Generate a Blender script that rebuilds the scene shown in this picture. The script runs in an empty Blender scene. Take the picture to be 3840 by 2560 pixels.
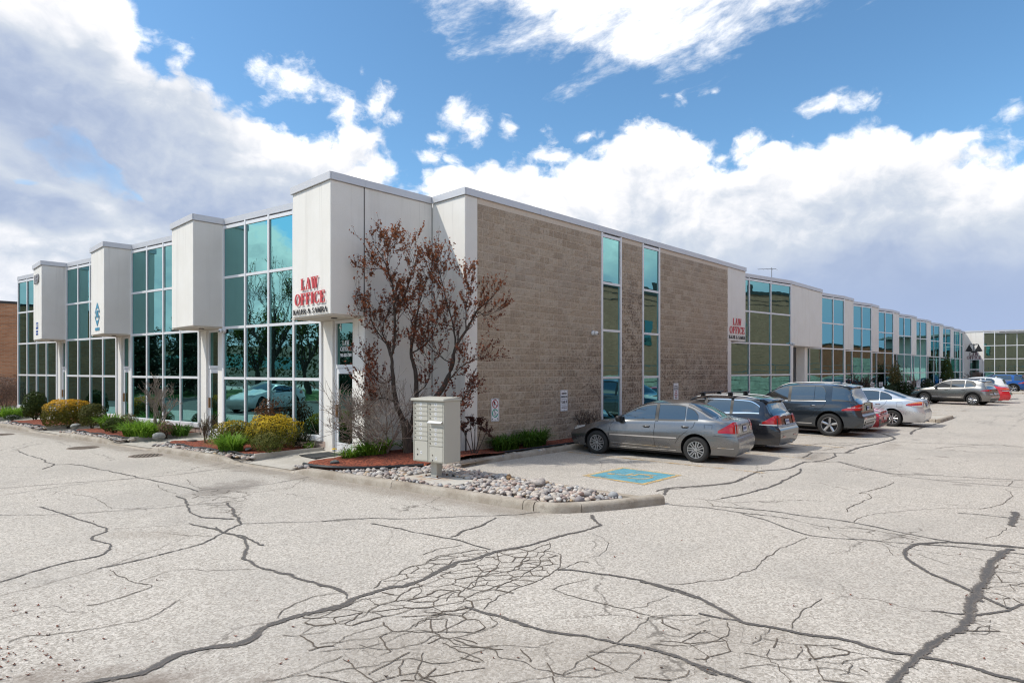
import bpy, bmesh, math, random
from math import sin, cos, pi, radians, sqrt, atan2, tan
from mathutils import Vector, Matrix, noise as mnoise
random.seed(7)
D = bpy.data
scene = bpy.context.scene
COL = scene.collection

# ------------------------------------------------------------------ camera, light, exposure
CAM = Vector((-10.19, -11.38, 2.2))
YAW = radians(46.2)            # building axes are the world axes: x along the block wall, y along the left facade
cam_d = D.cameras.new('camera'); cam = D.objects.new('camera', cam_d); COL.objects.link(cam)
cam.location = CAM
cam.rotation_euler = (radians(90), 0, -YAW)
cam_d.sensor_width = 36.0
cam_d.lens = 36.0 * 2305.0 / 3840.0
cam_d.shift_y = 106.0 / 3840.0
cam_d.clip_start = 0.1; cam_d.clip_end = 4000
scene.camera = cam
SUN = Vector((-0.67, 0.54, 1.0)).normalized()
sun_d = D.lights.new('sun', 'SUN'); sun = D.objects.new('sun', sun_d); COL.objects.link(sun)
sun_d.energy = 3.3; sun_d.angle = radians(0.53); sun_d.color = (1.0, 0.95, 0.86)
sun.rotation_euler = SUN.to_track_quat('Z', 'Y').to_euler()
sun.location = (-20, 15, 30)
vs = scene.view_settings
vs.view_transform = 'Standard'; vs.look = 'None'; vs.gamma = 1.0; vs.exposure = 0.0
try: vs.use_curve_mapping = False
except Exception: pass
scene.render.engine = 'CYCLES'
try:
    scene.cycles.max_bounces = 8; scene.cycles.diffuse_bounces = 3; scene.cycles.glossy_bounces = 5
    scene.cycles.use_denoising = True; scene.cycles.filter_width = 1.15; scene.cycles.sample_clamp_indirect = 6.0
    scene.cycles.caustics_reflective = False; scene.cycles.caustics_refractive = False
except Exception: pass

# ------------------------------------------------------------------ node helpers
class NT:
    def __init__(s, tree): s.t = tree; s.n = tree.nodes; s.l = tree.links
    def node(s, typ, **kw):
        n = s.n.new(typ)
        for k, v in kw.items():
            if hasattr(n, k): setattr(n, k, v)
        return n
    def put(s, sock, v):
        if v is None: return
        if isinstance(v, bpy.types.NodeSocket): s.l.new(v, sock)
        else:
            try: sock.default_value = v
            except Exception:
                sock.default_value = (v, v, v) if not hasattr(v, '__len__') else tuple(v) + (1.0,)
    def math(s, op, a, b=None, c=None, clamp=False):
        n = s.node('ShaderNodeMath', operation=op); n.use_clamp = clamp
        s.put(n.inputs[0], a); s.put(n.inputs[1], b)
        if c is not None: s.put(n.inputs[2], c)
        return n.outputs[0]
    def vmath(s, op, a, b=None, out=0):
        n = s.node('ShaderNodeVectorMath', operation=op)
        s.put(n.inputs[0], a)
        if b is not None:
            if op == 'SCALE': s.put(n.inputs['Scale'], b)
            else: s.put(n.inputs[1], b)
        return n.outputs[out]
    def dot(s, a, b):
        n = s.node('ShaderNodeVectorMath', operation='DOT_PRODUCT'); s.put(n.inputs[0], a); s.put(n.inputs[1], b)
        return n.outputs['Value']
    def noise(s, vec, scale, detail=4, rough=.5, dist=0.0, lac=2.0, out='Fac'):
        n = s.node('ShaderNodeTexNoise'); s.put(n.inputs['Vector'], vec); s.put(n.inputs['Scale'], scale)
        s.put(n.inputs['Detail'], detail); s.put(n.inputs['Roughness'], rough); s.put(n.inputs['Distortion'], dist)
        s.put(n.inputs['Lacunarity'], lac)
        return n.outputs[out]
    def vor(s, vec, scale, feature='F1', out='Distance', rnd=1.0):
        n = s.node('ShaderNodeTexVoronoi', feature=feature); s.put(n.inputs['Vector'], vec); s.put(n.inputs['Scale'], scale)
        s.put(n.inputs['Randomness'], rnd)
        return n.outputs[out]
    def mapr(s, v, a, b, c=0.0, d=1.0, smooth=True):
        n = s.node('ShaderNodeMapRange'); n.interpolation_type = 'SMOOTHSTEP' if smooth else 'LINEAR'; n.clamp = True
        s.put(n.inputs[0], v); s.put(n.inputs[1], a); s.put(n.inputs[2], b); s.put(n.inputs[3], c); s.put(n.inputs[4], d)
        return n.outputs[0]
    def mix(s, f, a, b, mode='MIX'):
        n = s.node('ShaderNodeMix', data_type='RGBA', blend_type=mode)
        s.put(n.inputs[0], f)
        for i, v in ((6, a), (7, b)):
            if not isinstance(v, bpy.types.NodeSocket) and len(v) == 3: v = tuple(v) + (1.0,)
            s.put(n.inputs[i], v)
        return n.outputs[2]
    def ramp(s, f, stops):
        n = s.node('ShaderNodeValToRGB'); e = n.color_ramp.elements
        while len(e) < len(stops): e.new(0.5)
        for i, (p, c) in enumerate(stops):
            e[i].position = p; e[i].color = tuple(c) + (1.0,) if len(c) == 3 else c
        s.put(n.inputs[0], f); return n.outputs[0]
    def curve(s, f, pts):
        n = s.node('ShaderNodeFloatCurve'); c = n.mapping.curves[0]
        while len(c.points) < len(pts): c.points.new(0.5, 0.5)
        for p, (x, y) in zip(c.points, pts): p.location = (x, y); p.handle_type = 'AUTO'
        n.mapping.update(); s.put(n.inputs['Value'], f); return n.outputs[0]
    def bump(s, h, strength=.3, dist=.01, normal=None):
        n = s.node('ShaderNodeBump'); s.put(n.inputs['Height'], h); s.put(n.inputs['Strength'], strength); s.put(n.inputs['Distance'], dist)
        if normal is not None: s.put(n.inputs['Normal'], normal)
        return n.outputs[0]
    def sep(s, v):
        n = s.node('ShaderNodeSeparateXYZ'); s.put(n.inputs[0], v); return n.outputs
    def comb(s, x, y, z):
        n = s.node('ShaderNodeCombineXYZ'); s.put(n.inputs[0], x); s.put(n.inputs[1], y); s.put(n.inputs[2], z); return n.outputs[0]

def new_mat(name):
    m = D.materials.new(name); m.use_nodes = True
    t = NT(m.node_tree); t.n.clear()
    out = t.node('ShaderNodeOutputMaterial'); b = t.node('ShaderNodeBsdfPrincipled')
    t.l.new(b.outputs[0], out.inputs[0])
    t.b = b; t.out = out
    geo = t.node('ShaderNodeNewGeometry'); t.pos = geo.outputs['Position']; t.geo = geo
    t.obj = t.node('ShaderNodeTexCoord').outputs['Object']
    t.rnd = t.node('ShaderNodeObjectInfo').outputs['Random']
    return m, t
def setb(t, col=None, rough=None, metal=None, normal=None, **kw):
    b = t.b
    if col is not None:
        if not isinstance(col, bpy.types.NodeSocket) and len(col) == 3: col = tuple(col) + (1.0,)
        t.put(b.inputs['Base Color'], col)
    if rough is not None: t.put(b.inputs['Roughness'], rough)
    if metal is not None: t.put(b.inputs['Metallic'], metal)
    if normal is not None: t.l.new(normal, b.inputs['Normal'])
    for k, v in kw.items(): t.put(b.inputs[k.replace('_', ' ')], v)
MATS = {}
def simple(name, col, rough=.5, metal=0.0, var=.08, scale=6.0, **kw):
    if name in MATS: return MATS[name]
    m, t = new_mat(name)
    n = t.noise(t.obj, scale, 4)
    c = t.mix(n, [x * (1 - var) for x in col], [min(1, x * (1 + var)) for x in col])
    setb(t, c, rough, metal, **kw)
    MATS[name] = m; return m

# ------------------------------------------------------------------ sky
world = D.worlds.new('World'); scene.world = world; world.use_nodes = True
w = NT(world.node_tree); w.n.clear()
wout = w.node('ShaderNodeOutputWorld'); bg = w.node('ShaderNodeBackground'); w.l.new(bg.outputs[0], wout.inputs[0])
bg.inputs['Strength'].default_value = 0.12
sky = w.node('ShaderNodeTexSky'); sky.sky_type = 'NISHITA'; sky.sun_disc = False
sky.sun_elevation = math.asin(SUN.z); sky.sun_rotation = atan2(SUN.x, SUN.y)
sky.altitude = 150; sky.air_density = 1.0; sky.dust_density = 0.6; sky.ozone_density = 1.6
dirn = w.node('ShaderNodeTexCoord').outputs['Generated']
dz = w.sep(dirn)[2]
X = w.dot(dirn, (cos(YAW), -sin(YAW), 0)); Y = w.dot(dirn, (sin(YAW), cos(YAW), 0))
az = w.math('ARCTAN2', X, Y)                      # radians, 0 along the view, + to the right
el = w.math('ARCSINE', dz)
u = w.math('MULTIPLY_ADD', az, 1.0 / (2 * pi), 0.5)   # 0..1 right round the horizon
def azpx(px): return math.atan((px - 1176) / 1411.8)
def elpx(px, py): return math.atan((849 - py) / 1411.8 * cos(azpx(px)))
def bound(pts):      # (px,py) in the photograph -> curve points (u, el in 0..1)
    return [((azpx(px) / (2 * pi)) + .5, elpx(px, py)) for px, py in pts]
# fbm used for every cloud, stretched a little along the horizon, seen in direction space
pv = w.vmath('MULTIPLY', dirn, (1, 1, 1.35))
wv = w.vmath('ADD', pv, w.vmath('SCALE', w.vmath('SUBTRACT', w.noise(pv, 6.0, 4, .6, out='Color'), (.5, .5, .5)), .075))
def puffs(vec, scale, detail=3.0, rough=.55):
    n = w.node('ShaderNodeTexVoronoi', feature='F1'); w.put(n.inputs['Vector'], vec); w.put(n.inputs['Scale'], scale); w.put(n.inputs['Detail'], detail); w.put(n.inputs['Roughness'], rough)
    w.put(n.inputs['Lacunarity'], 2.3); n.normalize = True
    return w.math('SUBTRACT', .38, n.outputs['Distance'])          # cauliflower heads, about -.2 .. +.3
f1c = w.math('SUBTRACT', w.noise(wv, 7.5, 9, .60), .5)
fb = w.math('SUBTRACT', w.noise(wv, 3.2, 5, .55), .5)
f2 = w.math('SUBTRACT', w.noise(wv, 26.0, 6, .62), .5)
pu = puffs(wv, 9.0, 2.0)
offs = w.vmath('ADD', wv, (-.010 * cos(YAW), .010 * sin(YAW), .020))
relief = w.math('SUBTRACT', puffs(offs, 9.0, 2.0), pu)                 # >0 on the side turned from the light
nrel = w.math('SUBTRACT', w.noise(offs, 7.5, 7, .58), w.noise(wv, 7.5, 7, .58))
# 1. the bank of cumulus along the horizon: its upper edge as elevation against azimuth
top_pts = [(.0, .10), (.12, .07), (.20, .10), (.27, .30)] + bound([(-150, -330), (0, -230), (150, -140), (250, -60), (310, 60), (350, 130), (400, 150), (430, 140), (480, 190), (560, 270), (640, 325), (700, 345),
     (745, 330), (785, 305), (830, 335), (900, 375), (960, 370), (1020, 350), (1110, 365), (1200, 375), (1330, 375), (1410, 345), (1450, 275), (1560, 290), (1700, 318), (1850, 312), (1960, 285), (2060, 310), (2150, 350), (2352, 345), (2600, 330)]) + [(.72, .20), (.80, .10), (.92, .07), (1.0, .10)]
btop = w.curve(u, top_pts)
d_edge = w.math('SUBTRACT', btop, el)
d_bank = w.math('MULTIPLY_ADD', d_edge, 2.6, w.math('MULTIPLY_ADD', pu, .62, w.math('MULTIPLY_ADD', f1c, .40, w.math('MULTIPLY', f2, .22))))
d_bank = w.math('SUBTRACT', d_bank, .03)
def blob(px, py, sx, sy, rot=0.0):
    a0, e0 = azpx(px), elpx(px, py)
    da = w.math('SUBTRACT', az, a0); de = w.math('SUBTRACT', el, e0)
    ca, sa = cos(rot), sin(rot)
    x1 = w.math('ADD', w.math('MULTIPLY', da, ca / sx), w.math('MULTIPLY', de, sa / sx))
    y1 = w.math('ADD', w.math('MULTIPLY', da, -sa / sy), w.math('MULTIPLY', de, ca / sy))
    r2 = w.math('ADD', w.math('MULTIPLY', x1, x1), w.math('MULTIPLY', y1, y1))
    return w.math('SUBTRACT', 1.0, w.math('SQRT', r2))
def most(lst):
    r = None
    for a in lst: b = blob(*a); r = b if r is None else w.math('MAXIMUM', r, b)
    return r
gap = most([(165, 375, .11, .060, -.55), (85, 335, .06, .030, .2), (60, 420, .05, .014, .1)])
lw0 = w.mapr(az, -.1, -.4)
gapf = w.mapr(w.math('ADD', gap, w.math('MULTIPLY_ADD', f1c, 2.6, w.math('MULTIPLY_ADD', f2, .9, w.math('MULTIPLY', pu, -1.2)))), -.10, .75)
d_bank = w.math('SUBTRACT', d_bank, w.math('MULTIPLY', gapf, w.math('MULTIPLY_ADD', lw0, .06, .34)))
# 2. the high cloud at the top, its lower edge, drawn out in streaks
low_pts = [(.0, .62), (.14, .70), (.27, .78)] + bound([(-400, -900), (300, -700), (700, -330), (900, -60), (960, 10), (1040, 60), (1110, 80), (1190, 130), (1300, 175), (1420, 165), (1560, 170), (1680, 140), (1800, 110), (1930, 80), (2060, 60), (2190, 40), (2400, -80), (2700, -300)]) + [(.74, .80), (.87, .68), (1.0, .62)]
ulow = w.curve(u, low_pts)
sv = w.vmath('ADD', w.comb(w.math('MULTIPLY', az, .8), w.math('MULTIPLY_ADD', az, -.42, w.math('MULTIPLY', el, 2.0)), 0.0), (3, 1, 4))
sv = w.vmath('ADD', sv, w.vmath('SCALE', w.vmath('SUBTRACT', w.noise(sv, 9, 3, out='Color'), (.5,) * 3), .05))
fs = w.math('SUBTRACT', w.noise(sv, 9.0, 10, .66), .5)
thin = w.math('MULTIPLY', w.math('SUBTRACT', az, .30), w.math('GREATER_THAN', az, .30))
d_up = w.math('MULTIPLY_ADD', w.math('SUBTRACT', el, ulow), 2.4, w.math('MULTIPLY_ADD', fs, .75, w.math('MULTIPLY', pu, .12)))
d_up = w.math('SUBTRACT', d_up, w.math('MULTIPLY', thin, .70))
d_up = w.math('SUBTRACT', d_up, w.mapr(el, .62, .9, 0, .5))
# 3. loose scraps of cumulus between them
pf = most([(690, 185, .085, .032, -.10), (760, 215, .075, .030, -.60), (800, 245, .04, .03, -.9), (880, 225, .036, .040, -.5), (905, 270, .03, .022, 0), (1055, 255, .040, .050, -.35), (1085, 290, .04, .04, 0), (1172, 300, .026, .034, .3),
            (1270, 360, .060, .018, .0), (1350, 315, .040, .016, .15), (1920, 243, .068, .019, -.08), (1385, 345, .05, .02, .3), (1000, 320, .04, .014, .1), (1640, 212, .016, .012, 0), (830, 165, .016, .018, 0)])
d_pf = w.math('MULTIPLY_ADD', pf, .25, w.math('MULTIPLY_ADD', f1c, .95, w.math('MULTIPLY_ADD', f2, .55, w.math('MULTIPLY_ADD', pu, .30, -.08))))
d_pf = w.math('MINIMUM', d_pf, w.math('MULTIPLY', w.math('ADD', pf, .55), .28))
# 4. scattered fair-weather clouds over the rest of the sky (behind the camera)
away = w.mapr(w.math('ABSOLUTE', az), .85, 1.1)
d_sc = w.math('SUBTRACT', w.math('MULTIPLY_ADD', fb, 1.3, w.math('MULTIPLY_ADD', f1c, .8, w.math('MULTIPLY', pu, .25))), w.math('MULTIPLY_ADD', el, .06, -.03))
d_sc = w.math('SUBTRACT', d_sc, w.math('MULTIPLY', w.math('SUBTRACT', 1.0, away), 2.0))
dens = w.math('MAXIMUM', w.math('MAXIMUM', d_bank, d_up), w.math('MAXIMUM', d_pf, d_sc))
upm = w.mapr(w.math('SUBTRACT', w.math('MAXIMUM', d_up, d_pf), d_bank), -.02, .1)
alpha = w.mapr(dens, -.02, w.math('MULTIPLY_ADD', upm, .16, w.math('MULTIPLY_ADD', gapf, .30, .09)))
# cloud colour: sunlit billows, grey-lavender where the bank is thick and shaded
deep = w.math('MULTIPLY_ADD', d_edge, 2.6, w.math('MULTIPLY_ADD', pu, .35, w.math('MULTIPLY', fb, .5)))
lw = w.mapr(az, .02, -.22)
grey = most([(380, 350, .30, .125, -.50), (600, 450, .20, .075, -.25), (90, 220, .20, .075, -.5), (30, 470, .12, .03, 0)])
gl_ = w.mapr(w.math('ADD', grey, w.math('MULTIPLY_ADD', f1c, .9, w.math('MULTIPLY_ADD', fb, .9, w.math('MULTIPLY', pu, -.6)))), -.22, .55)
shade = w.math('MULTIPLY', gl_, .50)
shade = w.math('ADD', shade, w.math('MULTIPLY', w.mapr(deep, .05, .60), w.math('MULTIPLY_ADD', lw, -.16, .50)))
lowr = w.math('MULTIPLY', w.mapr(el, .23, .05), w.mapr(az, -.10, .25))
shade = w.math('ADD', shade, w.math('MULTIPLY', w.math('MULTIPLY', w.mapr(az, -.05, .22), w.mapr(deep, .04, .30)), .14))
shade = w.math('ADD', shade, w.math('MULTIPLY', lowr, .32))
calm = w.math('MULTIPLY_ADD', lowr, -.8, 1.0)
shade = w.math('ADD', shade, w.math('MULTIPLY', calm, w.math('MULTIPLY_ADD', relief, .55, w.math('MULTIPLY', nrel, 1.5))))
shade = w.math('ADD', shade, w.math('MULTIPLY_ADD', fb, .55, w.math('MULTIPLY', f1c, .22)))
sh = w.math('MULTIPLY', w.math('MAXIMUM', shade, 0.0), w.math('SUBTRACT', 1.0, w.math('MULTIPLY', upm, .55)))
ccol = w.ramp(sh, [(0.0, (11.6, 11.4, 11.2)), (.18, (8.4, 8.4, 8.6)), (.45, (5.6, 6.1, 6.9)), (.8, (3.8, 4.5, 6.0)), (1.0, (3.2, 3.9, 5.5))])
hz = w.math('MULTIPLY', w.mapr(el, .20, .02), w.mapr(az, .05, .45, .25, .88))
ccol = w.mix(hz, ccol, (3.5, 4.4, 6.5))
skyc = w.mix(1.0, sky.outputs[0], (1.02, 1.42, 1.56), 'MULTIPLY')
skyc = w.mix(w.mapr(el, .30, .02, 0, .30), skyc, (5.2, 6.6, 8.4))
ground_c = (3.2, 3.0, 2.8)
allc = w.mix(w.math('MULTIPLY', alpha, .985), skyc, ccol)
allc = w.mix(w.mapr(dz, .0, -.02), allc, ground_c)
w.l.new(allc, bg.inputs[0])
try: world.cycles.sampling_method = 'MANUAL'; world.cycles.sample_map_resolution = 1024
except Exception: pass

# ------------------------------------------------------------------ mesh builder
class MB:
    def __init__(s): s.v = []; s.f = []; s.m = []; s.mi = 0
    def add(s, vs, fs):
        o = len(s.v); s.v += [tuple(p) for p in vs]; s.f += [tuple(i + o for i in f) for f in fs]; s.m += [s.mi] * len(fs)
    def quad(s, a, b, c, d): s.add([a, b, c, d], [(0, 1, 2, 3)])
    def box(s, x0, x1, y0, y1, z0, z1):
        s.add([(x, y, z) for z in (z0, z1) for y in (y0, y1) for x in (x0, x1)],
              [(0, 2, 3, 1), (4, 5, 7, 6), (0, 1, 5, 4), (2, 6, 7, 3), (0, 4, 6, 2), (1, 3, 7, 5)])
    def bbox(s, x0, x1, y0, y1, z0, z1, b):        # box with chamfered edges
        o = [(x0, x1), (y0, y1), (z0, z1)]
        pts = []
        idx = {}
        for sx in (0, 1):
            for sy in (0, 1):
                for sz in (0, 1):
                    for ax in range(3):
                        c = [o[0][sx], o[1][sy], o[2][sz]]
                        for k, q in enumerate((sx, sy, sz)):
                            if k != ax: c[k] += b if q == 0 else -b
                        idx[(sx, sy, sz, ax)] = len(pts); pts.append(tuple(c))
        F = []
        for ax in range(3):
            for sd in (0, 1):
                a, bb = [k for k in range(3) if k != ax]
                ring = []
                for (p, q) in ((0, 0), (1, 0), (1, 1), (0, 1)):
                    k = [0, 0, 0]; k[ax] = sd; k[a] = p; k[bb] = q
                    ring.append(idx[(k[0], k[1], k[2], ax)])
                F.append(ring)
            a, bb = [k for k in range(3) if k != ax]
            for p in (0, 1):
                for q in (0, 1):
                    k0 = [0, 0, 0]; k1 = [0, 0, 0]; k0[a] = k1[a] = p; k0[bb] = k1[bb] = q; k1[ax] = 1
                    F.append([idx[(*k0, a)], idx[(*k1, a)], idx[(*k1, bb)], idx[(*k0, bb)]])
        for sx in (0, 1):
            for sy in (0, 1):
                for sz in (0, 1): F.append([idx[(sx, sy, sz, 0)], idx[(sx, sy, sz, 1)], idx[(sx, sy, sz, 2)]])
        c = Vector(((x0 + x1) / 2, (y0 + y1) / 2, (z0 + z1) / 2)); G = []
        for f in F:
            p = [Vector(pts[i]) for i in f]; n = (p[1] - p[0]).cross(p[2] - p[0])
            G.append(f if n.dot(sum(p, Vector()) / len(p) - c) > 0 else f[::-1])
        s.add(pts, G)
    def obox(s, p0, p1, t_in, t_out, z0, z1):      # wall-like box from p0 to p1, thickness measured to the left (in) and right (out)
        a = Vector((p0[0], p0[1])); b = Vector((p1[0], p1[1])); d = (b - a).normalized(); n = Vector((-d.y, d.x))
        q = [a + n * t_in, b + n * t_in, b - n * t_out, a - n * t_out]
        s.prism([(p.x, p.y) for p in q], z0, z1)
    def prism(s, poly, z0, z1):
        n = len(poly); ar = sum(poly[i][0] * poly[(i + 1) % n][1] - poly[(i + 1) % n][0] * poly[i][1] for i in range(n))
        if ar < 0: poly = poly[::-1]
        s.add([(x, y, z0) for x, y in poly] + [(x, y, z1) for x, y in poly],
              [tuple(range(n))[::-1], tuple(range(n, 2 * n))] + [(i, (i + 1) % n, (i + 1) % n + n, i + n) for i in range(n)])
    def tube(s, pts, rad, n=6, cap=True):
        pts = [Vector(p) for p in pts]; rs = rad if hasattr(rad, '__len__') else [rad] * len(pts)
        vs = []; ref = Vector((0, 0, 1))
        for i, p in enumerate(pts):
            d = (pts[min(i + 1, len(pts) - 1)] - pts[max(i - 1, 0)])
            if d.length < 1e-9: d = Vector((0, 0, 1))
            d.normalize(); r0 = ref if abs(d.dot(ref)) < .95 else Vector((1, 0, 0))
            a = d.cross(r0).normalized(); b = a.cross(d).normalized()
            vs += [p + (a * cos(2 * pi * k / n) - b * sin(2 * pi * k / n)) * rs[i] for k in range(n)]
        fs = [(i * n + k, i * n + (k + 1) % n, (i + 1) * n + (k + 1) % n, (i + 1) * n + k) for i in range(len(pts) - 1) for k in range(n)]
        if cap: fs += [tuple(range(n))[::-1], tuple(range((len(pts) - 1) * n, len(pts) * n))]
        s.add(vs, fs)
    def lathe(s, prof, n=24, axis='z', close=False):
        vs = []
        for r, h in prof:
            for k in range(n):
                a = 2 * pi * k / n
                vs.append((r * cos(a), r * sin(a), h) if axis == 'z' else (h, r * cos(a), r * sin(a)))
        m = len(prof); fs = []
        for i in range(m - 1 + (1 if close else 0)):
            j = (i + 1) % m
            fs += [(i * n + k, i * n + (k + 1) % n, j * n + (k + 1) % n, j * n + k) for k in range(n)]
        s.add(vs, fs)
    def grid(s, rows, flip=False):
        m = len(rows[0]); vs = [p for r in rows for p in r]
        fs = [(i * m + j, i * m + j + 1, (i + 1) * m + j + 1, (i + 1) * m + j) for i in range(len(rows) - 1) for j in range(m - 1)]
        if flip: fs = [f[::-1] for f in fs]
        s.add(vs, fs)
    def xf(s, M):
        s.v = [tuple(M @ Vector(p)) for p in s.v]; return s
    def mesh(s, name, mats, smooth=False, angle=None):
        me = D.meshes.new(name); me.from_pydata(s.v, [], s.f)
        for m in (mats if isinstance(mats, (list, tuple)) else [mats]): me.materials.append(m)
        if any(s.m): me.polygons.foreach_set('material_index', s.m)
        if smooth:
            me.polygons.foreach_set('use_smooth', [True] * len(me.polygons))
            if angle:
                try: me.set_sharp_from_angle(angle=radians(angle))
                except Exception: pass
        me.update(); return me
    def build(s, name, mats, parent=None, smooth=False, angle=None, **props):
        return link(s.mesh(name, mats, smooth, angle), name, parent, **props)
def link(me, name, parent=None, loc=None, rot=None, scale=None, **props):
    o = D.objects.new(name, me); COL.objects.link(o)
    if parent: o.parent = parent
    if loc is not None: o.location = loc
    if rot is not None: o.rotation_euler = rot
    if scale is not None: o.scale = scale
    for k, v in props.items():
        if v is not None: o[k] = v
    return o
def thing(name, label, cat, loc=(0, 0, 0), rotz=0.0, group=None, **kw):
    return link(None, name, None, loc, (0, 0, rotz), label=label, category=cat, group=group, **kw)
def struct(o): o['kind'] = 'structure'; return o
def stuff(o): o['kind'] = 'stuff'; return o
def tag(o, label, cat, group=None):
    o['label'] = label; o['category'] = cat
    if group: o['group'] = group
    return o
def copy_tree(o, parent=None, **props):
    c = o.copy(); COL.objects.link(c)
    if parent: c.parent = parent
    for ch in list(o.children): copy_tree(ch, c)
    for k, v in props.items(): c[k] = v
    return c
# text in the built-in sans face, as a mesh in the x-z plane facing -y, centred
_txt = {}
def text_mesh(body, size, mat, bold=0.0, sx=1.0, depth=.002):
    key = (body, size, mat.name, bold, sx)
    if key in _txt: return _txt[key]
    cu = D.curves.new('text', 'FONT'); cu.body = body; cu.size = size; cu.align_x = 'CENTER'; cu.align_y = 'CENTER'
    cu.offset = bold; cu.resolution_u = 2; cu.extrude = depth
    o = D.objects.new('text', cu); COL.objects.link(o)
    dg = bpy.context.evaluated_depsgraph_get(); me = D.meshes.new_from_object(o.evaluated_get(dg))
    D.objects.remove(o); D.curves.remove(cu)
    me.transform(Matrix.Scale(sx, 4, (1, 0, 0))); me.transform(Matrix.Rotation(pi / 2, 4, 'X'))
    me.materials.clear(); me.materials.append(mat); me.name = 'lettering'
    _txt[key] = me; return me
# ------------------------------------------------------------------ materials
def m_stucco():
    m, t = new_mat('stucco'); p = t.pos
    n1 = t.noise(p, 1.1, 5, .6); n2 = t.noise(t.vmath('MULTIPLY', p, (2.2, 2.2, .12)), 1.6, 4, .55); g = t.noise(p, 95, 3, .6)
    c = t.mix(t.mapr(n1, .3, .75), (.80, .765, .705), (.85, .82, .77))
    c = t.mix(t.math('MULTIPLY', t.mapr(n2, .52, .75), .26), c, (.58, .55, .50))
    zz = t.sep(p)[2]; dirt = t.mapr(t.math('ADD', zz, t.math('MULTIPLY', t.math('SUBTRACT', t.noise(p, 3.2, 5, .65), .5), 1.1)), .55, .05)
    c = t.mix(t.math('MULTIPLY', dirt, .40), c, (.40, .33, .26))
    drip = t.math('MULTIPLY', t.mapr(t.noise(t.vmath('MULTIPLY', p, (9, 9, .35)), 1.0, 4, .6), .56, .72), t.mapr(t.math('ADD', zz, t.math('MULTIPLY', n1, 1.6)), 5.9, 7.3))
    c = t.mix(t.math('MULTIPLY', drip, .28), c, (.47, .44, .40))
    c = t.mix(t.math('MULTIPLY', t.mapr(g, .38, .62), .14), c, (.55, .53, .50))
    setb(t, c, .9, 0, t.bump(t.math('ADD', g, t.math('MULTIPLY', t.noise(p, 40, 3), .8)), .35, .004)); return m
def m_block():
    m, t = new_mat('split_face_block'); p = t.pos; s = t.sep(p)
    row = t.math('FLOOR', t.math('DIVIDE', s[2], .2))
    col = t.math('FLOOR', t.math('DIVIDE', t.math('ADD', s[0], t.math('MULTIPLY', t.math('MODULO', row, 2.0), .2)), .4))
    wn = t.node('ShaderNodeTexWhiteNoise'); t.l.new(t.comb(row, col, 3.3), wn.inputs['Vector']); cell = wn.outputs['Value']
    g = t.noise(p, 55, 4, .65); v = t.noise(p, 14, 5, .65, .4); big = t.noise(p, .55, 4, .6)
    c = t.mix(t.mapr(g, .34, .66), (.315, .238, .168), (.52, .412, .310))
    c = t.mix(t.math('MULTIPLY', t.mapr(cell, .35, 1.0), .46), c, (.52, .435, .345))
    c = t.mix(t.math('MULTIPLY', t.mapr(cell, .30, .0), .30), c, (.235, .178, .13))
    c = t.mix(t.math('MULTIPLY', t.mapr(v, .50, .64), .45), c, (.17, .125, .09))
    c = t.mix(t.math('MULTIPLY', t.mapr(big, .45, .7), .3), c, (.36, .31, .27))
    # brown weather stains that gather on some stretches of the wall
    x = s[0]; z = s[2]
    near = t.math('MAXIMUM', t.mapr(z, 3.9, 2.0), t.math('MULTIPLY', t.mapr(z, 5.8, 4.4), t.mapr(t.math('ABSOLUTE', t.math('SUBTRACT', x, 7.6)), 1.6, .6)))
    near = t.math('MULTIPLY', near, t.math('MULTIPLY_ADD', t.mapr(x, 2.0, 6.5), .75, .25))
    st = t.math('MULTIPLY', t.mapr(t.math('ADD', v, t.math('MULTIPLY', t.math('SUBTRACT', t.noise(p, 2.2, 3), .5), .5)), .47, .60), near)
    c = t.mix(t.math('MULTIPLY', st, .72), c, (.105, .068, .045))
    e = t.mapr(t.noise(t.vmath('MULTIPLY', p, (1.2, 1, 9)), 1.7, 4, .6), .66, .74)
    c = t.mix(t.math('MULTIPLY', e, .25), c, (.52, .47, .42))
    h = t.math('ADD', t.math('MULTIPLY', t.noise(p, 22, 6, .7), 1.0), t.math('MULTIPLY', v, .6))
    setb(t, c, .95, 0, t.bump(h, .8, .022)); return m
def m_glass(name, tint, wav=1.0, dark=(.004, .010, .010)):
    m, t = new_mat(name); p = t.pos
    n = t.noise(t.vmath('MULTIPLY', p, (1, 1, 2.2)), 1.15, 2, .4); n2 = t.noise(t.vmath('MULTIPLY', p, (1, 1, 3.0)), .42, 1, .4)
    nb = t.bump(t.math('ADD', t.math('MULTIPLY', n, .3), n2), 1.0, .010 * wav)
    setb(t, dark, .02, 0, nb)
    gl = t.node('ShaderNodeBsdfGlossy'); gl.inputs['Color'].default_value = tuple(tint) + (1,); gl.inputs['Roughness'].default_value = .012
    t.l.new(nb, gl.inputs['Normal'])
    mx = t.node('ShaderNodeMixShader'); mx.inputs[0].default_value = .94
    t.l.new(t.b.outputs[0], mx.inputs[1]); t.l.new(gl.outputs[0], mx.inputs[2]); t.l.new(mx.outputs[0], t.out.inputs[0])
    return m
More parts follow.
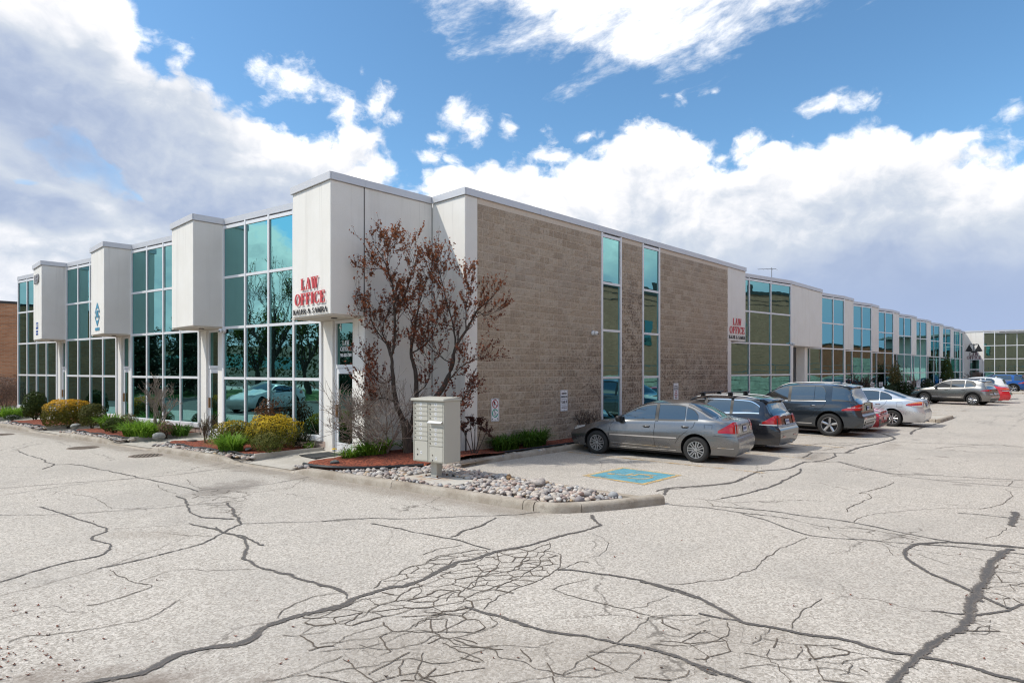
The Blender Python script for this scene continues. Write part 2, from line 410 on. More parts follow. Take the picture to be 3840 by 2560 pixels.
def m_asphalt():
    m, t = new_mat('weathered_asphalt'); p = t.pos; s = t.sep(p)
    g1 = t.vor(p, 58, 'F1', 'Color'); g1 = t.sep(g1)[0]
    g2 = t.noise(p, 120, 3, .7); g3 = t.noise(p, 34, 4, .65); big = t.noise(p, .35, 5, .6); mid = t.noise(p, 1.6, 5, .65)
    c = t.mix(g1, (.32, .285, .243), (.665, .615, .552))
    c = t.mix(t.math('MULTIPLY', t.mapr(g2, .50, .68), .72), c, (.12, .108, .098))
    c = t.mix(t.math('MULTIPLY', t.mapr(g3, .5, .75), .30), c, (.52, .495, .46))
    c = t.mix(t.math('MULTIPLY', t.mapr(big, .42, .68), .38), c, (.33, .305, .275))
    c = t.mix(t.math('MULTIPLY', t.mapr(mid, .56, .74), .30), c, (.25, .228, .205))
    # long worn streaks along the driving lane
    stv = t.noise(t.vmath('MULTIPLY', p, (.16, 1.6, 1)), 1.3, 4, .6)
    c = t.mix(t.math('MULTIPLY', t.math('MULTIPLY', t.mapr(stv, .56, .70), t.mapr(s[0], 5, 20)), .5), c, (.20, .18, .165))
    # fine map cracking, only where the paving has failed
    ca, sa = cos(radians(-33)), sin(radians(-33))
    dv = t.vmath('ADD', p, t.vmath('SCALE', t.vmath('SUBTRACT', t.noise(p, 2.6, 4, .6, out='Color'), (.5, .5, .5)), .34))
    ds = t.sep(dv)
    rx = t.math('ADD', t.math('MULTIPLY', ds[0], .692), t.math('MULTIPLY', ds[1], -.722))   # across the view
    ry = t.math('ADD', t.math('MULTIPLY', ds[0], .722), t.math('MULTIPLY', ds[1], .692))
    q = t.comb(t.math('ADD', t.math('MULTIPLY', rx, .9), t.math('MULTIPLY', ry, .5)), t.math('SUBTRACT', t.math('MULTIPLY', ry, 1.2), t.math('MULTIPLY', rx, .42)), 0.0)
    e1 = t.vor(q, 2.1, 'DISTANCE_TO_EDGE'); e2 = t.vor(t.vmath('ADD', q, (7.7, 3.1, 0)), 4.6, 'DISTANCE_TO_EDGE')
    wob = t.noise(p, 9, 4, .7)
    l1 = t.mapr(t.math('ADD', e1, t.math('MULTIPLY', t.math('SUBTRACT', wob, .5), .04)), .002, .022, 1, 0)
    l2 = t.mapr(t.math('ADD', e2, t.math('MULTIPLY', t.math('SUBTRACT', wob, .5), .05)), .0, .030, 1, 0)
    def zone(cx, cy, rad_u, rad_v, ang):
        dx = t.math('SUBTRACT', s[0], cx); dy = t.math('SUBTRACT', s[1], cy); c_, s_ = cos(ang), sin(ang)
        a = t.math('ADD', t.math('MULTIPLY', dx, c_ / rad_u), t.math('MULTIPLY', dy, s_ / rad_u)); b = t.math('ADD', t.math('MULTIPLY', dx, -s_ / rad_v), t.math('MULTIPLY', dy, c_ / rad_v))
        return t.math('SUBTRACT', 1.0, t.math('SQRT', t.math('ADD', t.math('MULTIPLY', a, a), t.math('MULTIPLY', b, b))))
    zs = None
    for (cx, cy, ru, rv, an) in ZONES:
        z = zone(cx, cy, ru, rv, an); zs = z if zs is None else t.math('MAXIMUM', zs, z)
    zn = t.math('ADD', zs, t.math('MULTIPLY', t.math('SUBTRACT', t.noise(p, 1.1, 4, .6), .5), .9))
    zone1 = t.mapr(zn, .05, .30); zone2 = t.mapr(zn, .34, .60)
    brk = t.mapr(t.noise(p, .9, 3, .6), .40, .52)
    crack = t.math('MULTIPLY', t.math('MULTIPLY', l2, zone2), t.math('MULTIPLY', brk, .45))
    # a few stray hairlines elsewhere
    e3 = t.vor(t.vmath('ADD', dv, (3.0, 8.0, 0)), .34, 'DISTANCE_TO_EDGE')
    hair = t.math('MULTIPLY', t.mapr(t.math('ADD', e3, t.math('MULTIPLY', t.math('SUBTRACT', wob, .5), .012)), .0, .0065, 1, 0), t.mapr(t.noise(t.vmath('ADD', p, (40, 2, 0)), .5, 3, .5), .47, .56))
    c = t.mix(t.math('MULTIPLY', t.mapr(zn, .05, .7), .26), c, (.27, .225, .18))
    kd = t.math('ABSOLUTE', t.math('ADD', t.math('ADD', s[0], 3.95), t.math('MULTIPLY', s[1], .155)))
    kd = t.math('MULTIPLY', t.mapr(t.math('ADD', kd, t.math('MULTIPLY', t.math('SUBTRACT', mid, .5), .9)), .55, .05), t.mapr(s[1], -5.6, -5.0))
    st2 = t.mapr(t.math('ADD', zone(STAIN[0], STAIN[1], 1.25, .7, .5), t.math('MULTIPLY', t.math('SUBTRACT', t.noise(p, 2.5, 5, .7), .5), 1.6)), .05, .75)
    st3 = t.mapr(t.math('ADD', zone(6.4, -6.0, 1.6, .45, .1), t.math('MULTIPLY', t.math('SUBTRACT', mid, .5), 1.5)), .1, .8)
    c = t.mix(t.math('MULTIPLY', kd, .55), c, (.215, .175, .135))
    c = t.mix(t.math('MULTIPLY', st2, .62), c, (.17, .145, .125)); c = t.mix(t.math('MULTIPLY', st3, .45), c, (.15, .13, .115))
    oil = t.math('MULTIPLY', t.mapr(t.math('ADD', t.vor(t.vmath('ADD', p, t.vmath('SCALE', t.noise(p, 4, 3, out='Color'), .25)), .55, 'F1'), t.math('MULTIPLY', t.math('SUBTRACT', wob, .5), .12)), .13, .03), t.mapr(t.noise(t.vmath('ADD', p, (9, 4, 0)), .4, 2), .42, .55))
    c = t.mix(t.math('MULTIPLY', oil, .5), c, (.15, .13, .115))
    c = t.mix(t.math('MULTIPLY', hair, .70), c, (.11, .095, .08))
    c = t.mix(t.math('MULTIPLY', crack, .84), c, (.095, .078, .062))
    # bare gritty patch by the lower left, litter darkened
    pz = t.mapr(t.math('ADD', zone(PATCH[0], PATCH[1], 2.1, 1.0, 2.35), t.math('MULTIPLY', t.math('SUBTRACT', t.noise(p, 3, 5, .65), .5), 1.3)), .15, .8)
    c = t.mix(t.math('MULTIPLY', pz, .85), c, t.mix(g2, (.12, .09, .07), (.24, .19, .155)))
    h = t.math('ADD', t.math('MULTIPLY', g1, .6), t.math('ADD', g2, t.math('MULTIPLY', crack, -2.5)))
    setb(t, c, .93, 0, t.bump(h, .5, .006)); return m
def m_sealant():
    m, t = new_mat('crack_sealant'); p = t.pos
    n = t.noise(p, 6, 5, .65); g = t.noise(p, 90, 3, .7)
    c = t.mix(n, (.050, .047, .046), (.115, .106, .10))
    c = t.mix(t.math('MULTIPLY', t.mapr(g, .55, .72), .55), c, (.30, .275, .25))
    at = t.node('ShaderNodeAttribute'); at.attribute_name = 'across'; ed = t.math('MULTIPLY', t.math('ABSOLUTE', t.math('SUBTRACT', at.outputs['Fac'], .5)), 2.0)
    rag = t.math('ADD', t.math('MULTIPLY', t.math('SUBTRACT', t.noise(p, 36, 6, .75), .5), 3.0), t.math('MULTIPLY', t.math('SUBTRACT', t.noise(p, 4.5, 3, .6), .5), .9))
    al = t.mapr(t.math('ADD', ed, rag), .98, .70)
    c = t.mix(t.mapr(t.math('ADD', ed, rag), .25, .85), c, (.17, .145, .125))
    setb(t, c, .75, 0, t.bump(g, .4, .004)); t.l.new(al, t.b.inputs['Alpha']); return m
def m_crack():
    m, t = new_mat('open_crack'); p = t.pos
    n = t.noise(p, 22, 5, .7); c = t.mix(n, (.075, .062, .05), (.16, .135, .11))
    at = t.node('ShaderNodeAttribute'); at.attribute_name = 'across'; ed = t.math('MULTIPLY', t.math('ABSOLUTE', t.math('SUBTRACT', at.outputs['Fac'], .5)), 2.0)
    al = t.mapr(t.math('ADD', ed, t.math('ADD', t.math('MULTIPLY', t.math('SUBTRACT', t.noise(p, 30, 6, .75), .5), 2.4), t.math('MULTIPLY', t.math('SUBTRACT', t.noise(p, 2.3, 3), .5), 1.2))), .95, .62)
    setb(t, c, .95, 0); t.l.new(al, t.b.inputs['Alpha']); return m
def m_web():
    m, t = new_mat('map_crack'); p = t.pos
    n = t.noise(p, 22, 5, .7); c = t.mix(n, (.07, .055, .042), (.15, .12, .095))
    al = t.mapr(t.math('ADD', t.noise(p, 34, 5, .75), t.math('MULTIPLY', t.noise(p, 1.4, 3), .35)), .48, .62)
    setb(t, c, .95, 0); t.l.new(al, t.b.inputs['Alpha']); return m
def m_concrete(name='kerb_concrete', a=(.335, .30, .255), b=(.47, .435, .385), dirt=.5):
    m, t = new_mat(name); p = t.pos
    g = t.noise(p, 80, 4, .7); n = t.noise(p, 2.2, 5, .65); pit = t.mapr(t.noise(p, 48, 3, .6), .60, .70)
    c = t.mix(t.mapr(n, .3, .7), a, b)
    c = t.mix(t.math('MULTIPLY', t.mapr(g, .5, .7), .45), c, [x * .62 for x in a])
    c = t.mix(t.math('MULTIPLY', pit, .5), c, (.14, .12, .10))
    c = t.mix(t.math('MULTIPLY', t.mapr(t.noise(p, 5, 5, .7), .55, .72), dirt), c, (.19, .155, .12))
    setb(t, c, .92, 0, t.bump(t.math('ADD', g, t.math('MULTIPLY', n, .7)), .5, .012)); return m
def m_brick(name, c1, c2, mort, bw, bh, axis='x', rough=.9):
    m, t = new_mat(name); s = t.sep(t.pos)
    v = t.comb(s[0] if axis == 'x' else s[1], s[2], 0.0)
    b = t.node('ShaderNodeTexBrick'); t.l.new(v, b.inputs['Vector']); b.inputs['Scale'].default_value = 1
    b.inputs['Brick Width'].default_value = bw; b.inputs['Row Height'].default_value = bh; b.inputs['Mortar Size'].default_value = .012
    b.inputs['Mortar Smooth'].default_value = .2; b.inputs['Bias'].default_value = -.1
    b.inputs['Color1'].default_value = c1 + (1,); b.inputs['Color2'].default_value = c2 + (1,); b.inputs['Mortar'].default_value = mort + (1,)
    n = t.noise(t.pos, .8, 5, .6)
    c = t.mix(t.math('MULTIPLY', t.mapr(n, .35, .7), .35), b.outputs['Color'], [x * .7 for x in c1])
    setb(t, c, rough, 0, t.bump(t.math('SUBTRACT', 1.0, b.outputs['Fac']), .6, .01)); return m
def m_leaf(name, dark, light, tip=None, tipz=None, rough=.55, trans=.25):
    m, t = new_mat(name)
    ri = t.geo.outputs['Random Per Island']
    n = t.noise(t.obj, 3.5, 4, .6)
    c = t.mix(ri, dark, light)
    c = t.mix(t.math('MULTIPLY', t.mapr(n, .4, .65), .45), c, [(a + b) * .5 for a, b in zip(dark, light)])
    if tip:
        z = t.sep(t.obj)[2]
        f = t.mapr(t.math('ADD', z, t.math('MULTIPLY', t.math('SUBTRACT', t.math('ADD', n, ri), 1.0), tipz[2])), tipz[0], tipz[1])
        c = t.mix(f, c, t.mix(ri, [x * .72 for x in tip], tip))
    setb(t, c, rough); t.b.inputs['Specular IOR Level'].default_value = .15
    tr = t.node('ShaderNodeBsdfTranslucent'); t.l.new(c, tr.inputs[0])
    mx = t.node('ShaderNodeMixShader'); mx.inputs[0].default_value = trans
    t.l.new(t.b.outputs[0], mx.inputs[1]); t.l.new(tr.outputs[0], mx.inputs[2]); t.l.new(mx.outputs[0], t.out.inputs[0])
    return m
def m_bark(name, a, b):
    m, t = new_mat(name); n = t.noise(t.vmath('MULTIPLY', t.obj, (8, 8, 1.6)), 6, 5, .65)
    setb(t, t.mix(t.mapr(n, .3, .7), a, b), .9, 0, t.bump(n, .7, .01)); return m
def m_mulch():
    m, t = new_mat('red_mulch'); p = t.pos
    v = t.vor(t.vmath('ADD', p, t.vmath('SCALE', t.noise(p, 20, 3, out='Color'), .05)), 34, 'F1', 'Color'); s = t.sep(v)[0]
    c = t.ramp(s, [(0, (.055, .014, .008)), (.35, (.17, .036, .016)), (.7, (.30, .068, .030)), (1, (.42, .125, .06))])
    setb(t, c, .9, 0, t.bump(t.math('ADD', s, t.noise(p, 60, 4)), .9, .02)); return m
def m_stone():
    m, t = new_mat('river_stone'); p = t.obj
    ri = t.math('FRACT', t.math('ADD', t.rnd, t.math('MULTIPLY', t.geo.outputs['Random Per Island'], 1.0)))
    c = t.ramp(ri, [(0, (.30, .27, .25)), (.14, (.47, .43, .39)), (.28, (.46, .325, .265)), (.42, (.22, .215, .225)), (.55, (.54, .465, .39)), (.68, (.33, .345, .36)), (.80, (.46, .385, .33)), (.9, (.60, .57, .53)), (1, (.42, .27, .13))])
    n = t.noise(t.vmath('ADD', t.vmath('MULTIPLY', t.pos, (1, 1, 1)), t.comb(t.math('MULTIPLY', ri, 30), 0.0, 0.0)), 38, 5, .6)
    c = t.mix(t.math('MULTIPLY', t.mapr(n, .4, .7), .5), c, t.mix(.5, c, (.16, .14, .13)))
    setb(t, c, .7, 0, t.bump(n, .25, .006)); return m
def m_paint(name, col, metal=.55, rough=.30, flake=.12, coat=.6):
    m, t = new_mat(name)
    n = t.noise(t.obj, 600, 2, .6); d = t.noise(t.obj, 3, 4, .6)
    c = t.mix(n, [x * (1 - flake) for x in col], [x * (1 + flake) for x in col])
    z = t.sep(t.obj)[2]
    dust = t.math('MULTIPLY', t.mapr(z, .75, .2), t.mapr(d, .35, .7, .03, .22))
    c = t.mix(dust, c, (.20, .185, .165))
    setb(t, c, t.math('MULTIPLY_ADD', dust, .5, rough), metal)
    t.b.inputs['Coat Weight'].default_value = coat; t.b.inputs['Coat Roughness'].default_value = .04
    return m
def m_carglass():
    m, t = new_mat('car_glass'); setb(t, (.012, .016, .018), .02)
    t.b.inputs['IOR'].default_value = 2.4; return m
def m_emit_off(name, col, rough=.15):
    m, t = new_mat(name); n = t.noise(t.obj, 40, 2)
    setb(t, t.mix(n, [x * .75 for x in col], col), rough); t.b.inputs['Coat Weight'].default_value = .8; return m

ZONES = [(-6.3, -8.6, 1.9, .75, 2.36), (-7.1, -7.8, 1.7, .9, 2.36), (-5.2, -9.2, 1.0, .7, 2.36), (-7.35, -9.25, 2.2, .75, -.75),
         (-4.9, -10.9, .9, .5, -.5), (-1.6, -11.6, 1.6, .5, -.6), (-6.3, -10.9, 2.1, .5, -.75), (-7.6, -2.2, 1.0, .35, 2.3), (-3.5, -11.9, 1.5, .4, -.7), (6.2, -6.3, 1.4, .4, .2), (10, -7.0, 2, .35, .1), (-0.4,-12.0,1.2,.6,-.6)]
PATCH = (-9.4, -6.6); STAIN = (-5.6, .35)
STUCCO = m_stucco(); BLOCK = m_block(); GLASS = m_glass('mirror_glass', (.235, .50, .50), .45); DOORGLASS = m_glass('door_glass', (.16, .34, .31), .5, (.01, .03, .027))
MORTAR = simple('mortar', (.64, .55, .455), .95, 0, .15, 14)
COPING = simple('coping_metal', (.60, .60, .62), .42, .25, .05, 1.2)
FRAME = simple('white_aluminium', (.78, .78, .79), .38, .05, .04, 2)
FRAMEGREY = simple('grey_aluminium', (.52, .53, .55), .35, .5, .06, 2)
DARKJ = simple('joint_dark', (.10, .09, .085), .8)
ROOFM = simple('roofing', (.20, .20, .20), .9)
ASPH = m_asphalt(); SEAL = m_sealant(); CRACK = m_crack(); WEBM = m_web()
KERB = m_concrete('kerb_concrete', (.30, .25, .195), (.46, .41, .345), .6); WALK = m_concrete('walk_concrete', (.42, .385, .33), (.53, .495, .44), .25)
MULCH = m_mulch(); STONE = m_stone()
RED = simple('sign_red', (.62, .075, .085), .4); BLACK = simple('sign_black', (.022, .021, .022), .4); WHITE = simple('sign_white', (.80, .80, .80), .45, 0, .03)
BLUE = simple('sign_blue', (.035, .10, .36), .4); TEAL = simple('sign_teal', (.055, .30, .46), .4); GREEN = simple('sign_green', (.02, .36, .24), .45)
RUBBER = simple('black_rubber', (.018, .018, .018), .75); PLASTIC = simple('black_plastic', (.014, .014, .015), .5)
CHROME = simple('chrome', (.75, .76, .78), .12, 1.0, .03)

# ------------------------------------------------------------------ ground
g = MB(); 
def gz(x, y): return 0.0
N = 40
g.quad((-900, -900, 0), (1500, -900, 0), (1500, 1500, 0), (-900, 1500, 0))
struct(g.build('parking_lot', ASPH))

# ------------------------------------------------------------------ the office building
ZT, ZC, ZB = 6.54, 6.71, 3.48
bld = thing('office_building', 'two-storey white stucco building with mirrored teal glass, jutting boxes and brown block wall', 'building')
UX, UY = -.788, 6.33
def Cx(k): return -2.94 + UX * k
def Cy(k): return 1.30 + UY * k
_cz = [0]
def coping(p0, p1, parts=1, thick=.32, over=.045):
    a = Vector(p0); b = Vector(p1)
    for i in range(parts):
        q0 = a.lerp(b, i / parts); q1 = a.lerp(b, (i + 1) / parts); d = (q1 - q0).normalized()
        if i > 0: q0 = q0 + d * .006
        _cz[0] = (_cz[0] + 1) % 7
        m = MB(); m.obox(q0, q1, thick, over, ZT + .0007 * _cz[0], ZC + .0013 * _cz[0]); m.build('coping', COPING, bld)
# lower drip edge under the coping gives the thin dark line seen in the photograph
def stucco_box(x0, x1, y0, y1, z0, z1, name='stucco_panel', par=None):
    m = MB(); m.bbox(x0, x1, y0, y1, z0, z1, .012); return m.build(name, STUCCO, par or bld)
PANES = []
def curtain(p0, p1, ncol, rows=(.45, 1.95, 3.45, 4.95, 6.45), first_upper=0, par=bld, sill=True, fw=.065):
    """glass wall from p0 to p1, seen from the right hand side of that direction"""
    a = Vector(p0); b = Vector(p1); d = (b - a); L = d.length; d.normalize(); n = Vector((d.y, -d.x))
    ang = atan2(d.y, d.x); cw = L / ncol
    m = MB()
    for i in range(ncol + 1):
        x = cw * i; e = .0 if 0 < i < ncol else .01
        m.box(x - fw / 2 - e, x + fw / 2 + e, -.055, .09, rows[0] - .06, ZT - .002)
    for j, z in enumerate(rows):
        h = .075 if 0 < j < len(rows) - 1 else .095
        if j == 0: m.box(-.03, L + .03, -.075, .07, z - .10, z + .03)
        for i in range(ncol):
            m.box(cw * i + fw / 2 + .001, cw * (i + 1) - fw / 2 - .001, -.046, .08, z - h / 2, z + h / 2)
    m.mi = 1; m.box(.02, L - .02, .06, .10, rows[0], ZT)
    fr = m.build('curtain_wall', [FRAME, DARKJ], par); fr.location = (a.x, a.y, 0); fr.rotation_euler = (0, 0, ang)
    hgt = rows[1] - rows[0]
    pm = MB(); pm.box(-cw / 2 + .03, cw / 2 - .03, -.012, .012, -hgt / 2 + .03, hgt / 2 - .03); pme = pm.mesh('window_pane', GLASS)
    for i in range(ncol):
        for j in range(len(rows) - 1):
            o = link(pme, 'window_pane', fr, (cw * (i + .5), .0, (rows[j] + rows[j + 1]) / 2), (radians(random.gauss(0, .10)), 0, radians(random.gauss(0, .10))))
            PANES.append(o)
    return fr
def hblock_row(par, x0, x1, y, z0, rows, name='concrete_block'):
    pass
# left facade
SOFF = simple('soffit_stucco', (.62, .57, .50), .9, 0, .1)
for k in range(4):
    cx, cy = Cx(k), Cy(k); qx = cx + .886
    stucco_box(cx, qx - .006, cy, cy + 1.82, ZB, ZT, 'stucco_box')
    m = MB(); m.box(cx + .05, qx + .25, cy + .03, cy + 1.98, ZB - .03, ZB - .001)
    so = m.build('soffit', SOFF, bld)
    m = MB(); m.lathe([(.075, 0), (.075, .02), (.05, .022), (.05, .06), (.0, .061)], 16); m.v = [(x + cx + .45, y + cy + .62, ZB - .032 - (.02 - z) ) for x, y, z in m.v]; m.build('soffit_lamp', [DARKJ], so)
    coping((cx, cy + 1.865), (cx, cy - .038)); coping((cx + .002, cy), (qx if k else -2.045, cy))
    m = MB(); m.box(cx + .004, qx, cy + 1.82 - .25, cy + 1.865, ZT, ZC - .004); m.build('coping', COPING, bld)
    # entrance wall below the box
    for (y0, y1) in ((0.0, .52), (1.46, 1.99)):
        m = MB(); m.bbox(qx, qx + .28, cy + y0 + (.0 if y0 else .012), cy + y1, -.02, ZB - .03, .008); m.build('entrance_pier', STUCCO, bld)
    dr = MB(); yo, y1 = cy + .52, cy + 1.46; xd = qx + .07
    F = .06
    dr.box(xd, xd + .10, yo, yo + F, .12, ZB - .032); dr.box(xd, xd + .10, y1 - F, y1, .12, ZB - .032)
    dr.box(xd + .001, xd + .099, yo + F, y1 - F, 2.24, 2.33); dr.box(xd + .001, xd + .099, yo + F, y1 - F, ZB - .11, ZB - .034)
    dr.box(xd + .001, xd + .13, yo + F, y1 - F, .10, .14)
    de = dr.build('entrance_frame', FRAME, bld)
    m = MB(); m.box(xd + .04, xd + .055, yo + F, y1 - F, 2.33, ZB - .11); m.build('transom_pane', DOORGLASS, de)
    m = MB(); S = .085
    m.box(xd + .015, xd + .06, yo + F + .004, yo + F + S, .15, 2.23); m.box(xd + .015, xd + .06, y1 - F - S, y1 - F - .004, .15, 2.23)
    m.box(xd + .016, xd + .059, yo + F + S, y1 - F - S, 2.10, 2.23); m.box(xd + .016, xd + .059, yo + F + S, y1 - F - S, .15, .36)
    dd = m.build('entrance_door', FRAME, bld)
    m = MB(); m.box(xd + .03, xd + .045, yo + F + S, y1 - F - S, .36, 2.10); m.build('door_pane', DOORGLASS, dd)
    m = MB(); m.box(xd - .035, xd + .014, y1 - F - .07, y1 - F - .025, 1.0, 1.32); m.build('door_handle', simple('brass_pull', (.45, .22, .10), .35, .6), dd)
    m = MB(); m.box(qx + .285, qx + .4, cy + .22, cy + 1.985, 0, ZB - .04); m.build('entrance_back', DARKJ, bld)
    # glass bay
    a = (qx, cy + 1.995); b = (Cx(k + 1) + .886, Cy(k + 1))
    curtain(b, a, 4)
    n = Vector((b[0] - a[0], b[1] - a[1])).normalized()
    coping((b[0] + .002, b[1] - .002), (a[0], a[1] - .05))
    m = MB(); m.obox((b[0], b[1]), (a[0], a[1]), .25, -.02, -.02, .355); bw = m.build('base_wall', MORTAR, bld)
    if k < 2:
        d = Vector((a[0] - b[0], a[1] - b[1])); Lb = d.length; d.normalize(); bm_ = MB(); bm_.bbox(.004, .391, -.035, .01, .004, .166, .006); bme = bm_.mesh('concrete_block', simple('pink_block', (.42, .32, .27), .95, 0, .3, 25))
        for r in range(2):
            for i in range(int(Lb / .4)):
                link(bme, 'concrete_block', bw, (b[0] + d.x * (i * .4 + .2 * r), b[1] + d.y * (i * .4 + .2 * r), r * .175), (0, 0, atan2(d.y, d.x)))
# end pier of the left facade
ex, ey = Cx(4) + .886, Cy(4)
m = MB(); m.bbox(ex, ex + .5, ey, ey + .22, 0, ZT, .01); m.build('end_pier', STUCCO, bld); coping((ex, ey + .25), (ex, ey))
# return wall beside the corner, and the corner face
stucco_box(-2.048, -.0, 1.30, 1.50, -.02, ZT)
coping((-2.043, 1.30), (-.0, 1.30))
m = MB(); m.box(-2.055, -2.045, 1.296, 1.40, ZB, ZT); m.box(-.012, -.002, 1.297, 1.3, 0, ZT); m.build('panel_joint', DARKJ, bld)
stucco_box(0, .42, .0, 1.295, -.02, ZT)
coping((0, 1.25), (0, -.038))
# block side wall
wall = MB(); wall.box(.42, 5.73, .004, .3, -.02, ZT); wall.box(6.86, 8.13, .004, .3, -.02, ZT); wall.box(9.29, 14.83, .004, .3, -.02, ZT)
wall.box(5.73, 6.86, .10, .3, -.02, ZT); wall.box(8.13, 9.29, .10, .3, -.02, ZT); wall.box(5.73, 6.86, .012, .10, -.02, .4); wall.box(8.13, 9.29, .012, .10, -.02, .4)
bw = wall.build('block_wall', MORTAR, bld)
for x0, x1 in ((5.73, 6.86), (8.13, 9.29)): curtain((x0 + .04, .03), (x1 - .04, .03), 1)
full = {}
def blk(wid):
    wid = round(wid, 3)
    if wid not in full:
        vs = []
        for q in range(3):
            mm = MB(); h = .1865
            n = max(2, int(wid / .1))
            rows = []
            rr = random.Random(q + int(wid * 1000))
            for j in range(4):
                z = h * j / 3
                rows.append([(wid * i / n, -.002 - (rr.random() * .013 if 0 < i < n and 0 < j < 3 else rr.random() * .003), z) for i in range(n + 1)])
            mm.grid(rows)
            mm.quad((0, 0.011, 0), (wid, .011, 0), rows[0][-1], rows[0][0]); mm.quad(rows[-1][0], rows[-1][-1], (wid, .011, h), (0, .011, h))
            mm.quad((0, .011, 0), rows[0][0], rows[-1][0], (0, .011, h)); mm.quad(rows[0][-1], (wid, .011, 0), (wid, .011, h), rows[-1][-1])
            vs.append(mm.mesh('concrete_block', BLOCK))
        full[wid] = vs
    return full[wid]
rest = MB(); cand = []
for r in range(-0, 33):
    z0 = r * .2 + .004
    if z0 + .19 > ZT: continue
    for (s0, s1) in ((.425, 5.72), (6.87, 8.12), (9.30, 14.82)):
        c = math.floor((s0 - .4) / .4)
        while c * .4 < s1 + .4:
            xa = c * .4 + (.2 if r % 2 == 0 else 0) + .009; xb = xa + .382
            xa2, xb2 = max(xa, s0 + .002), min(xb, s1 - .002)
            if xb2 - xa2 > .05: cand.append((xa2, xb2 - xa2, z0))
            c += 1
cand.sort(key=lambda c: (c[0] - CAM.x) ** 2 + CAM.y ** 2 + (c[2] - 2.2) ** 2)
rb = random.Random(3)
for i, (x, wd, z) in enumerate(cand):
    me = rb.choice(blk(wd)); dy = -rb.random() * .005
    if i < 298: link(me, 'concrete_block', bw, (x, .004 + dy, z))
    else: rest.add([(v.co.x + x, v.co.y + .004 + dy, v.co.z + z) for v in me.vertices], [tuple(p.vertices) for p in me.polygons])
stuff(rest.build('block_coursing', BLOCK, bw))
coping((.003, 0), (16.63, 0), 6)
# right-hand facade
ends = [16.63, 26.97, 33.06, 39.2, 45.3, 51.5, 57.6, 63.7, 69.8]
bends = [14.83, 22.07, 31.04, 37.19, 43.3, 49.45, 55.6, 61.7, 67.8]
for i, (b, e) in enumerate(zip(bends, ends)):
    stucco_box(b, e, .0, .95, 3.44, ZT, 'stucco_box')
    pw = .36 if i != 1 else .42
    m = MB(); m.bbox(b + .02, b + pw, .006, .30, -.02, 3.43, .008); m.build('entrance_pier', STUCCO, bld)
    if i == 1: m = MB(); m.bbox(25.05, 25.5, .3, .75, -.02, 3.43, .008); m.build('entrance_pier', STUCCO, bld)
    if i > 0: coping((b, 0), (e, 0), 3 if i == 1 else 1)
    m = MB(); m.box(e - .25, e + .04, .32, 1.0, ZT + .0002, ZC - .003); m.build('coping', COPING, bld)
    if i + 1 < len(bends):
        nb = bends[i + 1]; ncol = 4
        sx = nb - (nb - e) * 4 / 3 if i else 14.85
        sl = tan(radians(9.6))
        curtain((sx, (nb - sx) * sl + .02), (nb, .02), 4)
        coping((e + .0, (nb - e) * sl), (nb, .0), 2)
curtain((68.4, .95), (73.7, .05), 4); coping((69.8, .66), (73.75, 0)); 
m = MB(); m.bbox(73.75, 74.3, .0, .4, 0, ZT, .01); m.build('end_pier', STUCCO, bld); coping((73.7, 0), (74.4, 0))
curtain((74.3, .35), (77.6, .3), 2); coping((74.3, .33), (77.7, .28)); stucco_box(77.6, 78.15, .25, .6, 0, ZT); coping((77.6, .25), (78.2, .25))
m = MB(); m.box(14.9, 78, 1.35, 1.5, 0, 6.3); m.box(22.5, 25.1, .95, 1.1, 0, 3.43); m.build('recess_wall', STUCCO, bld)
m = MB(); m.box(22.55, 22.62, .35, .93, .02, 2.2); m.build('entrance_door', simple('dark_red_door', (.10, .03, .03), .5), bld)
# far wing
stucco_box(78.2, 78.6, -1.58, .25, 0, ZT)
coping((78.2, .3), (78.2, -1.6), 1); coping((78.2, -1.603), (78.2 + 12 * .242, -1.62 - 12 * .970), 5)
curtain((78.2, -1.62), (78.2 + 12 * .242, -1.62 - 12 * .970), 12)
stucco_box(81.1, 81.5, -24, -13.3, 0, ZT)
m = MB(); m.box(78.15, 78.19, -1.22, -.38, 2.30, 3.33); w1 = m.build('transom_pane', DOORGLASS, bld)
m = MB(); m.box(78.15, 78.19, -1.22, -.38, .1, 2.16); m.build('entrance_door', DOORGLASS, bld)
m = MB(); m.box(78.13, 78.2, -1.28, -1.22, 0, 3.4); m.box(78.13, 78.2, -.38, -.32, 0, 3.4); m.box(78.131, 78.199, -1.22, -.38, 2.16, 2.30); m.box(78.131, 78.199, -1.22, -.38, 3.33, 3.4); m.build('entrance_frame', FRAME, bld)
# roof and core
m = MB()
m.prism([(-1.8, 1.45), (-4.8, 26.8), (96, 26.8), (96, -24), (78.5, -24), (78.5, 1.2), (14.9, 1.2), (14.8, .28), (.2, .28), (.2, 1.45)], 6.3, 6.5)
m.build('flat_roof', ROOFM, bld)
m = MB(); m.obox((-4.8, 26.8), (96, 26.8), .3, 0, 0, 6.4); m.build('rear_wall', STUCCO, bld)
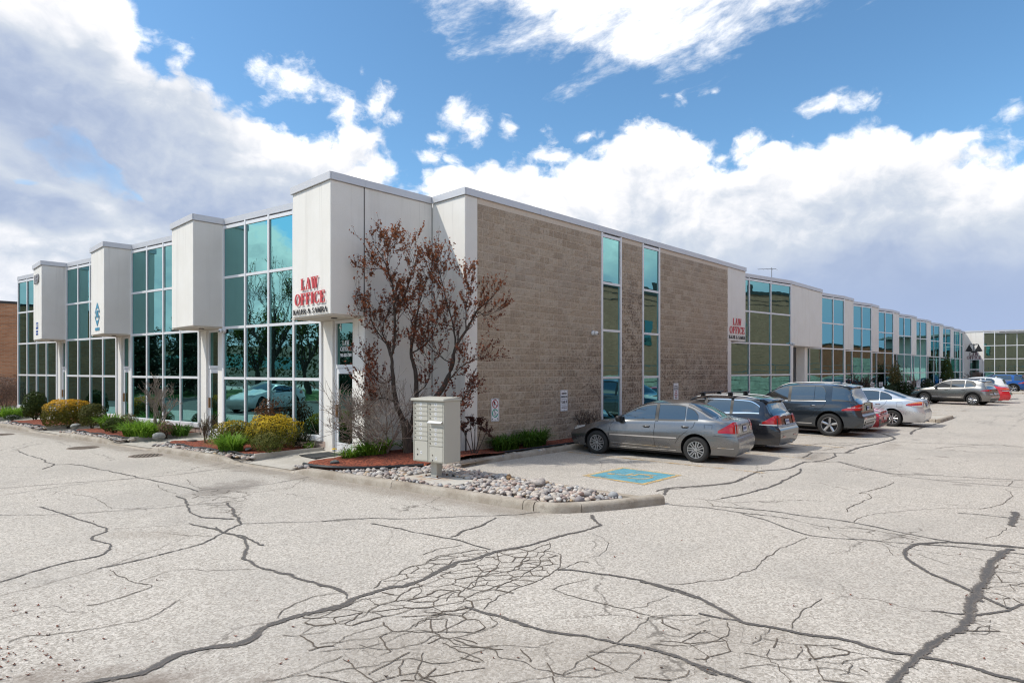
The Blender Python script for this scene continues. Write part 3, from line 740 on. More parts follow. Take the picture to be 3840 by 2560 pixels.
# ------------------------------------------------------------------ kerbs, walks, beds
def kx(y): return -3.82 - .155 * y            # outer face of the kerb along the left facade
def smooth(a, b, x):
    t = max(0, min(1, (x - a) / (b - a))); return t * t * (3 - 2 * t)
def kerb_h(y):                                 # the kerb dips at every walk
    h = .135
    for k in range(0, 5):
        c = 2.25 + UY * k
        d = abs(y - c)
        h = min(h, .022 + .113 * smooth(.95, 1.75, d))
    return h
KW = .17
def kerb_piece(pts, hf, par, inner=1, endcap=None):
    """pts: outer edge polyline, the top lies to the left of it"""
    m = MB(); rows = []
    n = len(pts)
    for i, p in enumerate(pts):
        a = Vector(pts[max(0, i - 1)]); b = Vector(pts[min(n - 1, i + 1)]); d = (b - a).normalized(); nn = Vector((-d.y, d.x))
        h = hf(i); q = Vector(p); j = mnoise.noise(Vector((p[0] * 2.3, p[1] * 2.3, 1))) * .008
        def at(o, z): r = q + nn * (o + j); return (r.x, r.y, z)
        rows.append([at(-.01, -.05), at(0, max(0.0, h - .05)), at(.022, h - .012), at(.05, h), at(KW - .03, h + .004), at(KW - .006, h - .01), at(KW, -.05)])
    m.grid(rows, flip=True)
    m.add(rows[0], [tuple(range(7))]); m.add(rows[-1], [tuple(range(7))[::-1]])
    return m.build('kerb_section', KERB, par, smooth=True, angle=38)
kerb = struct(link(None, 'kerb'))
# long front kerb, heading from far to near so that its top lies on the building side
ys = []; y = 30.0
sec = []
while y > -5.0:
    y2 = max(-5.0, y - 2.9); n = 14
    sec.append([(kx(y - (y - y2 - .012) * i / n), y - (y - y2 - .012) * i / n) for i in range(n + 1)]); y = y2
for pts in sec: kerb_piece(pts, lambda i, pts=pts: kerb_h(pts[i][1]), kerb)
def arc(pts, n=8):                             # smooth polyline through points (catmull-rom)
    out = []
    for i in range(len(pts) - 1):
        p0 = Vector(pts[max(0, i - 1)]); p1 = Vector(pts[i]); p2 = Vector(pts[i + 1]); p3 = Vector(pts[min(len(pts) - 1, i + 2)])
        for j in range(n):
            t = j / n
            out.append(tuple(.5 * ((2 * p1) + (p2 - p0) * t + (2 * p0 - 5 * p1 + 4 * p2 - p3) * t * t + (3 * p1 - p0 - 3 * p2 + p3) * t ** 3)))
    out.append(tuple(pts[-1])); return out
nose = arc([(kx(-5.0), -5.01), (-2.95, -5.32), (-2.62, -5.60)], 6)
kerb_piece(nose, lambda i: .135, kerb)
nose2 = arc([(-2.61, -5.61), (-2.1, -5.86), (-1.62, -6.06), (-1.20, -6.22)], 5)
kerb_piece(nose2, lambda i: .135 + .01 * (i > 8), kerb)
back = [(-1.36, -5.98), (-1.42, -5.2), (-1.46, -4.2), (-1.47, -3.2), (-1.46, -2.2), (-1.45, -1.5), (-1.40, -1.25)]
for a in range(0, 6, 3): kerb_piece(arc(back[a:a + 4], 5), lambda i: .125, kerb)
wk = arc([(-1.40, -1.24), (-1.25, -1.02), (-.95, -.93), (-.5, -.91)], 4)
kerb_piece(wk, lambda i: .13, kerb)
x = -.49
while x < 18:
    x2 = min(18, x + 3.0); kerb_piece([(x + (x2 - x - .012) * i / 6, -.91) for i in range(7)], lambda i: .13, kerb); x = x2
# island kerbs further along the lot
for (x0, x1, yy) in ((20.6, 23.7, -6.55), (62, 66, -6.4)):
    kerb_piece([(x0 + (x1 - x0) * i / 4, yy) for i in range(5)], lambda i: .13, kerb); kerb_piece([(x1, yy + .01), (x1 + .02, yy + 2), (x1, -.9)], lambda i: .13, kerb)
    kerb_piece([(x0, -.9), (x0, yy + 2), (x0, yy + .19)], lambda i: .13, kerb)
    m = MB(); m.box(x0 + .15, x1 - .15, yy + .15, -.8, 0, .122); struct(m.build('island_paving', WALK))
x = 18.01
while x < 78:
    x2 = min(78, x + 6); kerb_piece([(x, -.92), ((x + x2) / 2, -.92), (x2 - .02, -.92)], lambda i: .13, kerb); x = x2
kerb_piece([(77.0, -.95), (77.0, -6), (77.0, -14)], lambda i: .13, kerb)
# concrete walks to the doors
for k in range(5):
    y0, y1 = 1.36 + UY * k, 3.14 + UY * k; xq = Cx(k) + .886
    rows = []
    for j in range(7):
        yy = y0 + (y1 - y0) * j / 6; xo = kx(yy) + KW - .01
        rows.append([(xo + (xq + .1 - xo) * i / 6, yy, max(.03, kerb_h(yy) + .004) + (.12 - max(.03, kerb_h(yy))) * smooth(0, .75, i / 6)) for i in range(7)])
    m = MB(); m.grid(rows, flip=True); struct(m.build('walk', WALK))
# mulch beds, mounded
def fbm(x, y, s=1.0, z=0.0): return mnoise.noise(Vector((x * s, y * s, z))) + .5 * mnoise.noise(Vector((x * s * 2.1, y * s * 2.1, z + 3))) + .25 * mnoise.noise(Vector((x * s * 4.3, y * s * 4.3, z + 9)))
def bed_h(x, y): return .165 + .035 * fbm(x, y, 1.3) + .012 * fbm(x, y, 9)
def bed_grid(poly_rows, name='mulch_bed'):
    m = MB(); m.grid(poly_rows, flip=True); return stuff(m.build(name, MULCH, None, smooth=True))
EDGING = simple('black_edging', (.016, .016, .018), .5)
EDGESTONE = m_concrete('edge_concrete', (.40, .36, .31), (.50, .46, .40), .3)
def front_of(k, y):                              # x of the glass line at y in bay k
    x0 = Cx(k) + .886; return x0 + UX * (y - (Cy(k) + 1.99)) / 4.34
edges = []
for k in range(5):
    y0, y1 = 3.22 + UY * k, 7.60 + UY * k
    rows = []
    for j in range(30):
        yy = y0 + (y1 - y0) * j / 29
        xo = kx(yy) + KW + .30 + .14 * smooth(.5, .0, min(yy - y0, y1 - yy)) + .03 * sin(yy * 3); xi = front_of(k, yy) + .05
        rows.append([(xo + (xi - xo) * i / 17, yy, max(.11, bed_h(xo + (xi - xo) * i / 17, yy)) - (.05 if i == 0 else 0)) for i in range(18)])
    bed_grid(rows)
    if k < 4:
        m = MB(); m.bbox(kx(y0) + KW + .28, front_of(k, y0) - .05, y0 - .075, y0, .02, .20, .008); o = m.build('bed_edging', EDGESTONE); struct(o)
        m = MB(); m.tube([(r[0][0] - .01, r[0][1], .165 + .015 * sin(r[0][1] * 5)) for r in rows[1:]], .026, 6); struct(m.build('bed_edging', EDGING))
# corner bed round the purple tree
def corner_out(y): return -3.62 if y > .75 else -3.62 + 1.75 * smooth(.75, -1.05, y) ** 1.6
rows = []
for j in range(26):
    yy = 1.27 - 2.12 * j / 25
    xo = corner_out(yy) + .02 * sin(yy * 6); xi = -.02 if yy > 0 else .6
    rows.append([(xo + (xi - xo) * i / 25, yy, max(.10, .17 + .05 * sin(pi * i / 25) + .03 * fbm(xo + (xi - xo) * i / 25, yy, 1.5)) - (.06 if i == 0 else 0)) for i in range(26)])
m = MB(); m.grid(rows, flip=False); stuff(m.build('mulch_bed', MULCH, None, smooth=True))
m = MB(); m.tube([(r[0][0] - .01, r[0][1], .15 + .012 * sin(r[0][1] * 4)) for r in rows], .035, 6); struct(m.build('bed_edging', EDGING))
# strip bed below the block wall
rows = []
for i in range(60):
    xx = .55 + (14.2) * i / 59
    rows.append([(xx, -.64 + .63 * j / 7, .13 + .05 * (j / 7) + .015 * fbm(xx, j * .1, 2)) for j in range(8)])
bed_grid(rows)
m = MB(); m.tube([(.2 + i * .5, -.655 + .012 * sin(i), .155) for i in range(30)], .024, 5); struct(m.build('bed_edging', EDGING))
for x0, x1 in ((14.9, 20.5), (23.8, 61.9), (66, 76.8)):
    m = MB(); m.grid([[(x0 + (x1 - x0) * i / 20, -.75 + .72 * j / 3, .11 + .03 * fbm(i, j)) for j in range(4)] for i in range(21)], flip=True); stuff(m.build('mulch_bed', MULCH))
# soil below the pebbles
m = MB()
SOIL = simple('soil', (.16, .12, .09), .95, 0, .3, 20)
def isl_in(x, y): return y < 1.3 and y > -5.75 and x > kx(y) + KW - .02 and x < (-1.60 if y < -1.2 else -.0) and (y > -5.05 or (x + 1.3) * -.42 - 5.98 + .12 < y)
rr = []
for j in range(40):
    yy = 1.3 - 7.2 * j / 39
    x0 = kx(max(yy, -5.0)) + KW - .03; x1 = -1.58 if yy < -1.1 else .1
    if yy < -5.0: x0 = x0 + (-5.0 - yy) * 1.6
    rr.append([(x0 + (x1 - x0) * i / 8, yy, .075) for i in range(9)])
m.grid(rr, flip=False); pebble_bed = struct(m.build('pebble_bed', SOIL))
# pebbles: base shapes shared, the nearest 300 are parts, the rest one mass
def pebble_mesh(seed, flat):
    r = random.Random(seed); bm = bmesh.new(); bmesh.ops.create_icosphere(bm, subdivisions=2, radius=1)
    o = Vector((r.random() * 50, 0, 0))
    for v in bm.verts:
        n = mnoise.noise(v.co * 1.1 + o) * .16; v.co *= 1 + n; v.co.z *= flat; v.co.y *= .78
    me = D.meshes.new('pebble'); bm.to_mesh(me); bm.free(); me.materials.append(STONE)
    me.polygons.foreach_set('use_smooth', [True] * len(me.polygons)); return me
PEB = [pebble_mesh(i, random.uniform(.5, .75)) for i in range(9)]
pads = [(-3.22, -1.62), (-2.44, -1.72), (-2.36, -2.98), (-3.02, -3.06)]
def in_pad(x, y): return -3.25 + (y + 1.6) * -.13 < x < -2.42 and -3.03 < y < -1.66
spots = []
rp = random.Random(11)
def try_add(x, y, s, z, grid={}):
    key = (int(x / .16), int(y / .16))
    for a in (-1, 0, 1):
        for b in (-1, 0, 1):
            for (qx, qy, qs) in grid.get((key[0] + a, key[1] + b), ()):
                if (qx - x) ** 2 + (qy - y) ** 2 < (.80 * (s + qs)) ** 2: return False
    grid.setdefault(key, []).append((x, y, s)); spots.append((x, y, s, z)); return True
for i in range(16000):
    y = rp.uniform(-5.75, 1.3); x = rp.uniform(-3.9, -1.2)
    if not isl_in(x, y) or in_pad(x, y): continue
    if x < kx(y) + KW + .03: continue
    if y > -.85 and x > corner_out(y) - .06: continue
    if y < -5.0 and x < -2.95 + (-5.0 - y) * 1.7: continue
    s = .86 * rp.choice((.030, .04, .05, .06, .075, .095)) * rp.uniform(.85, 1.2)
    try_add(x, y, s, .085 + rp.uniform(0, .03) + .03 * fbm(x, y, 1.2))
for i in range(900):
    y = rp.uniform(-5.2, -1.0); x = rp.uniform(-3.3, -1.65)
    if isl_in(x, y) and not in_pad(x, y) and kx(y) + KW + .06 < x < -1.66 and (y > -4.8 or x > -2.7): spots.append((x, y, rp.uniform(.035, .06), .135 + rp.uniform(0, .02)))
for k in range(5):
    y0, y1 = 3.12 + UY * k, 7.65 + UY * k
    for i in range(900 if k < 3 else 350):
        y = rp.uniform(y0, y1); x = kx(y) + KW + .04 + rp.random() * .31
        try_add(x, y, rp.choice((.045, .055, .07)) * rp.uniform(.85, 1.25), .10 + rp.uniform(0, .03))
for i in range(2200):
    x = rp.uniform(-1.2, 15); y = rp.uniform(-.86, -.68)
    try_add(x, y, rp.uniform(.035, .07), .10)
spots.sort(key=lambda s: ((s[0] - CAM.x) ** 2 + (s[1] - CAM.y) ** 2) / (s[2] / .05) ** 2)
restp = MB()
for i, (x, y, s, z) in enumerate(spots):
    me = rp.choice(PEB); rot = (rp.uniform(-.3, .3), rp.uniform(-.3, .3), rp.uniform(0, 6.3)); sc = (s * rp.uniform(.9, 1.3), s * rp.uniform(.9, 1.15), s)
    if i < 299: link(me, 'pebble', pebble_bed, (x, y, z), rot, sc)
    else:
        M = Matrix.LocRotScale(Vector((x, y, z)), Matrix.Rotation(rot[2], 3, 'Z'), Vector(sc))
        restp.add([M @ v.co for v in me.vertices], [tuple(p.vertices) for p in me.polygons])
stuff(restp.build('pebbles', STONE, pebble_bed, smooth=True))
# larger rocks
def rock(x, y, z, sx, sy, sz, seed, label, col):
    r = random.Random(seed); bm = bmesh.new(); bmesh.ops.create_icosphere(bm, subdivisions=3, radius=1); o = Vector((seed * 7.1, 0, 0))
    for v in bm.verts:
        n = mnoise.noise(v.co * .9 + o) * .35 + mnoise.noise(v.co * 2.6 + o) * .12; v.co *= .78 * (1 + n)
    me = D.meshes.new('rock'); bm.to_mesh(me); bm.free()
    mt, t = new_mat('rock_' + label.split()[0]); n = t.noise(t.obj, 2.5, 6, .7)
    setb(t, t.mix(t.mapr(n, .35, .68), [q * .55 for q in col], col), .85, 0, t.bump(n, .6, .05)); me.materials.append(mt)
    for p in me.polygons: p.use_smooth = True
    tag(link(me, 'rock', None, (x, y, z), (0, 0, r.random() * 6), (sx, sy, sz)), label, 'rock')
rock(-1.98, -4.15, .19, .20, .15, .13, 3, 'pale grey lichened boulder at the island tip among the river stones', (.52, .46, .42))
rock(-1.85, -3.30, .17, .085, .065, .075, 8, 'tan egg-shaped stone beside the inner kerb of the island', (.45, .28, .15))
rock(-3.25, .60, .20, .12, .08, .06, 12, 'dark squarish rock on the mulch by the doormat', (.17, .18, .17))
rock(-3.60, 4.15, .20, .16, .09, .05, 14, 'flat whitish rock lying on mulch before the big juniper', (.50, .50, .50))
rock(-4.25, 8.9, .22, .22, .16, .14, 17, 'grey rock at the near end of the second bed', (.36, .37, .35))
rock(-5.2, 14.75, .22, .34, .17, .10, 21, 'low grey rock in front of the round yew', (.38, .39, .37))
rock(-6.1, 21.4, .22, .34, .15, .12, 23, 'pale slab of rock at the far end of the planting beds', (.46, .47, .46))
rock(-3.9, 7.25, .19, .20, .1, .06, 25, 'brown flat rock by the black edging tip', (.24, .21, .18))
# mailbox pad
def m_pad():
    m, t = new_mat('pad_concrete'); p = t.pos; n = t.noise(p, 2.5, 5, .6); g = t.noise(p, 70, 3)
    c = t.mix(n, (.47, .44, .385), (.56, .525, .47)); d = t.vmath('LENGTH', t.vmath('SUBTRACT', p, (-2.72, -2.12, .12)), out=1)
    r = t.math('MULTIPLY', t.mapr(d, .62, .15), t.mapr(t.noise(p, 5, 5, .7), .38, .62))
    c = t.mix(t.math('MULTIPLY', r, .85), c, (.36, .17, .06)); c = t.mix(t.math('MULTIPLY', t.mapr(g, .5, .7), .2), c, (.3, .26, .2))
    setb(t, c, .9, 0, t.bump(g, .3, .004)); return m
m = MB(); m.prism([(-3.26, -1.62), (-2.46, -1.70), (-2.40, -3.0), (-3.10, -3.08)], .0, .142); struct(m.build('mailbox_pad', m_pad()))
# ------------------------------------------------------------------ asphalt cracks
F_, CXp, YHp = 1411.8, 1176.0, 849.0
def G(px, py, z=0.0):
    d = F_ * (2.2 - z) / (py - YHp); r = (px - CXp) / F_ * d
    return (sin(YAW) * d + cos(YAW) * r + CAM.x, cos(YAW) * d - sin(YAW) * r + CAM.y)
def zoomed(ox, oy, sc): return lambda p: G((ox + p[0] / sc) * .6125, (oy + p[1] / sc) * .6125)
Z1 = zoomed(0, 1500, 1.479); Z2 = zoomed(1200, 1700, 1.68); Z3 = zoomed(2440, 1500, 1.479)
sealm, crackm, webm = MB(), MB(), MB(); _lv = [0]
def ribbon(zf, pts, wpx, fine=False, amp=1.0):
    P = [zf(p) for p in pts]; P = arc([(a, b) for a, b in P], 7)
    # metres per photo pixel near the middle of the line
    mid = Vector(P[len(P) // 2]); dist = ((mid.x - CAM.x) * sin(YAW) + (mid.y - CAM.y) * cos(YAW))
    wd = wpx / 1.479 * dist / 2305.0 * (.85 if fine else 1.5)
    P2 = [P[0]]
    for p in P[1:]:
        a = Vector(P2[-1]); b = Vector(p); k = int((b - a).length / .045)
        P2 += [tuple(a.lerp(b, (i + 1) / (k + 1))) for i in range(k)] + [p]
    P = P2
    rows = []; _lv[0] = (_lv[0] + 1) % 23; z = .0040 + _lv[0] * .00012 + (0 if fine else .003)
    n = len(P); s = random.random() * 50
    for i, p in enumerate(P):
        a = Vector(P[max(0, i - 1)]); b = Vector(P[min(n - 1, i + 1)]); d = (b - a)
        if d.length < 1e-6: continue
        d.normalize(); nn = Vector((-d.y, d.x)); q = Vector(p)
        q += nn * (mnoise.noise(Vector((q.x * 3.1 + s, q.y * 3.1, 0))) * .035 + mnoise.noise(Vector((q.x * 9 + s, q.y * 9, 0))) * (.025 if fine else .020)) * amp
        w_ = wd * .5 * (1 + .5 * mnoise.noise(Vector((q.x * 4, q.y * 4, s))) + .40 * mnoise.noise(Vector((q.x * 13, q.y * 13, s))) + .35 * mnoise.noise(Vector((q.x * 37, q.y * 37, s)))) * (1.0 if 0 < i < n - 1 else .3)
        w_ = max(w_, .004)
        rows.append([tuple(q + nn * w_) + (z,), tuple(q - nn * w_) + (z,)])
    (crackm if fine else sealm).grid(rows, flip=True)
R = ribbon
R(Z1, [(-80, 1030), (0, 1005), (120, 970), (240, 935), (370, 900), (480, 880), (560, 860), (605, 825), (612, 805), (570, 790), (515, 772), (530, 750), (590, 725), (560, 700), (470, 672), (370, 638), (220, 590)], 10)
R(Z1, [(-60, 642), (0, 640), (150, 638), (380, 632), (620, 615), (860, 598), (1100, 580), (1240, 572)], 4)
R(Z1, [(-60, 495), (0, 490), (150, 478), (440, 455), (760, 432), (1000, 410), (1300, 370), (1350, 360)], 4)
R(Z1, [(-60, 540), (0, 530), (150, 508), (330, 480), (560, 452), (760, 432)], 3.4)
R(Z1, [(100, 280), (140, 300), (240, 330), (255, 345), (300, 358), (240, 383)], 5); R(Z1, [(305, 358), (420, 358), (560, 385), (680, 408), (770, 430), (920, 460), (1040, 488), (1100, 508)], 6)
R(Z1, [(980, 530), (1030, 560), (1045, 600), (1070, 630), (1140, 650), (1300, 660)], 10)
R(Z1, [(1260, 570), (1290, 610), (1310, 650), (1340, 685)], 12); R(Z1, [(1340, 685), (1240, 735), (1180, 770), (1100, 805), (960, 838), (840, 870), (700, 900), (530, 940)], 9)
R(Z1, [(1040, 685), (1200, 718), (1260, 738), (1320, 750), (1390, 770), (1430, 800), (1465, 803)], 9)
R(Z1, [(1200, 705), (1230, 730), (1330, 758), (1362, 785), (1355, 850), (1360, 885), (1420, 920), (1500, 945), (1560, 960), (1610, 968), (1640, 985), (1780, 1020), (1870, 1050), (1915, 1085)], 15)
R(Z1, [(1960, 1110), (1900, 1140), (1780, 1170), (1680, 1190), (1550, 1230), (1440, 1270), (1390, 1320), (1300, 1355), (1180, 1375), (1030, 1400), (950, 1430), (870, 1475), (780, 1510), (680, 1535), (560, 1555), (430, 1590)], 34)
R(Z1, [(1345, 685), (1580, 678), (1850, 670), (2071, 655)], 5)
R(Z1, [(60, 1345), (130, 1320), (250, 1305), (400, 1285), (540, 1265), (680, 1240), (780, 1225), (860, 1190), (940, 1140), (1000, 1105)], 9, True)
R(Z1, [(620, 940), (650, 970), (720, 1000), (770, 1015), (820, 1030), (790, 1055), (700, 1085), (600, 1115), (480, 1140)], 9, True)
R(Z1, [(770, 1010), (860, 970), (960, 945), (1080, 940), (1180, 945), (1300, 940), (1420, 935)], 6, True)
R(Z1, [(620, 715), (760, 708), (960, 695), (1040, 688)], 4, True); R(Z1, [(0, 1085), (200, 1035), (380, 985), (560, 935)], 4, True)
R(Z1, [(1530, 1210), (1600, 1150), (1720, 1095), (1850, 1070), (1915, 1065)], 8, True); R(Z1, [(1900, 1420), (1640, 1515), (1450, 1565)], 8, True)
R(Z1, [(350, 510), (420, 525), (500, 535), (560, 560), (620, 605)], 3, True); R(Z1, [(880, 470), (890, 490), (980, 520)], 4, True); R(Z1, [(930, 740), (1050, 750), (1180, 752)], 4, True)
R(Z1, [(1040, 440), (1060, 470), (1120, 490)], 5, True); R(Z1, [(1100, 500), (1250, 490), (1420, 475), (1550, 455), (1720, 425)], 4); R(Z1, [(1260, 500), (1420, 510), (1600, 485)], 4, True)
R(Z2, [(0, 990), (160, 960), (210, 920), (330, 880), (430, 850), (560, 825), (690, 770), (760, 735), (860, 690), (960, 670), (1040, 640), (1120, 615)], 26)
R(Z2, [(1100, 618), (1240, 595), (1340, 575), (1430, 545), (1540, 515), (1650, 490), (1720, 465), (1760, 450), (1740, 430), (1720, 405), (1710, 388)], 14)
R(Z2, [(0, 430), (160, 415), (350, 408), (560, 412), (780, 402), (960, 395), (1200, 388), (1330, 375), (1440, 362)], 6); R(Z2, [(320, 440), (480, 470), (620, 500), (760, 525), (900, 555), (1000, 585), (1070, 608)], 8)
R(Z2, [(1110, 405), (1060, 430), (1000, 460), (900, 490), (860, 515), (820, 528)], 9)
R(Z2, [(910, 965), (1000, 995), (1080, 1015), (1180, 1045), (1280, 1080), (1400, 1115), (1500, 1135), (1640, 1145), (1760, 1170), (1860, 1195), (1960, 1210), (2050, 1225), (2200, 1265), (2352, 1330), (2500, 1400)], 18)
R(Z2, [(1490, 730), (1620, 740), (1740, 760), (1900, 778), (2010, 795), (2120, 830), (2250, 870), (2352, 915)], 12)
R(Z2, [(1460, 855), (1620, 900), (1780, 950), (1940, 985), (2060, 1015), (2130, 1035), (2230, 1020), (2352, 1025)], 8, True); R(Z2, [(0, 825), (80, 850), (150, 890), (160, 915)], 9)
R(Z2, [(1710, 505), (1790, 540), (1810, 580), (1780, 630), (1700, 660)], 4, True); R(Z2, [(1950, 985), (2060, 960), (2080, 940), (2200, 900)], 5, True); R(Z2, [(1890, 1195), (1980, 1110), (2060, 1060), (2070, 1030)], 7, True)
# branches of the failed area
for pts in ([(330, 850), (380, 800), (470, 770), (560, 720), (700, 680), (760, 650), (900, 620), (1000, 610)], [(560, 720), (640, 700), (800, 690)], [(650, 640), (760, 600), (900, 575)], [(0, 1095), (130, 1070), (250, 1030), (340, 970), (470, 930), (600, 900)], [(0, 1190), (130, 1180), (300, 1160), (420, 1130), (560, 1110), (700, 1030), (840, 985), (910, 965)],
            [(0, 1250), (200, 1230), (420, 1190), (600, 1130), (800, 1120), (960, 1130), (1090, 1100), (1110, 1060), (1060, 1030)], [(580, 1045), (700, 1030), (900, 1000), (980, 1000)], [(590, 1090), (650, 1050), (800, 1040), (800, 1090), (780, 1130)], [(1120, 620), (1130, 680), (1100, 730), (1000, 790), (900, 860), (840, 880), (800, 930)],
            [(1430, 560), (1450, 590), (1390, 640), (1390, 690), (1320, 740), (1240, 790), (1100, 840), (950, 900), (860, 950)], [(1440, 610), (1520, 650), (1510, 700), (1480, 740), (1390, 790), (1250, 850), (1130, 900), (1030, 980)], [(1300, 620), (1280, 680), (1180, 740), (1020, 780), (980, 830)], [(600, 800), (640, 860), (590, 910)], [(760, 750), (860, 760), (960, 740), (1100, 720)],
            [(1500, 740), (1600, 690), (1640, 680), (1700, 690)], [(1470, 860), (1560, 820), (1700, 790)], [(0, 1380), (120, 1360), (260, 1345), (380, 1320)], [(380, 1330), (560, 1300), (740, 1330), (860, 1310)], [(860, 1300), (1000, 1250), (1180, 1210), (1380, 1230), (1480, 1190)], [(900, 1200), (1050, 1230), (1150, 1290), (1320, 1320), (1420, 1370), (1540, 1400)], [(250, 1200), (420, 1240), (600, 1200), (740, 1150), (880, 1190), (900, 1205)],
            [(850, 1165), (1000, 1215), (1130, 1215)], [(1540, 1400), (1680, 1350), (1800, 1370)], [(1860, 1200), (1700, 1280), (1600, 1330), (1545, 1410)]):
    R(Z2, pts, 8, True, 1.3)
R(Z3, [(-60, 1005), (0, 1015), (130, 1050), (250, 1095), (370, 1155), (470, 1210), (530, 1240), (690, 1265), (900, 1305), (1080, 1330), (1230, 1370), (1340, 1405), (1480, 1425), (1560, 1440), (1700, 1465), (1900, 1520), (2071, 1560), (2200, 1600)], 22)
R(Z3, [(260, 1185), (370, 1205), (480, 1225)], 12); R(Z3, [(-40, 1370), (130, 1420), (300, 1480), (450, 1540), (620, 1600)], 24)
R(Z3, [(1310, 1600), (1400, 1500), (1470, 1430), (1530, 1380), (1620, 1320), (1700, 1270), (1740, 1220)], 32); R(Z3, [(1735, 1230), (1760, 1160), (1790, 1110), (1810, 1060), (1840, 1000), (1860, 950), (1900, 890), (1950, 850), (2000, 825)], 36)
R(Z3, [(2200, 840), (2071, 820), (1850, 800), (1650, 790), (1540, 795), (1470, 802), (1430, 820), (1408, 850), (1425, 880), (1470, 915), (1560, 965), (1690, 1020), (1800, 1070), (1900, 1120), (1990, 1160)], 15, False, .5)
R(Z3, [(1550, 1165), (1650, 1175), (1740, 1185), (1830, 1190), (1930, 1175), (2071, 1140), (2200, 1100)], 14); R(Z3, [(1760, 1110), (1800, 1100), (1850, 1120)], 40)
R(Z3, [(100, 580), (230, 590), (330, 598), (500, 625), (650, 640), (790, 660)], 6); R(Z3, [(780, 658), (900, 690), (1060, 710), (1200, 715), (1320, 735), (1500, 770)], 6, True)
R(Z3, [(330, 585), (500, 600), (700, 620), (860, 645), (1000, 660), (1150, 685), (1300, 715), (1440, 745), (1600, 775), (1750, 795), (2071, 822)], 8, False, .5)
R(Z3, [(500, 630), (620, 660), (740, 705), (860, 745), (1000, 765), (1200, 775), (1350, 790), (1480, 800), (1650, 810), (1900, 835), (2071, 855), (2200, 870)], 7.5, False, .5)
R(Z3, [(100, 1020), (250, 1010), (430, 990), (500, 955), (600, 915), (680, 850), (760, 805), (860, 760)], 7, True); R(Z3, [(780, 1265), (800, 1220), (850, 1160), (950, 1100)], 8, True)
R(Z3, [(1090, 620), (1100, 600), (1150, 575), (1220, 535), (1190, 515), (1160, 515), (1300, 480), (1345, 455)], 6, True)
R(Z3, [(2020, 620), (2020, 650), (2005, 700)], 24); R(Z3, [(1695, 625), (1850, 638), (2071, 660)], 7)
R(Z3, [(30, 505), (90, 490), (280, 475), (430, 460), (520, 430), (600, 395), (720, 385), (790, 370), (850, 345), (920, 340), (990, 325), (1025, 310), (1010, 295)], 9); R(Z3, [(30, 508), (95, 495), (270, 480), (420, 465), (510, 440)], 6); R(Z3, [(90, 490), (85, 505), (70, 525)], 14)
R(Z3, [(830, 380), (820, 405), (760, 435), (690, 470), (600, 500), (500, 525), (390, 545)], 9); R(Z3, [(390, 545), (340, 555), (260, 545)], 4, True); R(Z3, [(310, 560), (345, 585)], 4, True)
R(Z3, [(910, 345), (1040, 345), (1180, 380), (1300, 400), (1400, 412), (1550, 415), (1750, 428), (2071, 445)], 6, False, .6); R(Z3, [(1040, 340), (1150, 365), (1330, 410), (1500, 435), (1700, 455), (2071, 485)], 5, False, .6)
R(Z3, [(830, 290), (1080, 295), (1140, 290)], 6); R(Z3, [(1080, 292), (1150, 265), (1230, 248), (1300, 230), (1350, 212), (1300, 190), (1250, 180)], 9); R(Z3, [(840, 320), (890, 295), (870, 285)], 6)
R(Z3, [(1320, 232), (1600, 240), (1900, 250), (2071, 262)], 4, False, .5); R(Z3, [(1300, 262), (1600, 280), (2071, 300)], 3, False, .5); R(Z3, [(1440, 190), (1460, 170), (1530, 145), (1600, 125), (1690, 95)], 9)
R(Z3, [(1130, 680), (1160, 650), (1300, 625), (1480, 608), (1700, 598), (1830, 605)], 4, True); R(Z3, [(1225, 535), (1450, 555), (1830, 600)], 3, True); R(Z3, [(1830, 605), (1900, 590), (1960, 565), (2005, 520), (1970, 495)], 5, True); R(Z3, [(1870, 768), (1930, 740), (1980, 710)], 5, True)
R(Z3, [(700, 270), (840, 255), (960, 240), (1060, 250), (1240, 235)], 7, True); R(Z3, [(1580, 270), (1650, 260), (1900, 245), (1990, 255)], 6, True); R(Z3, [(1150, 760), (1290, 800), (1340, 860)], 4, True); R(Z3, [(1480, 850), (1650, 910), (1830, 950)], 4, True)
for pts in ([(0, 1360), (200, 1365), (340, 1335), (440, 1280), (430, 1230)], [(0, 1210), (150, 1190), (260, 1195)], [(600, 1320), (760, 1350), (900, 1370), (1050, 1360)], [(840, 1380), (780, 1440), (640, 1430), (520, 1400)], [(1050, 1460), (1200, 1430), (1380, 1440), (1480, 1500)], [(1850, 1050), (1960, 1030), (2071, 1010)], [(1880, 920), (1990, 950), (2071, 960)], [(1770, 1280), (1880, 1250), (1870, 1290), (1780, 1300)], [(900, 1440), (1100, 1460), (1040, 1520)],
            [(640, 1460), (820, 1500), (1000, 1490), (1180, 1530)], [(60, 1290), (180, 1310), (330, 1280)], [(250, 1250), (310, 1210)], [(560, 1350), (640, 1280), (700, 1260)]): R(Z3, pts, 7, True, 1.3)
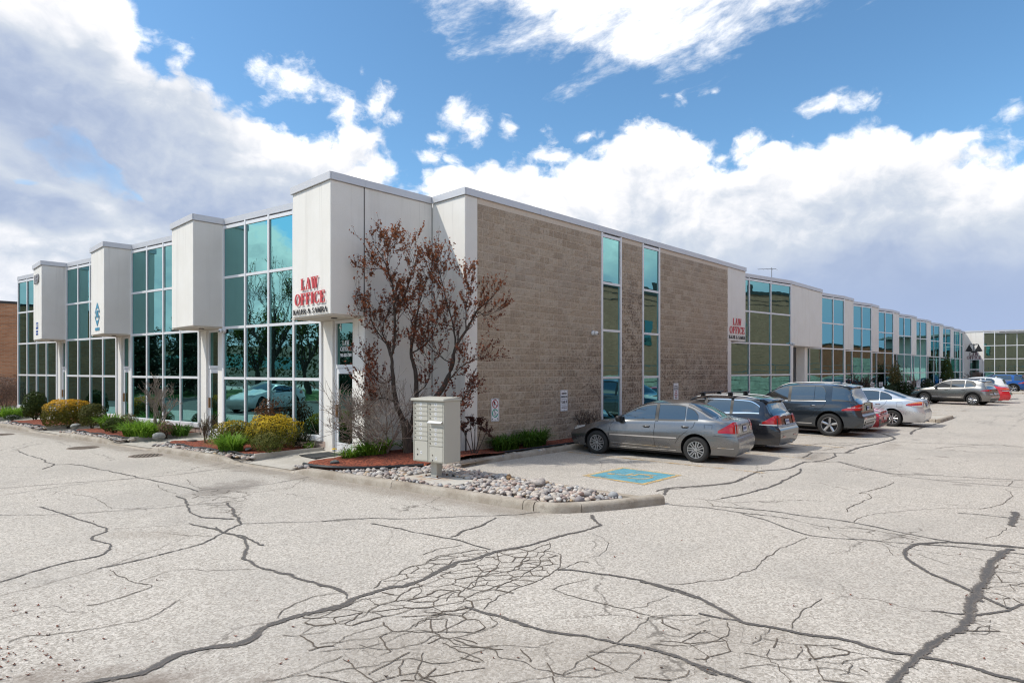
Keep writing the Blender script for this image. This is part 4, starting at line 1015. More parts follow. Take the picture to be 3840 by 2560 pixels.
# the web of fine cracks where the paving has failed: edges between scattered slab pieces
from mathutils.geometry import delaunay_2d_cdt
def inpoly(p, poly):
    c = False; n = len(poly)
    for i in range(n):
        (x1, y1), (x2, y2) = poly[i], poly[(i + 1) % n]
        if (y1 > p[1]) != (y2 > p[1]) and p[0] < (x2 - x1) * (p[1] - y1) / (y2 - y1) + x1: c = not c
    return c
def web(zf, poly, size, seed, stretch=1.5, ang=0.0, drop=.12, wd=.016):
    r = random.Random(seed); P = [zf(p) for p in poly]
    ca, sa = cos(ang), sin(ang)
    def to(p): return ((p[0] * ca + p[1] * sa) / stretch, -p[0] * sa + p[1] * ca)
    def fro(p): x, y = p[0] * stretch, p[1]; return (x * ca - y * sa, x * sa + y * ca)
    Q = [to(p) for p in P]; x0, x1 = min(q[0] for q in Q), max(q[0] for q in Q); y0, y1 = min(q[1] for q in Q), max(q[1] for q in Q)
    pts = []; y = y0 - size
    while y < y1 + size:
        x = x0 - size
        while x < x1 + size:
            if r.random() > .22: pts.append(Vector((x + r.uniform(-.52, .52) * size, y + r.uniform(-.52, .52) * size)))
            x += size
        y += size
    out = delaunay_2d_cdt(pts, [], [], 0, 1e-6); V, Fs = out[0], out[2]
    cc = []
    for f in Fs:
        a, b, c = (V[i] for i in f); d = 2 * (a.x * (b.y - c.y) + b.x * (c.y - a.y) + c.x * (a.y - b.y))
        if abs(d) < 1e-9: cc.append(None); continue
        a2, b2, c2 = a.length_squared, b.length_squared, c.length_squared
        cc.append(Vector(((a2 * (b.y - c.y) + b2 * (c.y - a.y) + c2 * (a.y - b.y)) / d, (a2 * (c.x - b.x) + b2 * (a.x - c.x) + c2 * (b.x - a.x)) / d)))
    em = {}
    for k, f in enumerate(Fs):
        for i in range(3): em.setdefault(tuple(sorted((f[i], f[(i + 1) % 3]))), []).append(k)
    cen = Vector((sum(p[0] for p in P) / len(P), sum(p[1] for p in P) / len(P)))
    for ks in em.values():
        if len(ks) != 2: continue
        a, b = cc[ks[0]], cc[ks[1]]
        if a is None or b is None or (a - b).length > size * 3.2: continue
        A_, B_ = Vector(fro(a)), Vector(fro(b)); mid = (A_ + B_) / 2
        if not inpoly(mid, P) or r.random() < drop: continue
        n = max(3, int((A_ - B_).length / .05)); d = (B_ - A_)
        if d.length < .012: continue
        nn = Vector((-d.y, d.x)).normalized(); w0 = wd * r.choice((.55, .75, 1.0, 1.35)); _lv[0] = (_lv[0] + 1) % 23; z = .0040 + _lv[0] * .00012; rows = []
        for i in range(n + 1):
            f = i / n; q = A_ + d * f + nn * (mnoise.noise(Vector(((A_.x + d.x * f) * 11, (A_.y + d.y * f) * 11, seed))) * .022 + mnoise.noise(Vector(((A_.x + d.x * f) * 34, (A_.y + d.y * f) * 34, seed))) * .012)
            w_ = w0 * (.55 + .6 * abs(mnoise.noise(Vector((q.x * 14, q.y * 14, 5 + seed)))))
            rows.append([tuple(q + nn * w_ * .6) + (z,), tuple(q - nn * w_ * .6) + (z,)])
        webm.grid(rows, flip=True)
web(Z2, [(0, 1000), (330, 895), (560, 840), (770, 750), (960, 685), (1120, 625), (1240, 600), (1420, 560), (1500, 640), (1500, 740), (1350, 800), (1180, 870), (1020, 960), (900, 975), (820, 1000), (560, 1050), (330, 1060), (160, 1100), (-100, 1150), (-200, 1060)], .135, 5, 1.55, radians(-30), .06)
web(Z2, [(320, 845), (480, 765), (640, 680), (740, 640), (900, 600), (1060, 610), (960, 660), (760, 725), (560, 815)], .125, 6, 1.6, radians(-30), .12, .013)
web(Z2, [(-200, 1110), (160, 1100), (560, 1050), (900, 980), (1060, 1020), (1130, 1100), (900, 1200), (600, 1250), (300, 1300), (0, 1330), (-250, 1340)], .21, 7, 1.5, radians(-30), .22)
web(Z2, [(300, 1320), (900, 1210), (1400, 1240), (1550, 1400), (1900, 1230), (2352, 1390), (2300, 1560), (1200, 1560), (500, 1480)], .19, 8, 1.4, radians(-42), .26, .014)
web(Z2, [(-250, 1350), (0, 1335), (300, 1310), (560, 1290), (900, 1215), (1000, 1400), (900, 1600), (0, 1600), (-300, 1500)], .24, 18, 1.5, radians(-35), .30, .015)
web(Z3, [(0, 1210), (260, 1210), (440, 1260), (900, 1330), (1300, 1420), (1440, 1470), (1250, 1568), (600, 1568), (300, 1450), (0, 1350)], .19, 9, 1.4, radians(-42), .38, .014)
web(Z3, [(1860, 960), (1930, 870), (2071, 870), (2071, 1120), (1960, 1150), (1850, 1060)], .15, 10, 1.4, radians(-42), .25, .013); web(Z3, [(1760, 1220), (1900, 1220), (1890, 1300), (1750, 1310)], .14, 11, 1.4, radians(-42), .2, .012)
web(Z3, [(860, 690), (1150, 700), (1450, 755), (1560, 790), (1400, 790), (1100, 750), (900, 720)], .24, 12, 2.0, radians(-48), .35, .013); web(Z3, [(1200, 385), (1600, 420), (2071, 450), (2071, 480), (1600, 450), (1250, 400)], .5, 13, 2.4, radians(-52), .3, .018)
web(Z1, [(1060, 520), (1200, 495), (1400, 510), (1330, 600), (1360, 680), (1250, 640), (1150, 600)], .16, 14, 1.4, radians(-30), .15, .013)
web(Z3, [(700, 245), (1000, 235), (1240, 240), (1080, 275), (900, 290), (760, 290)], .5, 15, 2.0, radians(-48), .2, .022)
# handicap bay and yellow bay lines
YEL = None
def m_roadpaint(name, col, wear=.5):
    m, t = new_mat(name); p = t.pos; n = t.noise(p, 30, 5, .7); b = t.noise(p, 3, 4, .6)
    c = t.mix(n, [x * .8 for x in col], col); setb(t, c, .85)
    al = t.mapr(t.math('ADD', n, t.math('MULTIPLY', b, .5)), wear, wear + .14); t.l.new(al, t.b.inputs['Alpha']); return m
PY = m_roadpaint('yellow_road_paint', (.62, .40, .16), .70); PYS = m_roadpaint('yellow_symbol_paint', (.66, .46, .20), .63); PB = m_roadpaint('blue_road_paint', (.13, .36, .45), .58)
def sheet(m, pts, z): m.add([(x, y, z) for x, y in pts], [tuple(range(len(pts)))])
pk = MB(); x0, x1, y0, y1 = .12, 1.42, -4.98, -3.70
sheet(pk, [(x0, y0), (x1, y0), (x1, y1), (x0, y1)], .0085); blue = struct(pk.build('painted_bay_marking', PB))
m = MB()
for a, b, c, d in ((x0 - .10, x1 + .10, y0 - .10, y0), (x0 - .10, x1 + .10, y1, y1 + .10), (x0 - .10, x0, y0, y1), (x1, x1 + .10, y0, y1)): sheet(m, [(a, c), (b, c), (b, d), (a, d)], .0088)
m.build('bay_border', PYS, blue)
m = MB(); cx_, cy_ = .74, -4.34
def sym_ring(m, cx, cy, r0, r1, a0, a1, z, n=20):
    rows = [[(cx + r * cos(a0 + (a1 - a0) * i / n), cy + r * sin(a0 + (a1 - a0) * i / n), z) for r in (r0, r1)] for i in range(n + 1)]; m.grid(rows, flip=False)
sym_ring(m, cx_ - .02, cy_ - .18, .23, .30, radians(160), radians(395), .0125)
for a, b, wd, z in (((-.12, .30), (-.02, -.04), .07, .0128), ((-.02, .10), (.22, .10), .06, .0131), ((-.02, -.04), (.25, -.04), .07, .0134), ((.25, -.04), (.36, -.38), .07, .0137)):
    A_, B_ = Vector(a), Vector(b); d = (B_ - A_).normalized(); n_ = Vector((-d.y, d.x)) * wd / 2
    sheet(m, [tuple(q + Vector((cx_, cy_))) for q in (A_ - n_, B_ - n_, B_ + n_, A_ + n_)], z)
sym_ring(m, cx_ - .14, cy_ + .42, .0, .085, 0, 2 * pi, .0140, 14)
m.build('wheelchair_symbol', PYS, blue)
for i, xx in enumerate((2.70, 5.6, 8.5, 11.4, 14.3, 17.2, 20.0, 26.9, 29.8, 32.7, 35.6, 38.5, 41.4, 44.3)):
    m = MB(); x2 = xx + .28
    sheet(m, [(xx - .05, -1.1), (xx + .05, -1.1), (x2 + .05, -6.2), (x2 - .05, -6.2)], .0095)
    struct(m.build('bay_line', PY))
def across(o):
    a_ = o.data.attributes.new('across', 'FLOAT', 'POINT'); a_.data.foreach_set('value', [float(i % 2) for i in range(len(o.data.vertices))]); return o
across(struct(sealm.build('sealed_cracks', SEAL))); across(struct(crackm.build('open_cracks', CRACK))); struct(webm.build('map_cracks', WEBM))
# manhole grates in the left lane
IRON = simple('cast_iron', (.21, .165, .13), .7, .1, .25, 30)
def grate(x, y, r, ang, label):
    t_ = thing('manhole_grate', label, 'manhole grate', (x, y, 0), ang, 'cast iron grates in the paving')
    m = MB(); m.lathe([(r * .93, .006), (r, .011), (r * 1.06, .009), (r * 1.08, .001)], 40); m.build('rim', IRON, t_)
    m = MB(); m.add([(r * .94 * cos(2 * pi * i / 32), r * .94 * sin(2 * pi * i / 32), .0045) for i in range(32)], [tuple(range(32))]); m.build('pit', simple('pit_dark', (.012, .011, .010), .9), t_)
    n = 8
    for i in range(n):
        xx = -r * .86 + 2 * r * .86 * i / (n - 1); h = sqrt(max(0.0, (r * .93) ** 2 - xx * xx))
        m = MB(); m.box(xx - r * .07, xx + r * .07, -h, h, .005, .0125); m.build('bar', IRON, t_)
grate(-5.32, 6.30, .36, -.45, 'round rusty grate in the paving nearest the doormat walk'); grate(-6.05, 9.35, .36, -.7, 'round grate in the left lane, middle one of three')
grate(-7.16, 15.58, .36, -.6, 'round grate cut by the left edge of the photo')
# doormat
m = MB(); m.bbox(-2.98, -2.18, 1.95, 2.72, .118, .134, .004)
dm = tag(m.build('doormat', m_concrete('mat_rubber', (.025, .025, .027), (.05, .05, .052), .2)), 'black rubber doormat on the walk before the law office door', 'doormat')
# fallen scraps on the paving
tw = MB(); tw.tube([G(1023, 1127) + (.012,), G(1035, 1133) + (.03,), G(1043, 1135.5) + (.012,)], [.007, .005, .003], 5)
tag(tw.build('fallen_twig', simple('twig_brown', (.14, .055, .035), .8)), 'thin reddish twig lying on the asphalt left of the mailbox kerb', 'twig')
lm = MB(); rl = random.Random(5)
for i in range(260):
    px, py = (rl.uniform(0, 2352), rl.uniform(1010, 1560)) if i < 120 else (rl.gauss(30, 110), rl.gauss(1480, 60))
    if py < 1010: continue
    x, y = G(px, py)
    if (kx(y) < x and y > -5.9 and x < -1.1) or x > 18 or y > -.9 and x > kx(y) : continue
    s = rl.uniform(.006, .022); a = rl.uniform(0, 6.3)
    lm.add([(x + s * cos(a + q) * (1.0 if j % 2 else .6), y + s * sin(a + q) * (1.0 if j % 2 else .6), .004 + (j % 2) * s * .5) for j, q in enumerate((0, 1.57, 3.14, 4.71))], [(0, 1, 2, 3)])
stuff(lm.build('leaf_litter', m_leaf('litter', (.035, .025, .02), (.28, .08, .04), trans=.05)))
# ------------------------------------------------------------------ serif lettering for the wall signs
def seg(p, q, w):
    a, b = Vector(p), Vector(q); h = Vector((w / 2, 0)); return [tuple(a - h), tuple(a + h), tuple(b + h), tuple(b - h)]
def rect(x0, x1, y0, y1): return [(x0, y0), (x1, y0), (x1, y1), (x0, y1)]
def bowl(cx, cy, rx, ry, wx, wy, a0, a1, n=14):
    out = []
    for i in range(n):
        t0 = radians(a0 + (a1 - a0) * i / n); t1 = radians(a0 + (a1 - a0) * (i + 1) / n)
        o = lambda t: (cx + rx * cos(t), cy + ry * sin(t)); k = lambda t: (cx + (rx - wx) * cos(t), cy + (ry - wy) * sin(t))
        out.append([o(t0), o(t1), k(t1), k(t0)])
    return out
T_, t_, S_ = .19, .065, .055
def serif(x, y, w): return rect(x - w / 2, x + w / 2, y - (S_ if y > .5 else 0), y + (0 if y > .5 else S_))
GL = {
 'I': (.34, [rect(.075, .265, 0, 1), serif(.17, 0, .34), serif(.17, 1, .34)]),
 'L': (.66, [rect(.08, .27, 0, 1), serif(.175, 1, .35), rect(0, .64, 0, .06), seg((.60, 0), (.61, .30), .06)]),
 'A': (.78, [seg((.12, 0), (.38, .97), t_), seg((.66, 0), (.40, 1), T_), rect(.2, .56, .30, .36), serif(.12, 0, .26), serif(.66, 0, .32)]),
 'W': (1.10, [seg((.14, 1), (.36, 0), T_), seg((.38, 0), (.56, .98), t_), seg((.54, 1), (.76, 0), T_), seg((.78, 0), (.96, .98), t_), serif(.14, 1, .3), serif(.54, 1, .3), serif(.97, 1, .24)]),
 'O': (.80, bowl(.40, .5, .39, .515, .17, .05, 0, 360, 24)),
 'C': (.72, bowl(.40, .5, .39, .515, .17, .05, 42, 318, 20) + [seg((.67, .66), (.67, .98), .055), seg((.68, .10), (.68, .32), .05)]),
 'F': (.62, [rect(.08, .27, 0, 1), serif(.175, 0, .36), rect(0, .58, .94, 1), seg((.555, .70), (.565, 1), .055), rect(.2, .42, .49, .545), seg((.42, .38), (.42, .66), .05)]),
 'E': (.66, [rect(.08, .27, 0, 1), rect(0, .60, .94, 1), rect(0, .62, 0, .06), seg((.575, .72), (.585, 1), .055), seg((.60, 0), (.61, .28), .055), rect(.2, .42, .49, .545), seg((.42, .38), (.42, .66), .05)]),
 'K': (.76, [rect(.08, .27, 0, 1), serif(.175, 0, .35), serif(.175, 1, .35), seg((.28, .42), (.62, .97), t_), seg((.36, .58), (.64, 0), T_), serif(.62, 1, .26), serif(.64, 0, .28)]),
 'R': (.76, [rect(.08, .27, 0, 1), serif(.175, 0, .35), rect(0, .40, .94, 1), rect(.2, .42, .47, .525)] + bowl(.38, .735, .24, .265, .15, .05, -90, 90) + [seg((.40, .5), (.66, 0), T_), serif(.67, 0, .2)]),
 'S': (.60, bowl(.29, .735, .26, .265, .10, .06, 35, 270, 12) + bowl(.29, .265, .27, .265, .12, .06, -145, 90, 12) + [seg((.50, .72), (.50, .96), .05), seg((.04, .06), (.04, .30), .05)]),
 'M': (1.0, [rect(.10, .155, 0, 1), seg((.17, 1), (.46, 0), T_), seg((.46, 0), (.78, .98), t_), rect(.72, .91, 0, 1), serif(.12, 0, .26), serif(.14, 1, .26), serif(.82, 0, .34), serif(.82, 1, .3)]),
 '&': (.82, bowl(.33, .77, .20, .235, .08, .06, 0, 360, 14) + bowl(.30, .26, .29, .275, .13, .06, 40, 300, 14) + [seg((.24, .80), (.72, .0), .15), seg((.52, .12), (.68, .46), .06), rect(.55, .80, .43, .48)]),
 ' ': (.34, []),
}
def letter_line(par, text, h, sx, mat, z, y0, depth, gap=.05, standoff=0.0):
    """letters as separate raised parts, in the parent's x-z plane facing -y, centred on x = 0"""
    tot = sum(GL[c][0] + gap for c in text) - gap; x = -tot * h * sx / 2
    for c in text:
        wd, polys = GL[c]
        if polys:
            m = MB()
            for i, p in enumerate(polys):
                e = .00025 * (i % 9)
                q = [(x + a * h * sx, z + b * h) for a, b in p]
                ar = sum(q[k][0] * q[(k + 1) % len(q)][1] - q[(k + 1) % len(q)][0] * q[k][1] for k in range(len(q)))
                if ar < 0: q = q[::-1]
                n = len(q)
                m.add([(a, y0 - depth - e, b) for a, b in q] + [(a, y0 - standoff + e, b) for a, b in q], [tuple(range(n)), tuple(range(n, 2 * n))[::-1]] + [(k, k + n, (k + 1) % n + n, (k + 1) % n) for k in range(n)])
            m.build('letter', mat, par)
        x += (wd + gap) * h * sx
# law office sign on the first box (faces -x: the sign's -y is turned to -x)
s1 = thing('wall_sign', 'raised red LAW OFFICE letters above black KALER & SAMRA on the nearest white box', 'sign', (-2.94, 2.23, 0), -pi / 2)
letter_line(s1, 'LAW', .275, 1.12, RED, 4.12, -.01, .028, .08, .012); letter_line(s1, 'OFFICE', .28, 1.26, RED, 3.76, -.01, .028, .07, .012); letter_line(s1, 'KALER & SAMRA', .125, 1.30, BLACK, 3.54, -.01, .020, .08, .01)
s2 = thing('wall_sign', 'red LAW OFFICE over black KALER & SAMRA on the strip ending the block wall', 'sign', (15.74, 0, 0), 0)
letter_line(s2, 'LAW', .29, 1.12, RED, 4.12, -.004, .016, .06); letter_line(s2, 'OFFICE', .295, 1.22, RED, 3.76, -.004, .016, .08); letter_line(s2, 'KALER & SAMRA', .135, 1.20, BLACK, 3.535, -.004, .010, .09)
# round diamond emblem on the third box and blue sign with house numbers on the fourth
s3 = thing('wall_sign', 'teal diamond emblem with the letters HS above a teal name strip on a white box', 'sign', (Cx(2), Cy(2) + .88, 0), -pi / 2)
m = MB()
def diamond_half(up):
    sg = 1 if up else -1; n = 14
    outer = []; inner = []
    for i in range(n + 1):
        f = i / n; a = pi * f; x = -cos(a) * .50
        oy = max(.10, 1.0 - 1.0 * abs(x) / .42 * .62) if True else 0
        outer.append((x, sg * (1.0 - 1.62 * abs(x) if abs(x) < .5 else .19)))
        inner.append((-cos(a) * .40, sg * sin(a) * .52))
    rows = [[(x * .70, -.015, z * .44 + 4.20) for x, z in ((o[0], max(o[1], .07) if up else min(o[1], -.07)), (i_[0], max(i_[1], .07) if up else min(i_[1], -.07)))] for o, i_ in zip(outer, inner)]
    m.grid(rows)
diamond_half(True); diamond_half(False); m.build('emblem', TEAL, s3)
hm = text_mesh('HS', .36, TEAL, .012, .78, .006); link(hm, 'lettering', s3, (0, -.018, 4.20))
m = MB(); m.box(-.29, -.02, -.016, -.002, 3.62, 3.72); m.box(.01, .29, -.016, -.002, 3.62, 3.72); m.build('name_strip', TEAL, s3)
s4 = thing('wall_sign', 'small blue square sign above two blue bars on the farthest white box', 'sign', (Cx(3), Cy(3) + .95, 0), -pi / 2)
m = MB(); m.box(-.22, .22, -.014, -.002, 3.93, 4.20); m.build('sign_panel', BLUE, s4); link(text_mesh('DCU', .20, WHITE, .006, .9, .003), 'lettering', s4, (.02, -.018, 4.065))
m = MB(); m.box(-.20, .20, -.014, -.002, 3.79, 3.86); m.build('blue_bar', BLUE, s4); m = MB(); m.box(-.20, .20, -.014, -.002, 3.68, 3.75); m.build('blue_bar', BLUE, s4)
s5 = thing('house_number', 'grey metal house number near the top of the farthest white box', 'house number', (Cx(3), Cy(3) + .95, 0), -pi / 2)
for i, ch in enumerate('1859'): link(text_mesh(ch, .50, simple('number_grey', (.30, .29, .30), .4, .4), .014, 1.0, .02), 'number', s5, (-.36 + .24 * i, -.03, 6.02))
# lettering on the door transom
s6 = thing('window_lettering', 'white LAW OFFICE, phone number and a tall 4 on the corner door transom', 'lettering', (-2.05 + .07 + .033, 2.29, 0), -pi / 2)
letter_line(s6, 'LAW', .115, 1.05, WHITE, 2.82, -.002, .003, .04); letter_line(s6, 'OFFICE', .115, 1.15, WHITE, 2.665, -.002, .003, .05)
link(text_mesh('905-501-7300', .115, WHITE, .004, .80, .001), 'lettering', s6, (0, -.004, 2.565))
link(text_mesh('4', .30, WHITE, 0, .75, .001), 'number', s6, (-.26, -.004, 3.27))
# scales of justice and lettering on the far wing
s7 = thing('wall_sign', 'black scales of justice over maroon LAW OFFICE letters on the far white panel', 'sign', (78.2, -.72, 0), -pi / 2)
m = MB()
def pan(cx):
    m.add([(cx, -.03, 5.12), (cx - .34, -.03, 4.42), (cx + .34, -.03, 4.42), (cx, -.004, 5.12), (cx - .34, -.004, 4.42), (cx + .34, -.004, 4.42)], [(0, 1, 2), (3, 5, 4), (0, 3, 4, 1), (1, 4, 5, 2), (2, 5, 3, 0)])
    m.add([(cx + .36 * cos(-pi * i / 8), -.031, 4.43 + .12 * sin(-pi * i / 8)) for i in range(9)], [tuple(range(9))])
pan(-.44); pan(.44)
m.box(-.035, .035, -.04, -.004, 4.30, 5.22); m.tube([(-.46, -.03, 5.12), (-.2, -.03, 5.17), (0, -.03, 5.10), (.2, -.03, 5.17), (.46, -.03, 5.12)], .03, 6)
m.add([(.30 * cos(2 * pi * i / 16), -.033, 4.26 + .09 * sin(2 * pi * i / 16)) for i in range(16)], [tuple(range(16))[::-1]])
m.build('scales_emblem', BLACK, s7)
MAROON = simple('sign_maroon', (.13, .022, .035), .45)
letter_line(s7, 'LAW', .34, .95, MAROON, 3.83, -.004, .03, .06); letter_line(s7, 'OFFICE', .36, .92, MAROON, 3.43, -.004, .03, .05)
link(text_mesh('13', .30, WHITE, .01, .9, .002), 'number', s7, (-.27, .045 - .1, 3.10))
m = MB(); m.box(-.78, -.42, -.05, -.004, 1.45, 1.83); o = m.build('plaque', BLACK, None); o.location = (78.2, -1.75 + .27, 0); o.rotation_euler = (0, 0, -pi / 2); o.location.y = -2.05 + .0
o.location = (78.2, -.82, 0); m2 = o; tag(m2, 'small black plaque beside door 13 of the far wing', 'plaque'); o.location.y = -.72
for v in m2.data.vertices: v.co.x += 1.26
# ------------------------------------------------------------------ signs on the block wall
SIGNW = simple('sign_sheet', (.86, .86, .88), .35, .0, .03); DGREY = simple('sign_print', (.035, .035, .045), .5)
def wall_plate(x, z, wd, h, label, y=-.022, cat='sign', thick=.004):
    t = thing('wall_notice', label, cat, (x, y, z), 0)
    m = MB(); r = .035; pts = []
    for cx, cy, a0 in ((wd / 2 - r, h / 2 - r, 0), (-wd / 2 + r, h / 2 - r, 90), (-wd / 2 + r, -h / 2 + r, 180), (wd / 2 - r, -h / 2 + r, 270)):
        for i in range(5): a = radians(a0 + 22.5 * i); pts.append((cx + r * cos(a), cy + r * sin(a)))
    n = len(pts)
    m.add([(a, 0, b) for a, b in pts] + [(a, thick, b) for a, b in pts], [tuple(range(n))[::-1], tuple(range(n, 2 * n))] + [(k, (k + 1) % n, (k + 1) % n + n, k + n) for k in range(n)]); m.build('sign_plate', SIGNW, t)
    m = MB(); k = .93
    for i in range(n):
        a, b = pts[i], pts[(i + 1) % n]; f = lambda p, q: (p[0] - math.copysign(q, p[0]), -.0012, p[1] - math.copysign(q, p[1]))
        m.add([f(a, .012), f(b, .012), f(b, .020), f(a, .020)], [(0, 1, 2, 3)])
    m.build('sign_border', DGREY, t)
    for zz in (h / 2 - .03, -h / 2 + .03):
        m = MB(); m.lathe([(.0, -.006), (.008, -.005), (.009, 0)], 8, 'z'); m.xf(Matrix.Rotation(pi / 2, 4, 'X')); m.v = [(a, -abs(b) - .001, c + zz) for a, b, c in m.v]; m.build('bolt', PLASTIC, t)
    return t
def flat_ring(m, cx, cz, r0, r1, a0, a1, y, n=24): m.grid([[(cx + r * cos(radians(a0 + (a1 - a0) * i / n)), y, cz + r * sin(radians(a0 + (a1 - a0) * i / n))) for r in (r0, r1)] for i in range(n + 1)], flip=True)
def flat_bar(m, p, q, wd, y):
    a, b = Vector(p), Vector(q); d = (b - a).normalized(); nn = Vector((-d.y, d.x)) * wd / 2
    m.add([(c.x, y, c.y) for c in (a - nn, b - nn, b + nn, a + nn)], [(0, 1, 2, 3)])
n1 = wall_plate(1.02, 1.16, .30, .60, 'no-parking sign with red barred P and green ringed wheelchair on the block wall')
DRED = simple('print_red', (.38, .02, .03), .5)
m = MB(); flat_bar(m, (-.04, .10), (-.04, .215), .026, -.002); flat_ring(m, -.035, .185, .018, .044, -90, 90, -.0023, 10); flat_bar(m, (-.045, .217), (-.03, .217), .024, -.0021); m.build('letter_p', DGREY, n1)
m = MB(); flat_ring(m, 0, .155, .088, .112, 0, 360, -.0028); flat_bar(m, (-.068, .223), (.068, .087), .024, -.0031); m.build('no_parking_ring', DRED, n1)
m = MB(); flat_ring(m, 0, -.085, .082, .112, 75, 235, -.002); flat_ring(m, 0, -.085, .082, .112, 250, 350, -.002); flat_ring(m, 0, -.085, .082, .112, 25, 70, -.0022); m.build('green_ring', GREEN, n1)
m = MB(); flat_ring(m, -.012, -.102, .032, .041, 150, 400, -.002); flat_ring(m, -.018, -.028, 0, .014, 0, 360, -.002, 10); flat_bar(m, (-.018, -.045), (-.014, -.085), .012, -.0022); flat_bar(m, (-.016, -.066), (.014, -.066), .01, -.0024); flat_bar(m, (-.014, -.085), (.022, -.085), .012, -.0026); flat_bar(m, (.022, -.085), (.042, -.13), .011, -.0028); m.build('wheelchair_symbol', DGREY, n1)
m = MB()
for sg in (-1, 1): m.add([(sg * .125, -.002, -.235), (sg * .075, -.002, -.210), (sg * .085, -.002, -.235), (sg * .075, -.002, -.260)], [(0, 1, 2, 3)])
m.build('arrow', DGREY, n1)
n2 = wall_plate(3.86, 1.30, .34, .62, 'white notice RESERVED PARKING FOR Unit 4 on the block wall above the bare shrub')
link(text_mesh('RESERVED', .064, DGREY, .003, .80, .0004), 'lettering', n2, (0, -.003, .205)); link(text_mesh('PARKING FOR', .064, DGREY, .003, .70, .0004), 'lettering', n2, (0, -.003, .110)); link(text_mesh('Unit 4', .120, DGREY, .004, .80, .0004), 'lettering', n2, (0, -.003, -.038))
m = MB(); m.box(-.125, .125, -.003, -.001, .043, .051); m.box(-.125, .125, -.003, -.001, -.121, -.113); m.build('rule', DGREY, n2)
link(text_mesh('UNAUTHORIZED VEHICLES', .030, DGREY, .0005, .62, .0004), 'lettering', n2, (0, -.003, -.175)); link(text_mesh("TOWED AT OWNER'S EXPENSE", .030, DGREY, .0005, .60, .0004), 'lettering', n2, (0, -.003, -.218))
n3 = wall_plate(10.42, 1.28, .37, .86, 'white visitor parking notice with black and red lines of print right of the windows')
for i, (tx, sz, mt_) in enumerate((('PRIVATE PROPERTY', .038, DGREY), ('VISITOR PARKING', .052, DGREY), ('WHERE INDICATED', .052, DGREY), ('ALL OTHER', .045, DRED), ('PARKING', .052, DRED), ('RESERVED FOR', .050, DRED), ('RESIDENTS', .050, DRED), ('UNAUTHORIZED', .036, DGREY), ('VEHICLES WILL BE', .036, DGREY), ('TAGGED AND TOWED', .036, DGREY), ("AT OWNER'S EXPENSE", .036, DGREY))):
    link(text_mesh(tx, sz, mt_, .002, .70, .0004), 'lettering', n3, (0, -.003, .325 - .066 * i))
# cameras
CAMW = simple('camera_white', (.74, .74, .74), .35)
def dome(x, y, z, rot, label):
    t = thing('security_camera', label, 'camera', (x, y, z), rot)
    m = MB(); m.lathe([(0, .0), (.075, .0), (.075, .05), (.06, .075), (0, .078)], 20); m.xf(Matrix.Rotation(pi / 2, 4, 'X')); m.build('mount', CAMW, t, smooth=True, angle=40)
    m = MB(); m.lathe([(0, -.062), (.035, -.055), (.06, -.02), (.066, .01), (.06, .05), (.03, .07), (0, .075)], 18); m.v = [(a, b - .13, c - .01) for a, b, c in m.v]; m.build('housing', CAMW, t, smooth=True)
    m = MB(); m.lathe([(0, 0), (.028, .001), (.026, .012), (0, .016)], 14); m.xf(Matrix.Rotation(radians(70), 4, 'X') ); m.v = [(a + .01, b - .185, c - .02) for a, b, c in m.v]; m.build('lens', PLASTIC, t)
dome(5.27, -.002, 3.33, .2, 'white dome camera on the block wall left of the tall windows'); dome(Cx(1) + .886 - .03, Cy(1) - .10, 3.36, -pi / 2 + .2, 'white camera at the head of the pier beside the second box'); dome(22.05, -.02, 3.50, 0, 'white camera at the corner where glass meets the wide white box')
# roof antenna
t = thing('roof_antenna', 'thin television antenna on the roof above the wide white box', 'antenna', (28.0, 3.2, 6.5))
AL = simple('antenna_metal', (.22, .22, .23), .4, .7); m = MB(); m.tube([(0, 0, 0), (0, 0, 1.95)], .022, 6); m.build('mast', AL, t)
def yagi(z, yw, n, L):
    m = MB(); m.tube([(-L * .75 * .69, L * .75 * .72, z), (L * .25 * .69, -L * .25 * .72, z + .03)], .014, 5)
    for i in range(n):
        f = -L * .75 + L * i / (n - 1); c = Vector((f * .69, -f * .72, z)); wd = .12 + .1 * i / n; m.tube([c - Vector((0, 0, wd)) * .4 - Vector((.72, .69, 0)) * wd, c + Vector((0, 0, wd)) * .4 + Vector((.72, .69, 0)) * wd], .008, 4)
    m.build('aerial', AL, t)
yagi(1.85, 0, 5, 1.1); yagi(1.25, 0, 6, 1.4)
# ------------------------------------------------------------------ cluster mailbox
MBX = simple('mailbox_paint', (.50, .48, .415), .42, 0, .03, 2); MBD = simple('mailbox_door_paint', (.525, .505, .44), .38, 0, .03, 2); LOCK = simple('lock_metal', (.30, .28, .24), .3, .8)
mb = thing('cluster_mailbox', 'beige sixteen-door cluster mailbox on a square pedestal at the corner island', 'mailbox', (-2.85, -2.15, .142), -(pi / 2 - .163))
